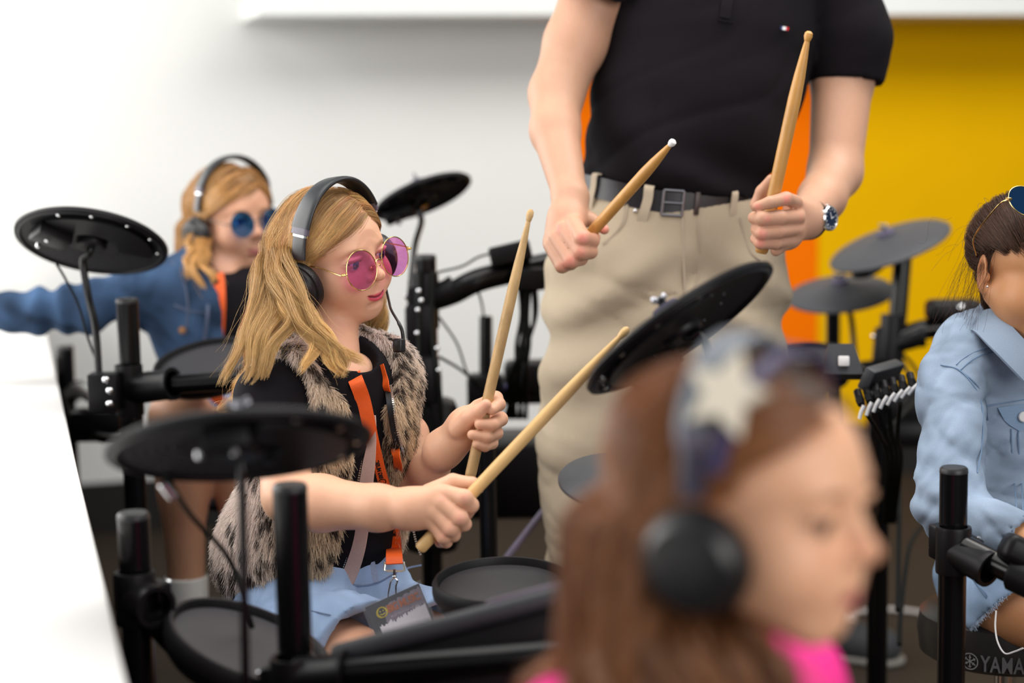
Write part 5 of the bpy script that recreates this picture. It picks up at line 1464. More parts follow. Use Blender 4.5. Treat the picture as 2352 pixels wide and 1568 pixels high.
boom = mk('mic_boom', tube(catmull(np.array(mb), 6), np.r_[np.full(19, .0019), np.full(12, .0026)][:31], 10), HP['cup'], hp)
mq = W(917, 793, 2.545)
mk('microphone', rbox(mq, (.0078, .0062, .0098), [unit(RT * .8 - FW * .6), unit(RT * .6 + FW * .8), UP], .003, 3), HP['cup'], boom)
mk('mic_foam', lathe([(0, .0012), (.006, .001), (.0068, 0), (.0066, -.002)], mq - unit(RT * .8 - FW * .6) * .0080, -unit(RT * .8 - FW * .6), 20), mat('grey_mic_foam', (.35, .31, .33), .9, noise=.3, nscale=900, bump=.5, bscale=1500), boom)
gl = glasses('round_glasses', 'round gold-rimmed glasses with purple-pink lenses worn by the girl in fur', hm, tinted('pink_lens', (0.87, 0.53, 0.81)), M['gold'], 0.0325, 0.099, 0.0400, -0.008, wrap=0.05)

SG = 'wooden drumsticks in the hands of the players'
drumstick('drumstick', 'worn pale drumstick held upright in the left hand of the girl in fur', W(1079, 1098, 2.452), W(1220, 480, 2.44), 0.0075, M['stick_worn'])
drumstick('drumstick', 'smooth pale drumstick pointing up right from the near fist of the girl in fur', W(962, 1262, 2.358), W(1444, 752, 2.36), 0.0082, M['stick_pale'])
# stool under her
st2 = thing('drum_stool', 'black round drum stool under the girl in the fur vest and denim shorts', 'stool', (*tm.w((-.02, 0, -.3))[:2], 0))
q = tm.w((-0.02, 0, -0.27)); q[2] = min(q[2], HR[2] - 0.075)
mk('seat', lathe([(0, -.06), (.12, -.06), (.135, -.04), (.13, -.004), (0, 0)], q, (0, 0, 1), 40), M['rubber'], st2)
mk('stool_post', rod((q[0], q[1], .03), q - np.array([0, 0, .05]), .016), M['chrome'], st2)
for a in (0.4, 2.5, 4.6): mk('leg', tube([(q[0], q[1], .2), (q[0] + .2 * math.cos(a), q[1] + .2 * math.sin(a), .012)], .010), M['gloss_metal'], st2)

# ================================================================ the instructor
man = thing('person', 'standing man in black polo and beige chinos holding two drumsticks, head above the frame', 'person', (*W(1530, 1300, 3.0)[:2], 0))
MSK = (0.55, 0.305, 0.20)
EX = [(1, 0, 0), (0, 1, 0), (0, 0, 1)]
def pxr(px, py, d, r): return W(px, py, d), r / FPX * d
# arms and hands
mr = hand_vol([
    [(1318, 512, 2.735, 19), (1338, 547, 2.705, 19.5), (1360, 553, 2.725, 17), (1366, 545, 2.752, 14)],
    [(1296, 527, 2.740, 19), (1335, 578, 2.708, 19), (1356, 578, 2.728, 17), (1358, 566, 2.752, 14)],
    [(1277, 545, 2.745, 18), (1312, 599, 2.716, 18.5), (1334, 594, 2.735, 16), (1336, 582, 2.757, 13)],
    [(1263, 563, 2.752, 16), (1291, 611, 2.728, 16.5), (1312, 606, 2.745, 14), (1315, 596, 2.762, 12)],
    [(1330, 490, 2.80, 19), (1358, 505, 2.785, 16.5), (1378, 518, 2.775, 14.5), (1388, 527, 2.768, 12)]],
    [((1310, 455, 2.80, 39), (1306, 500, 2.78, 37)), ((1306, 500, 2.78, 37), (1316, 515, 2.757, 25)), ((1304, 505, 2.78, 35), (1296, 530, 2.76, 24)), ((1300, 505, 2.78, 33), (1277, 547, 2.765, 22)),
     ((1296, 505, 2.78, 30), (1266, 560, 2.77, 18)), ((1275, 300, 2.90, 55), (1310, 455, 2.80, 39)), ((1278, 215, 2.95, 61), (1275, 300, 2.90, 55)), ((1322, 100, 2.98, 71), (1278, 215, 2.95, 61)), ((1390, -60, 3.0, 84), (1322, 100, 2.98, 71))], 0.0026, k=0.004, kp=0.016)
MRm = skin_hand(mr, MSK, (0.80, 0.24, 0.20), [(1338, 547, 2.69, 14), (1335, 578, 2.69, 14), (1312, 599, 2.70, 14), (1291, 611, 2.71, 13), (1287, 525, 2.735, 10), (1385, 525, 2.76, 14)])
ml = hand_vol([
    [(1828, 464, 2.735, 16), (1806, 456, 2.685, 16), (1768, 465, 2.655, 14.5), (1738, 474, 2.660, 11.5)],
    [(1832, 498, 2.735, 18), (1790, 500, 2.675, 18), (1752, 502, 2.655, 17.5), (1732, 500, 2.682, 15)],
    [(1828, 525, 2.740, 17), (1786, 531, 2.680, 17), (1750, 535, 2.660, 16.5), (1737, 526, 2.685, 14)],
    [(1816, 551, 2.745, 15), (1780, 558, 2.69, 15), (1747, 558, 2.668, 14.5), (1734, 548, 2.683, 12)],
    [(1770, 500, 2.765, 22), (1740, 470, 2.752, 17), (1750, 440, 2.745, 15), (1772, 412, 2.740, 12.5)]],
    [((1935, 180, 3.05, 70), (1918, 395, 3.0, 60)), ((1918, 395, 3.0, 60), (1888, 455, 2.92, 52)), ((1888, 455, 2.92, 52), (1850, 500, 2.815, 40)), ((1850, 500, 2.815, 38), (1824, 478, 2.75, 26)), ((1850, 504, 2.81, 36), (1822, 515, 2.75, 26)),
     ((1848, 508, 2.81, 34), (1812, 545, 2.755, 22)), ((1812, 548, 2.755, 20), (1782, 576, 2.715, 13)), ((1812, 530, 2.755, 24), (1768, 515, 2.735, 20)), ((1915, -100, 3.06, 86), (1935, 180, 3.05, 70))], 0.0026, k=0.004, kp=0.016)
MLm = skin_hand(ml, MSK, (0.80, 0.24, 0.20), [(1806, 457, 2.67, 13), (1770, 503, 2.64, 13), (1752, 536, 2.645, 13), (1748, 558, 2.655, 13), (1772, 414, 2.70, 16), (1832, 500, 2.72, 9), (1739, 474, 2.65, 9)])
mh = Head(W(1668, -560, 3.0), -100, 8, 0, 1.08)
HVm = head_mesh(mh, 0.003, MSK, (0.55, 0.22, 0.19), smile=0.4, adult=1, neck=mh.l(W(1655, -230, 3.04)), blush=0.2, brow=(0.10, 0.06, 0.04))
tb = Vol((W(1290, 0, 3.0)[0], 2.72, 0.02), (W(2060, 0, 3.0)[0], 3.3, W(1640, -300, 3.0)[2]), .008)
for (px, py, w, dp, hh) in ((1636, -60, 225, .10, .16), (1615, 130, 225, .105, .16), (1570, 330, 205, .10, .12), (1540, 470, 180, .085, .10), (1535, 620, 215, .10, .12)): tb.ell(W(px, py, 3.02), (w / FPX * 3, dp, hh), [(1, 0, 0), (0, 1, 0), (0, 0, 1)], k=.03)
tb.cap(W(1655, -100, 3.04), W(1657, -300, 3.04), .05, k=.02)
tb.cap(W(1400, -70, 3.0), W(1640, -120, 3.03), .05, k=.03); tb.cap(W(1910, -100, 3.06), W(1640, -120, 3.03), .05, k=.03)
for a_, b_ in (((1400, 650), (1350, 1500)), ((1668, 650), (1655, 1500))): tb.cap(W(*a_, 3.02), W(*b_, 3.02), .072, .045, k=.02)
TBV, TBQ = tb.mesh(1)
parts = merge_q(HVm, MRm, MLm, (TBV, TBQ, flat_col(TBV, MSK, 4)))
mk('body', parts[:2], SKIN, man, colors=parts[2])
eyes(mh, man, IRIS_BROWN, MI)
V_, Q_ = cap_mesh(mh, 0.004, 0.004)
mhair = mk('hair', (V_, Q_), mat('short_brown_hair', (0.05, 0.03, 0.018), 0.6, noise=.4, nscale=120, bump=.6, bscale=300), man)

# polo shirt
polo_m = mat('black_pique', (0.0075, 0.0058, 0.0080), 0.85, noise=0.25, nscale=700, bump=0.35, bscale=1400, spec=0.12)
lo, hi = W(1290, 480, 2.8), W(2080, -330, 3.0)
pv = Vol((lo[0], 2.68, lo[2] - .01), (hi[0] + .04, 3.30, hi[2]), 0.0055)
for (px, py, d, w, dp, hh) in ((1636, -60, 3.03, 255, .125, .16), (1622, 90, 3.02, 250, .125, .15), (1600, 220, 3.01, 246, .122, .12), (1570, 330, 3.0, 231, .118, .10), (1545, 425, 3.0, 212, .112, .08)):
    pv.ell(W(px, py, d), (w / FPX * d, dp, hh), EX, k=0.03)
pv.cap(W(1420, -130, 3.02), W(1880, -150, 3.06), .080, k=.05)
sl, X, Y, Z = pv.reg(pv.lo, pv.lo + pv.h * pv.n)
# sleeves, each cut square at its cuff
for pts, c0, c1, hole in (([(1890, -150, 3.05, 105), (1945, 90, 3.05, 92), (1938, 260, 3.05, 78)], (1940, 188, 3.05), (1936, 300, 3.05, 1945, 90, 3.05), 72),
                          ([(1415, -140, 3.0, 98), (1385, -10, 2.975, 88), (1330, 90, 2.965, 78)], (1396, 20, 2.97), (1340, 120, 2.97, 1400, -20, 2.98), 78)):
    sv_ = Vol(pv.lo, pv.lo + pv.h * (pv.n - 1), pv.h)
    leg_ = [pxr(*q) for q in pts]
    for (p, r), (q, r2) in zip(leg_[:-1], leg_[1:]): sv_.cap(p, q, r, r2, k=.03)
    p0 = W(*c0); ax = unit(W(*c1[:3]) - W(*c1[3:]))
    sv_.cut(p0, ax); sv_.cap(p0 - ax * .004, p0 + ax * .06, hole / FPX * 3.0, k=.003, op='sub')
    n_ = [min(a_, b_) for a_, b_ in zip(pv.F.shape, sv_.F.shape)]; w_ = tuple(slice(0, k_) for k_ in n_)
    A_, B_ = pv.F[w_], sv_.F[w_]; t_ = np.clip(.5 + .5 * (A_ - B_) / .02, 0, 1)
    pv.F[w_] = np.minimum(A_, B_)
def folds(X, Y, Z):
    u = (X - 0.30) * 0.75 + (Z - 1.15) * 0.62; w = -(X - 0.30) * .62 + (Z - 1.15) * .75
    low = np.clip((1.25 - Z) / .15, 0, 1)
    return 0.0070 * np.sin(u * 46 + 1.4 * np.sin(w * 11 + 1)) * low + 0.0030 * np.sin((X * .25 + Z) * 75 + 1.5 * np.sin(X * 18)) * low ** 2 + wob(X, Y, Z, 22, 5, 0.0045)
pv.warp(folds)
pv.warp(lambda X, Y, Z: ridge(X, Y, Z * 1.3, 20, 34, .0050) * np.clip((1.34 - Z) / .15, 0.3, 1))
# hem hangs over the belt
h0 = W(1335, 404, 3.0); h1 = W(1510, 446, 2.9); h2 = W(1740, 452, 3.0)
hz = lambda X: np.interp(X, [h0[0], h1[0], h2[0]], [h0[2], h1[2], h2[2]])
pv.F = np.maximum(pv.F, (hz(X[:, 0, 0])[:, None, None] - Z)).astype(f32)
pv.cut(W(1640, -215, 3.0), (0, 0, 1))
PV, PQ = pv.mesh(2)
polo = mk('polo_shirt', (PV, PQ), polo_m, man)
def on_vol(vol, px, py, lift):
    p = vol.hit(px, py); return p - FW * lift
def decal(vol, pts, lift, name, m, par):
    """a small flat badge laid on a cloth surface"""
    P = np.array([on_vol(vol, x, y, lift) for x, y in pts])
    return mk(name, (P, [tuple(range(len(P)))]), m, par, smooth=False)
fx = np.array([18.5, 3.2]); fy = np.array([-1.5, 7.5]); f0 = np.array([1792.5, 61.0])
for i, (a, b, c, nm) in enumerate(((0, .26, (0.015, 0.03, 0.12), 'navy'), (.26, .68, (.85, .85, .85), 'white'), (.68, 1.0, (.62, .01, .025), 'red'))):
    decal(pv, [f0 + fx * a, f0 + fx * b, f0 + fx * b + fy, f0 + fx * a + fy], 0.006, 'flag_patch', mat(nm + '_thread', c, .7, noise=.1, nscale=900), polo)
strip(pv, [(1672, -10), (1668, 15), (1664, 42)], 0.018, polo_m, 'button_placket', polo, off=0.003)
strip(pv, [(1648, 45), (1664, 49), (1684, 52)], 0.003, polo_m, 'placket_stitch', polo, off=.004, wd=UP)
ax = unit(W(1936, 300, 3.05) - W(1945, 90, 3.05))
mk('cuff_rib', lathe([(0.0540, -.024), (.0555, -.023), (.0555, -.002), (.054, 0), (.0525, -.001)], W(1940, 186, 3.05), ax, 48), polo_m, polo)

# chinos
chino_m = mat('beige_chino_cotton', (0.46, 0.38, 0.275), 0.85, noise=0.08, nscale=500, bump=0.3, bscale=1200, spec=.2)
lo = W(1200, 1400, 3.0); hi = W(1850, 430, 3.0)
cv = Vol((lo[0], 2.70, 0.02), (hi[0], 3.35, hi[2] + .03), 0.0065)
for (px, py, d, w, dp, hh) in ((1540, 470, 3.0, 203, .108, .08), (1536, 570, 3.01, 243, .122, .11), (1534, 660, 3.02, 262, .128, .11)):
    cv.ell(W(px, py, d), (w / FPX * d, dp, hh), EX, k=0.04)
def leg(vol, pts, k=.04):
    for a, b in zip(pts[:-1], pts[1:]):
        (p, r), (q, s) = pxr(*a), pxr(*b); vol.cap(p, q, r, s, k=k)
gz = lambda px, d: np.array([*W(px, 1000, d)[:2], 0.07])
legR = [(1398, 640, 3.0, 128), (1365, 850, 2.99, 112), (1345, 1040, 2.98, 100), (1345, 1240, 3.0, 92), (1350, 1500, 3.02, 84)]
legL = [(1668, 640, 3.02, 130), (1672, 830, 3.0, 108), (1668, 1040, 2.98, 98), (1660, 1240, 3.0, 90), (1655, 1500, 3.02, 82)]
leg(cv, legR); leg(cv, legL)
for L_ in (legR, legL):
    p, r = pxr(*L_[-1]); cv.cap(p, np.array([p[0], p[1], .10]), r, .052, k=.04)
sl, X, Y, Z = cv.reg(cv.lo, cv.lo + cv.h * cv.n)
bxd = unit(RT * 0.994 - UP * 0.10)
bel_c = W(1537, 468, 3.0)
nrm = unit(np.cross(bxd, np.array([0, -1.0, 0.05])) * -1); nrm = nrm if nrm[2] > 0 else -nrm
def cf(X, Y, Z):
    low = np.clip((1.02 - Z) / .1, 0, 1)
    u = Z + 0.45 * np.abs(X - 0.255)
    return low * (0.0080 * np.sin(u * 62 + 2.0 * np.sin(X * 14)) * np.exp(-((Z - .88) / .10) ** 2) + 0.005 * np.sin(Z * 48 + X * 20 + 1.6 * np.sin(X * 25)) * np.exp(-((Z - .52) / .16) ** 2) + wob(X, Y, Z, 24, 8, 0.0075))
cv.warp(cf)
cv.warp(lambda X, Y, Z: ridge(X, Y, Z * 1.6, 28, 33, .0065) * np.clip((1.03 - Z) / .1, 0, 1))
bx_px = np.linspace(1250, 1850, 40); bz_ = np.array([W(x, np.interp(x, [1330, 1400, 1480, 1540, 1740], [421, 437, 457, 466, 470]), 3.0)[2] for x in bx_px])
cv.F = np.maximum(cv.F, Z - np.interp(X[:, 0, 0], [W(x, 450, 3.0)[0] for x in bx_px], bz_)[:, None, None] - 0.0185).astype(f32)
CV, CQ = cv.mesh(2)
chinos = mk('chinos', (CV, CQ), chino_m, man)
seam_c = mat('beige_seam', (0.44, 0.36, 0.27), 0.9, noise=.1, nscale=600, bump=.3, bscale=900)
strip(cv, [(1567, 495), (1568, 540), (1570, 600), (1573, 680)], 0.0040, seam_c, 'fly_seam', chinos, off=.002)
strip(cv, [(1602, 500), (1606, 560), (1605, 620), (1590, 680)], 0.0022, seam_c, 'fly_stitch', chinos, off=.002)
strip(cv, [(1440, 470), (1432, 510), (1405, 545), (1385, 560)], 0.0040, seam_c, 'pocket_edge', chinos, off=.003)
strip(cv, [(1700, 500), (1708, 540), (1722, 580), (1745, 600)], 0.0040, seam_c, 'pocket_edge', chinos, off=.003)
mk('waist_button', sph(cv.hit(1459, 484) - FW * .002, .0035, 10, 6), M['chrome'], chinos)
# belt
belt = thing('belt', 'black leather belt with steel buckle through the loops of beige chinos', 'belt', bel_c)
t = np.linspace(0, 2 * np.pi, 72)
BY = lambda x: np.interp(x, [1330, 1400, 1480, 1540, 1740], [421, 437, 457, 466, 470])
rx, ry = 205 / FPX * 3.0, .112
fy_ = np.cross(nrm, bxd)
bp = bel_c + np.outer(np.cos(t), bxd) * rx + np.outer(np.sin(t), fy_) * ry
for _ in range(3):
    q_ = PX(bp); bp = bp + np.outer((q_[:, 1] - BY(q_[:, 0]) - np.where(q_[:, 2] > 3.0, -12, 0)) * q_[:, 2] / FPX, UP)
mk('strap', ribbon(bp, nrm, 0.034, 0.004), mat('black_leather', (0.010, 0.009, 0.013), 0.33, noise=.2, nscale=90, bump=.25, bscale=600), belt)
def belt_at(px):
    P = PX(bp); fr_ = P[:, 2] < 3.0
    i = np.nonzero(fr_)[0]; j = i[np.argmin(np.abs(P[i, 0] - px))]
    return bp[j], unit(bp[min(j + 1, 71)] - bp[j - 1])
c, tdir = belt_at(1536); tdir = tdir if tdir @ RT > 0 else -tdir
on = np.cross(tdir, nrm); on = on if on @ FW < 0 else -on
c = c + on * .004
hw, hh = .016, .0195
mk('buckle', join(*[tube([c + tdir * a * hw + nrm * b * hh, c + tdir * a2 * hw + nrm * b2 * hh], .0024, 8) for a, b, a2, b2 in ((-1, -1, 1, -1), (-1, 1, 1, 1), (-1, -1, -1, 1), (1, -1, 1, 1))], tube([c - tdir * hw, c + tdir * hw + on * .003], .0018, 8)), M['dark_steel'], belt)
c2, td2 = belt_at(1598); mk('keeper_loop', rbox(c2 + on * .003, (.004, .003, .018), [td2, np.cross(nrm, td2), nrm], .001), mat('brown_edge_leather', (.05, .03, .028), .4, noise=.1), belt)
for px, w in ((1487, .0155), (1686, .0125), (1372, .012)):
    c2, td2 = belt_at(px); td2 = td2 if td2 @ RT > 0 else -td2
    o2 = np.cross(td2, nrm); o2 = o2 if o2 @ FW < 0 else -o2
    dn = unit(-nrm - td2 * (0.18 if px < 1600 else 0))
    P = [c2 + nrm * .022 - o2 * .004, c2 + nrm * .019 + o2 * .006, c2 + o2 * .0065, c2 + dn * .020 + o2 * .006, c2 + dn * .034 + o2 * .003, c2 + dn * .042 - o2 * .000]
    mk('belt_loop', ribbon(catmull(np.array(P), 4), td2, w, .0022), mat('beige_loop', (0.50, 0.41, 0.30), .85, noise=.1, nscale=600, bump=.3, bscale=900), chinos)
# shoes
for px, d in ((1350, 3.02), (1655, 3.02)):
    p = W(px, 1500, d); s_ = Vol((p[0] - .07, p[1] - .24, -.01), (p[0] + .07, p[1] + .12, .13), .005)
    s_.cap((p[0], p[1] + .03, .045), (p[0], p[1] - .15, .035), .042, .038, k=0); s_.cap((p[0], p[1], .06), (p[0], p[1], .10), .045, .042, k=.02)
    s_.cut((0, 0, .002), (0, 0, -1)); V_, Q_ = s_.mesh(1)
    mk('shoe', (V_, Q_), M['rubber'], man)
# watch
watch = thing('wristwatch', 'steel wristwatch with dark blue dial on the wrist of the standing man', 'watch', W(1848, 512, 2.78))
wa = unit(W(1888, 455, 2.92) - W(1850, 500, 2.815)); wc = W(1856, 503, 2.822)
wn = unit(RT * 0.78 - FW * 0.66 + UP * -0.10); wd0 = wn; wn = unit(unit(wn - wa * (wn @ wa)) + 0.9 * unit(RT * .45 - FW * .9))
mk('strap', lathe([(.0285, -.009), (.0315, -.0085), (.0315, .0085), (.0285, .009)], wc, wa, 40), mat('dark_brown_strap', (.022, .012, .010), .4, noise=.3, nscale=120, bump=.2), watch)
wcc = wc + unit(wd0 - wa * (wd0 @ wa)) * .0290 - FW * .004
mk('case', lathe([(0, 0), (.0175, 0), (.0195, .002), (.0195, .0065), (.0178, .0085), (.0165, .0085), (.0160, .0072)], wcc, wn, 40), M['chrome'], watch)
mk('dial', lathe([(.0161, .0070), (0, .0073)], wcc, wn, 40), mat('blue_dial', (.008, .02, .05), .45, noise=.3, nscale=100, spec=.15), watch)
up_w = unit(np.cross(wn, wa)); wa = np.cross(up_w, wn)
mk('hands', join(rbox(wcc + wn * .0080 + up_w * .004, (.0005, .0055, .0003), [wa, up_w, wn], 0), rbox(wcc + wn * .0082 + wa * .003, (.0040, .0005, .0003), [wa, up_w, wn], 0),
     *[rbox(wcc + wn * .0076 + (math.cos(k * math.pi / 6) * wa + math.sin(k * math.pi / 6) * up_w) * .0135, (.0012, .0004, .0003), [math.cos(k * math.pi / 6) * wa + math.sin(k * math.pi / 6) * up_w, -math.sin(k * math.pi / 6) * wa + math.cos(k * math.pi / 6) * up_w, wn], 0) for k in range(12)]), M['white_plastic'], watch)
mk('crown', rod(wcc + wn * .004 + up_w * .0195, wcc + wn * .004 + up_w * .0225, .0025, 10), M['chrome'], watch)
drumstick('drumstick', 'amber drumstick with white nylon tip slanting up right from a fist at the belt', W(1330, 566, 2.765), W(1549, 322, 2.62), 0.0087, M['stick'], M['white_plastic'])
drumstick('drumstick', 'thick amber drumstick held upright in front of the black polo sleeve', W(1748, 582, 2.722), W(1859, 71, 2.66), 0.0098, M['stick'])

# ================================================================ the girl in pale denim on the right
TAN = (0.52, 0.25, 0.115)
g2 = thing('person', 'dark-haired girl in pale denim jacket sitting at the right edge, blue sunglasses in hair', 'person', (*W(2300, 1450, 2.7)[:2], 0))
R2 = rotm(-70, 6, -2)
h2 = Head(W(2250, 630, 2.60) - 0.93 * (R2 @ np.array([-0.010, -0.080, -0.008])), -70, 6, -2, 0.93)
t2 = Torso(W(2352, 985, 2.74), -58, 0.10, k=1.02)
nb2 = t2.w((-0.004, 0, 0.14))
HV2 = head_mesh(h2, 0.0019, TAN, (0.42, 0.13, 0.10), smile=0.2, blush=0.2, lid=0.7, neck=h2.l(nb2), brow=(0.03, 0.018, 0.012), cheek=1.05)
S2R = W(2190, 868, 2.62); E2R = W(2186, 1165, 2.53); F2R = W(2352, 1240, 2.44)
S2L = t2.w((-.012, .115, .115)); E2L = W(2480, 1150, 2.7); F2L = W(2420, 1260, 2.5)
H2R, H2L = W(2318, 1368, 2.70), W(2450, 1352, 2.80); f2 = unit(t2.f * np.array([1, 1, 0]))
K2R = H2R + f2 * .30 + np.array([0, 0, -.02]); K2L = H2L + f2 * .30 + np.array([0, 0, -.02])
lo, hi = bounds([H2R, H2L, K2R, K2L, F2R, F2L, E2R, E2L, S2R, S2L, nb2], 0.12); lo[2] = 0
lv2 = Vol(lo, hi, 0.0055)
for a, b in ((H2R, K2R), (H2L, K2L)):
    c = np.array([b[0], b[1] + .05, .07]); lv2.cap(a, b, .068, .052, k=0); lv2.cap(b, c, .05, .033, k=.02); lv2.cap(c, c + f2 * .1 - np.array([0, 0, .035]), .03, .024, k=.02)
torso_prims(lv2, t2, -.014, neck=False)
lv2.cap(t2.w((0, 0, -.12)), (H2R + H2L) / 2, .08, .07, k=.03)
for a, b, c in ((S2R, E2R, F2R), (S2L, E2L, F2L)): lv2.cap(a, b, .032, .030, k=.02); lv2.cap(b, c, .030, .022, k=.02)
LV2, LQ2 = lv2.mesh(1)
def far_hand(p, d, res=.004):
    """a relaxed hand with five fingers, reaching on along d from the wrist p"""
    d = unit(d); s_ = unit(np.cross(d, (0, 0, 1))); n_ = np.cross(s_, d); v = Vol(p - .16, p + .16, res)
    v.cap(p - d * .05, p, .021, .019, k=0); v.cap(p, p + d * .05, .02, .022, k=.01)
    for i, (o, L) in enumerate(((-.026, .050), (-.009, .058), (.009, .054), (.025, .042))):
        k0 = p + d * .055 + s_ * o; k1 = k0 + d * L * .5 - n_ * .004; k2 = k1 + d * L * .4 - n_ * .018
        v.cap(p + d * .02 + s_ * o * .5, k0, .012, .0085, k=.006); v.chain([k0, k1, k2], [.008, .0075, .006], k=.002)
    k0 = p + d * .015 - s_ * .024; v.chain([p, k0, k0 + d * .03 - s_ * .014 - n_ * .006, k0 + d * .052 - s_ * .012 - n_ * .014], [.016, .011, .009, .007], k=.006)
    return v.mesh(1)
FH = far_hand(F2R, F2R - E2R)
parts = merge_q(HV2, (LV2, LQ2, flat_col(LV2, TAN, 4)), (FH[0], FH[1], flat_col(FH[0], TAN, 4)))
mk('body', parts[:2], SKIN, g2, colors=parts[2])
eyes(h2, g2, IRIS_BROWN, MI, (0.9, 0, -0.3))
mk('ear_stud', sph(W(2268, 658, 2.575), .0018, 10, 6), M['chrome'], g2)
# jacket
PD = (0.255, 0.325, 0.425)
lo, hi = bounds([t2.w((0, .22, .24)), t2.w((0, -.22, .24)), t2.w((.2, 0, -.2)), t2.w((-.2, 0, -.2)), E2R, F2R, E2L, F2L], .06)
jv = Vol(lo, hi, 0.0043)
torso_prims(jv, t2, 0.016, sh=.108)
jv.ell(t2.w((0.0, 0, -.10)), np.array((.105, .135, .10)), t2.axes(), k=.03)
for a, b, c, r in ((S2R, E2R, F2R, .0), (S2L, E2L, F2L, .0)):
    jv.cap(a, b, .048, .043, k=.03); jv.cap(b, c, .043, .032, k=.02)
sl, X, Y, Z = jv.reg(jv.lo, jv.lo + jv.h * jv.n)
def jf(X, Y, Z):
    q = np.sqrt((X - E2R[0]) ** 2 + (Y - E2R[1]) ** 2 + (Z - E2R[2]) ** 2)
    return wob(X, Y, Z, 50, 41, .0040) + .0045 * np.sin(Z * 150 + X * 60) * np.exp(-(q / .07) ** 2)
jv.warp(jf)
jv.warp(lambda X, Y, Z: ridge(X, Y, Z * 1.2, 48, 43, .0050, 5, 3))
jv.cut(t2.w((0, 0, -.165)), -t2.u)
ax = unit(F2R - E2R); 
jv.cap(F2R - ax * .004, F2R + ax * .06, .026, k=.002, op='sub')
dd = (X - F2R[0]) * ax[0] + (Y - F2R[1]) * ax[1] + (Z - F2R[2]) * ax[2]
jv.F = np.where(np.sqrt((X - F2R[0]) ** 2 + (Y - F2R[1]) ** 2 + (Z - F2R[2]) ** 2) < .07, np.maximum(jv.F, dd), jv.F).astype(f32)
jv.cap(t2.w((.03, 0, .165)), t2.w((.07, 0, .34)), .050, .075, k=.004, op='sub')
# open front showing a pale shirt
a_, l_, u_ = t2.loc(X, Y, Z)
jv.F = np.maximum(jv.F, -np.maximum(np.maximum(np.abs(l_ - .005) - np.interp(u_, [-.2, .05, .18], [.018, .012, .03]), .02 - a_), -.3)).astype(f32)
JV, JQ = jv.mesh(1)
jacket = mk('denim_jacket', (JV, JQ), lt_denim, g2, colors=denim_col(JV, PD, 51, 0.26))
shirt_v = Vol(lo, hi, .006); torso_prims(shirt_v, t2, 0.004); shirt_v.cut(t2.w((0, 0, .165)), t2.u + t2.f * .3); V_, Q_ = shirt_v.mesh(1)
mk('white_top', (V_, Q_), mat('white_cotton', (.75, .75, .76), .85, noise=.06), g2)
seam2 = mat('pale_denim_seam', (0.14, 0.22, 0.34), 0.9, noise=.2, nscale=500, bump=.4, bscale=900)
for nm, pts in (('yoke_seam', [(2196, 838), (2215, 822), (2245, 806), (2286, 796)]), ('yoke_seam', [(2206, 850), (2226, 832), (2255, 815), (2290, 806)]),
                ('sleeve_seam', [(2160, 838), (2200, 848), (2232, 880), (2252, 920), (2258, 970), (2254, 1030), (2244, 1085)]), ('sleeve_seam', [(2206, 852), (2240, 880), (2262, 920), (2268, 965)]),
                ('collar_seam', [(2250, 752), (2285, 790), (2320, 826), (2360, 866)]), ('panel_seam', [(2322, 985), (2324, 1040), (2330, 1110), (2336, 1190)]), ('panel_seam', [(2338, 985), (2340, 1040), (2346, 1110), (2350, 1185)]),
                ('pocket_seam', [(2266, 932), (2300, 926), (2360, 916)])):
    strip(jv, pts, .0017, seam2, nm, jacket, off=.0013, wd=UP if 'pocket' in nm or 'yoke' in nm else RT)
flap = [jv.hit(x, y) - FW * .004 for x, y in ((2290, 936), (2330, 930), (2375, 924), (2372, 975), (2340, 990), (2318, 976), (2306, 966))]
mk('pocket_flap', (np.array(flap + [p + FW * .0035 for p in flap]), [tuple(range(7))] + [(i, (i + 1) % 7, 7 + (i + 1) % 7, 7 + i) for i in range(7)]), mat('denim_flap', (0.23, .34, .48), .9, noise=.2, nscale=1100, bump=.25, bscale=2600), jacket, smooth=False)
mk('button', lathe([(0, .003), (.006, .0028), (.0078, .001), (.0078, -.001)], jv.hit(2349, 957) - FW * .006, unit(-FW - RT * .3), 20), M['white_plastic'], jacket)
# collar: a folded band round the neck
cpts = [W(2232, 742, 2.66), W(2262, 738, 2.61), W(2300, 775, 2.575), W(2345, 822, 2.56), W(2390, 870, 2.56)]
mk('collar', ribbon(catmull(np.array(cpts), 6), unit(UP * .62 + RT * .62 + FW * .25), .044, .006), mat('denim_collar', PD, .9, noise=.2, nscale=1100, bump=.25, bscale=2600), jacket)
# shorts
lo, hi = bounds([H2R, H2L, K2R, K2L, t2.w((0, 0, -.12))], .13)
sv2 = Vol(lo, hi, .005)
sv2.ell(t2.w((0, 0, -.22)), (.10, .125, .10), t2.axes(), k=0); sv2.cap(H2R, H2R + f2 * .2, .080, .078, k=.03); sv2.cap(H2L, H2L + f2 * .2, .088, .082, k=.03)
sl, X, Y, Z = sv2.reg(sv2.lo, sv2.lo + sv2.h * sv2.n)
for H_ in (H2R, H2L):
    p0 = W(2275, 1408, 2.60); ax = unit(RT * .69 - UP * .73 - FW * .25); sv2.F = np.maximum(sv2.F, ((X - p0[0]) * ax[0] + (Y - p0[1]) * ax[1] + (Z - p0[2]) * ax[2])).astype(f32)
sv2.warp(lambda X, Y, Z: wob(X, Y, Z, 70, 61, .004))
V_, Q_ = sv2.mesh(1)
sh2 = mk('shorts', (V_, Q_), lt_denim, g2, colors=denim_col(V_, (.30, .43, .62), 71, .3))
strip(sv2, [(2228, 1318), (2246, 1345), (2266, 1372), (2284, 1396)], .004, seam2, 'side_seam', sh2, off=.002)
fray = []
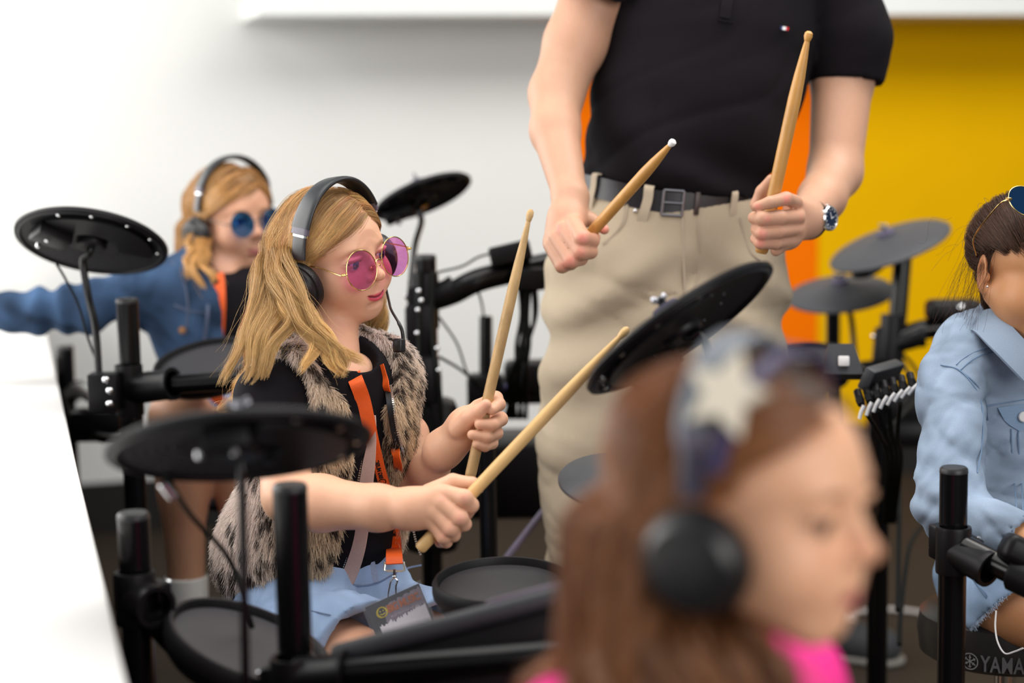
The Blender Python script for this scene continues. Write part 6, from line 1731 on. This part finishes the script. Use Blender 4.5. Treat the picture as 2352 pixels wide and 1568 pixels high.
for i in range(260):
    u_ = RNG.random(); x_, y_ = 2222 + u_ * 98, 1456 - u_ * 94
    p_ = sv2.hit(x_ - 5, y_ - 5) - FW * .001
    q_ = p_ + (RT * .69 - UP * .73) * RNG.uniform(.002, .007) + RNG.normal(size=3) * .0015
    fray.append(np.linspace(p_, q_, 4))
add_curves('frayed_hem', np.array(fray), .00025, mat('frayed_thread', (.42, .52, .66), .9, noise=.1), sh2, None, 'stuff')
mk('loose_thread', tube(catmull(np.array([W(2288, 1402, 2.50), W(2286, 1440, 2.49), W(2292, 1475, 2.48), W(2308, 1500, 2.47), W(2330, 1496, 2.46), W(2350, 1488, 2.45)]), 6), .0012, 6), M['white_plastic'], sh2)
# hair pulled back into a low tail
V_, Q_ = cap_mesh(h2, .004, .001, 0.040)
hair2 = mk('hair', (V_, Q_), mat('dark_brown_hair_base', (.022, .010, .006), .8, noise=.3, nscale=90, spec=.08), g2)
rng = np.random.default_rng(5)
r2_ = scalp_roots(700, rng, temple=.048)
knot = np.array((-.095, .03, .060))
def comb2(p):
    d = knot - p; dist = np.linalg.norm(d, axis=1)[:, None]
    return d / (dist + 1e-6)
G2 = grow(h2, r2_, np.linalg.norm((r2_ - knot), axis=1) * .93 * 1.15, rng, comb2, 22, 0.0, .0015, 60, [], lift=.004, back=.2)
S2_ = strands_from(G2, 60, .0050, rng, .55, .0010, .004, fit=1.08)
hb2 = hair_mat('dark_brown_hair', (.8, .8, .8), (1, 1, 1), .45, .3, True, spec=.25)
dc = np.array((.060, .026, .014)) * rng.uniform(.6, 1.5, (len(S2_), 1))
add_curves('hair_strands', h2.w(S2_), np.linspace(.00021, .00014, S2_.shape[1])[None].repeat(len(S2_), 0), hb2, hair2, dc, 'stuff')
# loose wisps in front of the ear and at the nape
wr = []
for i in range(90):
    u = rng.random()
    if u < .42: st = np.array((.018 - .03 * rng.random(), -.0745, .030 + .02 * rng.random())); L = rng.uniform(.05, .15); dr = np.array((-.10 + rng.normal() * .15, -.10, -1))
    elif u < .9: st = np.array((-.030 - .04 * rng.random(), -.065 - .012 * rng.random(), .0 + .05 * rng.random())); L = rng.uniform(.05, .15); dr = np.array((-.06 + rng.normal() * .12, -.10 + rng.normal() * .12, -1))
    else: st = np.array((-.09, -.03, .05)) + rng.normal(size=3) * .02; L = rng.uniform(.03, .07); dr = rng.normal(size=3) + np.array((-.6, -.3, .2))
    s = np.linspace(0, 1, 14)[:, None]
    p = st + unit(dr) * L * s + np.array((-.02, .0, -.03)) * s ** 2 + np.sin(s * rng.uniform(4, 9) + rng.uniform(0, 6)) * rng.normal(size=3) * .006 * s
    wr.append(p)
add_curves('loose_wisps', h2.w(np.array(wr)), .00012, hb2, hair2, np.tile((.06, .030, .017), (90, 1)), 'stuff')
tail = Vol(h2.w(knot) - .20, h2.w(knot) + .20, .006)
kw = h2.w(knot); tail.ell(kw, (.026, .026, .025), k=0); tail.chain([kw, kw + np.array([.01, .03, -.05]), kw + np.array([.02, .035, -.11]), kw + np.array([.02, .03, -.15])], [.016, .018, .014, .005], k=.01)
tail.warp(lambda X, Y, Z: .0015 * np.sin(X * 500 + Z * 60))
V_, Q_ = tail.mesh(1); mk('ponytail', (V_, Q_), hair2.data.materials[0], hair2)
# sunglasses pushed up on the head
Tm = rotm(0, -38, 0)
sgo = np.array((-.015, 0, .045)); q_ = h2.w(np.array((.100, -.0335, -.004)) @ Tm.T + sgo); sgo = h2.l(W(2356, 462, PX(q_)[2])) - np.array((.100, -.0335, -.004)) @ Tm.T; sgo = np.array((sgo[0], sgo[1], sgo[2]))

sg = glasses('round_sunglasses', 'round gold-rimmed blue sunglasses pushed up on the dark hair of the right-hand girl', h2, tinted('blue_lens', (.10, .28, .58), .55, .05, (.05, .16, .38)), M['gold'], .0275, .100, .0335, -.004, T=(Tm, sgo), temples=False)
for s in (1, -1):
    P = [np.array((.100, s * .062, 0)) @ Tm.T + sgo, np.array((.085, s * .074, -.004)) @ Tm.T + sgo, np.array((.02, -.0800 * -s, -.02)) @ Tm.T + sgo, np.array((-.02, s * .083, .020))]
    mk('temple', tube(catmull(h2.w(np.array(P)), 6), .001, 7), M['gold'], sg)
    mk('hinge', rbox(h2.w(P[0]), (.004, .003, .002), h2.axes(), .0006, 1), M['gold'], sg)

# ================================================================ the blonde girl by the window
g3 = thing('person', 'blonde girl in dark denim jacket with her arm stretched along the white worktop', 'person', (*W(480, 1300, 3.5)[:2], 0))
SK3 = (0.60, 0.315, 0.20)
R3 = rotm(-52, 0, 3)
h3 = Head(W(556, 516, 3.40) - 0.90 * (R3 @ np.array([0.099, -0.038, -0.006])), -52, 0, 3, 0.90)
t3 = Torso(W(512, 825, 3.47), -62, 0.06, k=1.05)
HV3 = head_mesh(h3, .0030, SK3, (.50, .16, .14), smile=.3, blush=.4, lid=.7, neck=h3.l(t3.w((0, 0, .15))), brow=(.25, .14, .07))
H3R, H3L = W(520, 985, 3.46), W(610, 975, 3.56); f3 = unit(np.array((-.15, -1, 0)))
K3R, K3L = W(412, 958, 3.25), W(560, 975, 3.28)
A3 = W(428, 1330, 3.30); A3[2] = max(A3[2], .12); A3L = W(560, 1330, 3.32)
lo, hi = bounds([H3R, H3L, K3R, K3L, A3, A3L, W(-80, 712, 3.36), W(700, 640, 3.6)], .13); lo[2] = 0
lv3 = Vol(lo, hi, .0065)
for a, b, c in ((H3R, K3R, A3), (H3L, K3L, A3L)): lv3.cap(a, b, .070, .050, k=0); lv3.cap(b, c, .046, .033, k=.03); lv3.ell(b * .62 + c * .38 + np.array((0, .012, 0)), (.043, .046, .085), k=.03)
torso_prims(lv3, t3, -.014, neck=False)
lv3.cap(t3.w((0, 0, -.12)), (H3R + H3L) / 2, .08, .07, k=.03)
for q0, q1, r0 in (((396, 662, 3.42), (185, 706, 3.34), .032), ((185, 706, 3.34), (-75, 712, 3.36), .024), ((640, 690, 3.62), (660, 820, 3.60), .03)): lv3.cap(W(*q0), W(*q1), r0, k=.02)
LV3, LQ3 = lv3.mesh(1)
hand3 = far_hand(W(-70, 712, 3.36), W(-170, 716, 3.40) - W(-70, 712, 3.36))
parts = merge_q(HV3, (LV3, LQ3, flat_col(LV3, SK3, 4)), (hand3[0], hand3[1], flat_col(hand3[0], SK3, 4)))
mk('body', parts[:2], SKIN, g3, colors=parts[2])
eyes(h3, g3, IRIS_BLUE, MI)
dk_denim = denim('dark_blue_denim', (1, 1, 1), None, None)
aR = [(396, 662, 3.42, 60), (300, 668, 3.38, 54), (185, 706, 3.34, 50), (60, 716, 3.34, 40), (-75, 712, 3.36, 34)]
aL = [(640, 690, 3.62, 60), (660, 820, 3.60, 52), (600, 880, 3.40, 44)]
lo, hi = bounds([W(*q[:3]) for q in aR + aL] + [t3.w((.2, 0, -.2)), t3.w((-.2, .0, .25))], .09)
j3 = Vol(lo, hi, .0065)
torso_prims(j3, t3, .016, sh=.10); leg(j3, aR, .04); leg(j3, aL, .04)
j3.ell(t3.w((0, 0, -.10)), (.11, .135, .11), t3.axes(), k=.03)
j3.warp(lambda X, Y, Z: wob(X, Y, Z, 42, 91, .0075) + .005 * np.sin(X * 95 + 2 * np.sin(X * 23)) * (X < W(330, 680, 3.4)[0]))
sl, X, Y, Z = j3.reg(j3.lo, j3.lo + j3.h * j3.n); a_, l_, u_ = t3.loc(X, Y, Z)
j3.F = np.maximum(j3.F, -np.maximum(np.maximum(np.abs(l_ - .005) - np.interp(u_, [-.2, .0, .14, .18], [.05, .030, .040, .06]), .0 - a_), -.3)).astype(f32)
j3.cap(t3.w((.01, 0, .16)), t3.w((.05, 0, .32)), .052, .07, k=.005, op='sub')
j3.cut(t3.w((0, 0, -.17)), -t3.u)
j3.F = np.maximum(j3.F, (W(-72, 712, 3.36)[0] - X)).astype(f32)
V_, Q_ = j3.mesh(1)
jk3 = mk('denim_jacket', (V_, Q_), dk_denim, g3, colors=denim_col(V_, (.032, .062, .122), 95, .5))
for pts, w_ in (([(395, 600), (420, 640), (432, 700), (428, 770)], .004), ([(470, 620), (478, 700), (470, 780), (460, 830)], .006), ([(400, 700), (440, 715), (475, 718)], .004)):
    strip(j3, pts, w_, mat('dark_denim_seam', (.07, .09, .15), .9, noise=.2), 'jacket_seam', jk3, off=.003)
mk('copper_button', lathe([(0, .003), (.006, .0025), (.007, 0)], j3.hit(420, 758) - FW * .006, -FW, 14), mat('copper', (.45, .22, .10), .4, metal=.8, noise=.1), jk3)
s3 = Vol(lo, hi, .007); torso_prims(s3, t3, .002); s3.cut(t3.w((.012, 0, .170)), t3.u + t3.f * .4); V_, Q_ = s3.mesh(1)
mk('t_shirt', (V_, Q_), tee_m, g3)
lan3 = thing('lanyard', 'orange lanyard hanging over the black top of the girl in dark denim', 'lanyard', W(500, 800, 3.3))
for pts in ([(500, 628), (504, 680), (503, 730), (498, 790), (490, 850)], [(600, 660), (590, 700), (575, 750), (540, 830), (510, 890)]):
    P = np.array([s3.hit(x, y) - FW * .012 for x, y in pts]); P = catmull(P, 6)
    for _ in range(4): P[1:-1] = P[1:-1] * .5 + (P[:-2] + P[2:]) * .25
    mk('strap', ribbon(P, RT, .026, .0016), M['orange'], lan3)
mk('strap_end', ribbon(catmull(np.array([W(500, 880, 3.24), W(490, 905, 3.22), W(520, 930, 3.2)]), 5), RT, .02, .0016), M['orange'], lan3)
sh3 = Vol(*bounds([H3R, H3L, K3R, K3L], .13), .007)
sh3.ell(t3.w((0, 0, -.24)), (.11, .13, .10), t3.axes(), k=0); sh3.cap(H3R, H3R * .35 + K3R * .65, .082, .076, k=.03); sh3.cap(H3L, H3L * .35 + K3L * .65, .082, .076, k=.03)
V_, Q_ = sh3.mesh(1); mk('shorts', (V_, Q_), dk_denim, g3, colors=denim_col(V_, (.16, .22, .36), 99, .3))
sock = [lathe([(.036, .002), (.039, 0), (.0385, -.03), (.037, -.08), (.03, -.09)], A + np.array([0, 0, .005]), (0, 0, 1), 28) for A in (A3, A3L)]
for s_ in sock: mk('sock', s_, mat('white_sock', (.72, .72, .70), .9, noise=.1, nscale=300, bump=.3, bscale=900), g3)
for A in (A3, A3L):
    v = Vol(A + np.array((-.07, -.22, -A[2] - .01)), A + np.array((.07, .09, .02)), .006)
    v.cap((A[0], A[1] + .02, .045), (A[0] - .01, A[1] - .14, .035), .040, .034, k=0); v.cap((A[0], A[1], .05), (A[0], A[1], .085), .043, .042, k=.02); v.cut((0, 0, .003), (0, 0, -1)); V_, Q_ = v.mesh(1)
    sho = mk('shoe', (V_, Q_), M['rubber'], g3)
    mk('sole', rbox((A[0] - .006, A[1] - .06, .010), (.040, .115, .009), None, .008), M['white_plastic'], sho)
V_, Q_ = cap_mesh(h3, .0045, 0.001, .040)
hair3 = mk('hair', (V_, Q_), mat('honey_hair_base', (.22, .11, .04), .6, noise=.3, nscale=90), g3)
rng = np.random.default_rng(31)
rr3 = scalp_roots(300, rng, temple=.034)
cl3 = [(np.array((0.045, 0, -0.030)), np.array((0.062, 0.078, 0.090))), (np.array((-0.02, 0, -0.10)), np.array((.055, .055, .09)))]
for p, r in ((t3.w((-.012, -.1, .118)), .085), (t3.w((-.012, .1, .118)), .085), (t3.w((0, 0, .06)), .13)): cl3.append((h3.l(p), np.full(3, r / h3.k)))
G3 = grow(h3, rr3, rng.uniform(.22, .33, 300), rng, comb_main, 36, .10, .008, 55, cl3, lift=.004, flare=.05, fwd=np.where((rr3[:, 0] > -.05) & (rr3[:, 1] < 0), rng.uniform(0, .4, 300), 0))
S3_ = strands_from(G3, 45, .0050, rng, .35, .0013, .02, fit=1.11)
gc = np.array((.70, .40, .14)) * rng.uniform(.55, 1.15, (300, 1))
add_curves('hair_strands', h3.w(S3_), np.linspace(.0004, .00016, S3_.shape[1])[None].repeat(len(S3_), 0), hb, hair3, gc.repeat(45, 0) * rng.uniform(.8, 1.15, (len(S3_), 1)), 'stuff')
lk3 = [[(468, 520, 3.42), (452, 570, 3.36), (446, 610, 3.33), (455, 640, 3.32), (462, 662, 3.32)], [(474, 545, 3.40), (468, 590, 3.34), (478, 630, 3.32), (490, 650, 3.32)], [(452, 510, 3.44), (438, 570, 3.38), (434, 612, 3.35), (442, 640, 3.34)]]
L3S, L3C = lock_bundle(lk3, [j3], 350, .0065, (.70, .40, .14), rng)
add_curves('front_locks', L3S, np.linspace(.0004, .00016, L3S.shape[1])[None].repeat(len(L3S), 0), hb, hair3, L3C, 'stuff')
headphones('headphones', 'black headphones on the blonde girl in dark denim by the window', h3, HP, (.0905, .150), .06, .030, .036, cup_y=.094, cz=-.022, cx=0.0)
glasses('round_sunglasses', 'round sunglasses with opaque blue lenses worn by the girl in dark denim', h3, tinted('deep_blue_lens', (.22, .52, .86), .06), mat('dark_wire', (.10, .09, .08), .3, metal=.6, noise=.1), .0270, .099, .0365, -.006, wrap=.05, wire=.0005)
st3 = thing('drum_stool', 'dark drum stool under the girl in dark denim by the window', 'stool', (*W(560, 1200, 3.55)[:2], 0))
q = W(565, 985, 3.56); q[2] -= .075
mk('seat', lathe([(0, -.06), (.13, -.06), (.14, -.04), (.135, -.004), (0, 0)], q, (0, 0, 1), 40), M['rubber'], st3)
mk('stool_post', rod((q[0], q[1], .03), q - np.array([0, 0, .05]), .016), M['gloss_metal'], st3)
for a in (0.4, 2.5, 4.6): mk('leg', tube([(q[0], q[1], .2), (q[0] + .2 * math.cos(a), q[1] + .2 * math.sin(a), .012)], .010), M['gloss_metal'], st3)

# ================================================================ the girl in the foreground
g4 = thing('person', 'brown-haired girl in pink top in the near foreground, head turned right, out of focus', 'person', (*W(1660, 1568, 1.36)[:2], 0))
SK4 = (0.80, 0.44, 0.27)
h4 = Head(W(1738, 1146, 1.30), -37, 1, 3, 0.905)
t4 = Torso(W(1590, 2022, 1.42), -50, 0.03, k=1.08)
HV4 = head_mesh(h4, .0024, SK4, (.52, .13, .13), smile=-.1, blush=.3, lid=.55, lash=1.9, nose=.95, neck=h4.l(t4.w((0, 0, .16))), brow=(.06, .03, .02), cheek=1.04)
lo, hi = bounds([t4.w((.13, .2, .2)), t4.w((-.13, -.2, -.2)), t4.w((.13, -.2, .2)), t4.w((-.13, .2, -.2))], .08)
E4R, E4L = t4.w((.02, -.16, -.13)), t4.w((.02, .16, -.13)); F4R, F4L = t4.w((.20, -.13, -.16)), t4.w((.20, .13, -.16))
lo, hi = np.minimum(lo, bounds([E4R, E4L, F4R, F4L], .08)[0]), np.maximum(hi, bounds([E4R, E4L, F4R, F4L], .08)[1])
v4 = Vol(lo, hi, .006); torso_prims(v4, t4, .006)
for s, e, f_ in ((t4.w((-.012, -.10, .115)), E4R, F4R), (t4.w((-.012, .10, .115)), E4L, F4L)): v4.cap(s, e, .046, .042, k=.03); v4.cap(e, f_, .040, .032, k=.02)
v4.cap(t4.w((.012, 0, .165)), t4.w((.03, 0, .3)), .046, .06, k=.004, op='sub'); v4.warp(lambda X, Y, Z: wob(X, Y, Z, 50, 14, .003))
V4, Q4 = v4.mesh(1)
hs = [far_hand(F, F - E) for F, E in ((F4R, E4R), (F4L, E4L))]
f4 = unit(t4.f * np.array([1, 1, 0])); H4R, H4L = t4.w((-.01, -.07, -.26)), t4.w((-.01, .07, -.26))
lv4 = Vol(*bounds([H4R, H4L, H4R + f4 * .34, H4L + f4 * .34, np.array([H4R[0], H4R[1], 0.0]), t4.w((0, .2, .2)), t4.w((0, -.2, .2)), F4R, F4L], .12), .008)
torso_prims(lv4, t4, -.012, neck=False); lv4.cap(t4.w((0, 0, -.1)), (H4R + H4L) / 2, .08, k=.03)
for s, e, f_ in ((t4.w((-.012, -.10, .115)), E4R, F4R), (t4.w((-.012, .10, .115)), E4L, F4L)): lv4.cap(s, e, .034, .03, k=.02); lv4.cap(e, f_, .03, .022, k=.02)
for H_ in (H4R, H4L): K_ = H_ + f4 * .3; lv4.cap(H_, K_, .075, .055, k=0); lv4.cap(K_, np.array([K_[0], K_[1] + .03, .08]), .05, .034, k=.02)
LV4, LQ4 = lv4.mesh(1)
parts = merge_q(HV4, *[(v, q, flat_col(v, SK4, 3)) for v, q in hs], (LV4, LQ4, flat_col(LV4, SK4, 3)))
mk('body', parts[:2], SKIN, g4, colors=parts[2])
eyes(h4, g4, IRIS_BROWN, MI, (.9, 0, -.12), 1.35)
mk('pink_top', (V4, Q4), mat('hot_pink_cotton', (.88, .022, .27), .8, noise=.12, nscale=60, bump=.2, bscale=700), g4)
sk = Vol(*bounds([H4R, H4L, H4R + f4 * .2, H4L + f4 * .2], .13), .008); sk.ell(t4.w((0, 0, -.25)), (.12, .14, .10), t4.axes(), k=0); sk.cap(H4R, H4R + f4 * .2, .09, .085, k=.03); sk.cap(H4L, H4L + f4 * .2, .09, .085, k=.03); V_, Q_ = sk.mesh(1)
mk('dark_shorts', (V_, Q_), M['rubber'], g4)
V_, Q_ = cap_mesh(h4, .0045, 0.001, .020)
hair4 = mk('hair', (V_, Q_), mat('brown_hair_base', (.055, .026, .014), .6, noise=.3, nscale=90), g4)
rng = np.random.default_rng(41)
rr4 = scalp_roots(240, rng, temple=.020)
cl4 = [(np.array((0.045, 0, -0.030)), np.array((0.062, 0.076, 0.090))), (np.array((-0.02, 0, -0.10)), np.array((.055, .055, .09)))]
for p, r in ((t4.w((-.012, -.1, .118)), .062), (t4.w((-.012, .1, .118)), .062), (t4.w((0, 0, .05)), .125)): cl4.append((h4.l(p), np.full(3, r / h4.k)))
def comb4(p):
    sd = np.where(p[:, 1] > 0.0, 1.0, -1.0); out = np.clip((np.abs(p[:, 1]) - .05) / .02, 0, 1)
    d = np.stack([-.75 - .3 * out, sd * (.45 - .3 * out), -.30 - .45 * out + 0 * sd], 1)
    return d / np.linalg.norm(d, axis=1)[:, None]
G4 = grow(h4, rr4, rng.uniform(.30, .40, 240), rng, comb4, 36, .12, .005, 45, cl4, lift=.004, flare=.03, back=-.020, fwd=np.where((rr4[:, 0] > -.05), rng.uniform(-.05, .45, 240), 0))
S4_ = strands_from(G4, 45, .0055, rng, .45, .0013, .015, fit=1.10)
gc = np.array((.42, .19, .082)) * rng.uniform(.55, 1.35, (240, 1))
add_curves('hair_strands', h4.w(S4_), np.linspace(.0004, .00018, S4_.shape[1])[None].repeat(len(S4_), 0), hb, hair4, gc.repeat(45, 0) * rng.uniform(.8, 1.2, (len(S4_), 1)), 'stuff')
lk4 = [[(1545, 1330, 1.30), (1570, 1450, 1.27), (1640, 1560, 1.24), (1680, 1680, 1.25)], [(1510, 1330, 1.30), (1510, 1470, 1.27), (1570, 1600, 1.25), (1600, 1720, 1.26)],
       [(1575, 1340, 1.30), (1630, 1470, 1.26), (1700, 1560, 1.245), (1740, 1680, 1.25)], [(1470, 1300, 1.30), (1440, 1460, 1.28), (1430, 1620, 1.27)], [(1600, 1350, 1.30), (1670, 1470, 1.27), (1770, 1570, 1.25), (1810, 1690, 1.26)]]
L4S, L4C = lock_bundle(lk4, [], 700, .013, (.42, .19, .085), rng, wv=.001)
add_curves('front_locks', L4S, np.linspace(.0005, .0002, L4S.shape[1])[None].repeat(len(L4S), 0), hb, hair4, L4C, 'stuff')
HP4 = dict(HP); HP4['band'] = mat('blue_grey_band', (.10, .12, .15), .35, noise=.1); HP4['slider'] = mat('violet_black_slider', (.030, .024, .045), .35, noise=.1)
headphones('headphones', 'large black headphones on the blurred brown-haired girl in the foreground', h4, HP4, (.0905, .150), -.09, .032, .042, cup_y=.094, cz=-.024, cx=.0, strip_m=HP['joint'])
# hairband with a cream star
hbn = thing('hairband', 'dark purple hairband with a cream star on the brown-haired foreground girl', 'hairband', h4.w((.02, 0, .11)))
P = []
for a in np.linspace(-1.45, 1.45, 40): P.append((.030 - .02 * abs(a) ** 2 * .4, .0865 * math.sin(a), .028 + .0925 * max(0, math.cos(a)) ** .9))
P = h4.w(np.array(P)); mk('band', ribbon(P, h4.d((1, 0, 0)), .011, .004), mat('purple_satin', (.028, .020, .085), .45, noise=.2), hbn)
sc4 = W(1668, 905, 1.225); sn = unit(-FW - RT * .45 + UP * .25); sx = unit(np.cross(UP, sn)); sy = np.cross(sn, sx)
a0 = math.radians(74)
star = [((.031 if i % 2 == 0 else .0150) * math.cos(a0 + i * math.pi / 5), (.031 if i % 2 == 0 else .0150) * math.sin(a0 + i * math.pi / 5)) for i in range(10)]
mk('star', prism(star, sc4, sx, sy, .010), mat('cream_felt', (.80, .72, .58), .85, noise=.1, nscale=200, bump=.3, bscale=700), hbn, smooth=False)
kn = thing('drum_stool', 'dark drum stool under the girl in the pink top in the foreground', 'stool', (H4R[0], H4R[1], 0)); q = (H4R + H4L) / 2; q[2] -= .08
mk('seat', lathe([(0, -.06), (.13, -.06), (.14, -.04), (.135, -.004), (0, 0)], q, (0, 0, 1), 40), M['rubber'], kn)
mk('stool_post', rod((q[0], q[1], .03), q - np.array([0, 0, .05]), .016), M['gloss_metal'], kn)
for a in (0.4, 2.5, 4.6): mk('leg', tube([(q[0], q[1], .2), (q[0] + .2 * math.cos(a), q[1] + .2 * math.sin(a), .012)], .010), M['gloss_metal'], kn)

# ---------------------------------------------------------------- floor details on the right
shoe = thing('sneaker', 'black sneaker with pale sole lying on the dark carpet between the drum kits', 'shoe', (*W(1990, 1520, 3.4)[:2], 0))
p = W(1975, 1490, 3.35); p = np.array([p[0], p[1], 0.0]); e = CAM + (W(1985, 1520, 1.0) - CAM) * (1.2 / (1.2 - W(1985, 1520, 1.0)[2])); e[2] = 0
v = Vol(e + np.array((-.16, -.16, -.01)), e + np.array((.16, .2, .12)), .005)
v.cap(e + np.array((-.09, .06, .045)), e + np.array((.035, -.005, .035)), .045, .045, k=0); v.cap(e + np.array((-.09, .06, .05)), e + np.array((-.09, .06, .09)), .045, .042, k=.02); v.cut((0, 0, .016), (0, 0, -1)); V_, Q_ = v.mesh(1)
mk('upper', (V_, Q_), mat('charcoal_canvas', (.030, .032, .036), .7, noise=.3, nscale=200, bump=.3), shoe)
so = Vol(e + np.array((-.18, -.16, -.01)), e + np.array((.16, .2, .12)), .004); so.cap(e + np.array((-.09, .06, .012)), e + np.array((.038, -.008, .012)), .047, .049, k=0); so.cut((0, 0, .015), (0, 0, 1)); so.cut((0, 0, .002), (0, 0, -1)); V_, Q_ = so.mesh(1)
mk('sole', (V_, Q_), mat('pale_rubber_sole', (.22, .21, .19), .7, noise=.1), shoe)
fl = lambda x, y: (lambda w: CAM + (w - CAM) * ((1.2 - .008) / (1.2 - w[2])))(W(x, y, 1.0))
cb = tag(mk('floor_cable', tube(catmull(np.array([fl(1890, 1445), fl(1950, 1412), fl(2010, 1400), fl(2070, 1401), fl(2120, 1408), fl(2200, 1425), fl(2300, 1450)]), 8), .0055, 10), mat('pale_cable', (.42, .39, .38), .5, noise=.1)), 'pale grey cable curving across the dark carpet beside the stool', 'cable')
cb2 = tag(mk('floor_cable', tube(catmull(np.array([fl(1930, 1410), fl(1985, 1440), fl(2020, 1458), fl(2048, 1475)]), 8), .0052, 10), cb.data.materials[0]), 'short pale cable end lying on the carpet just above the sneaker', 'cable')
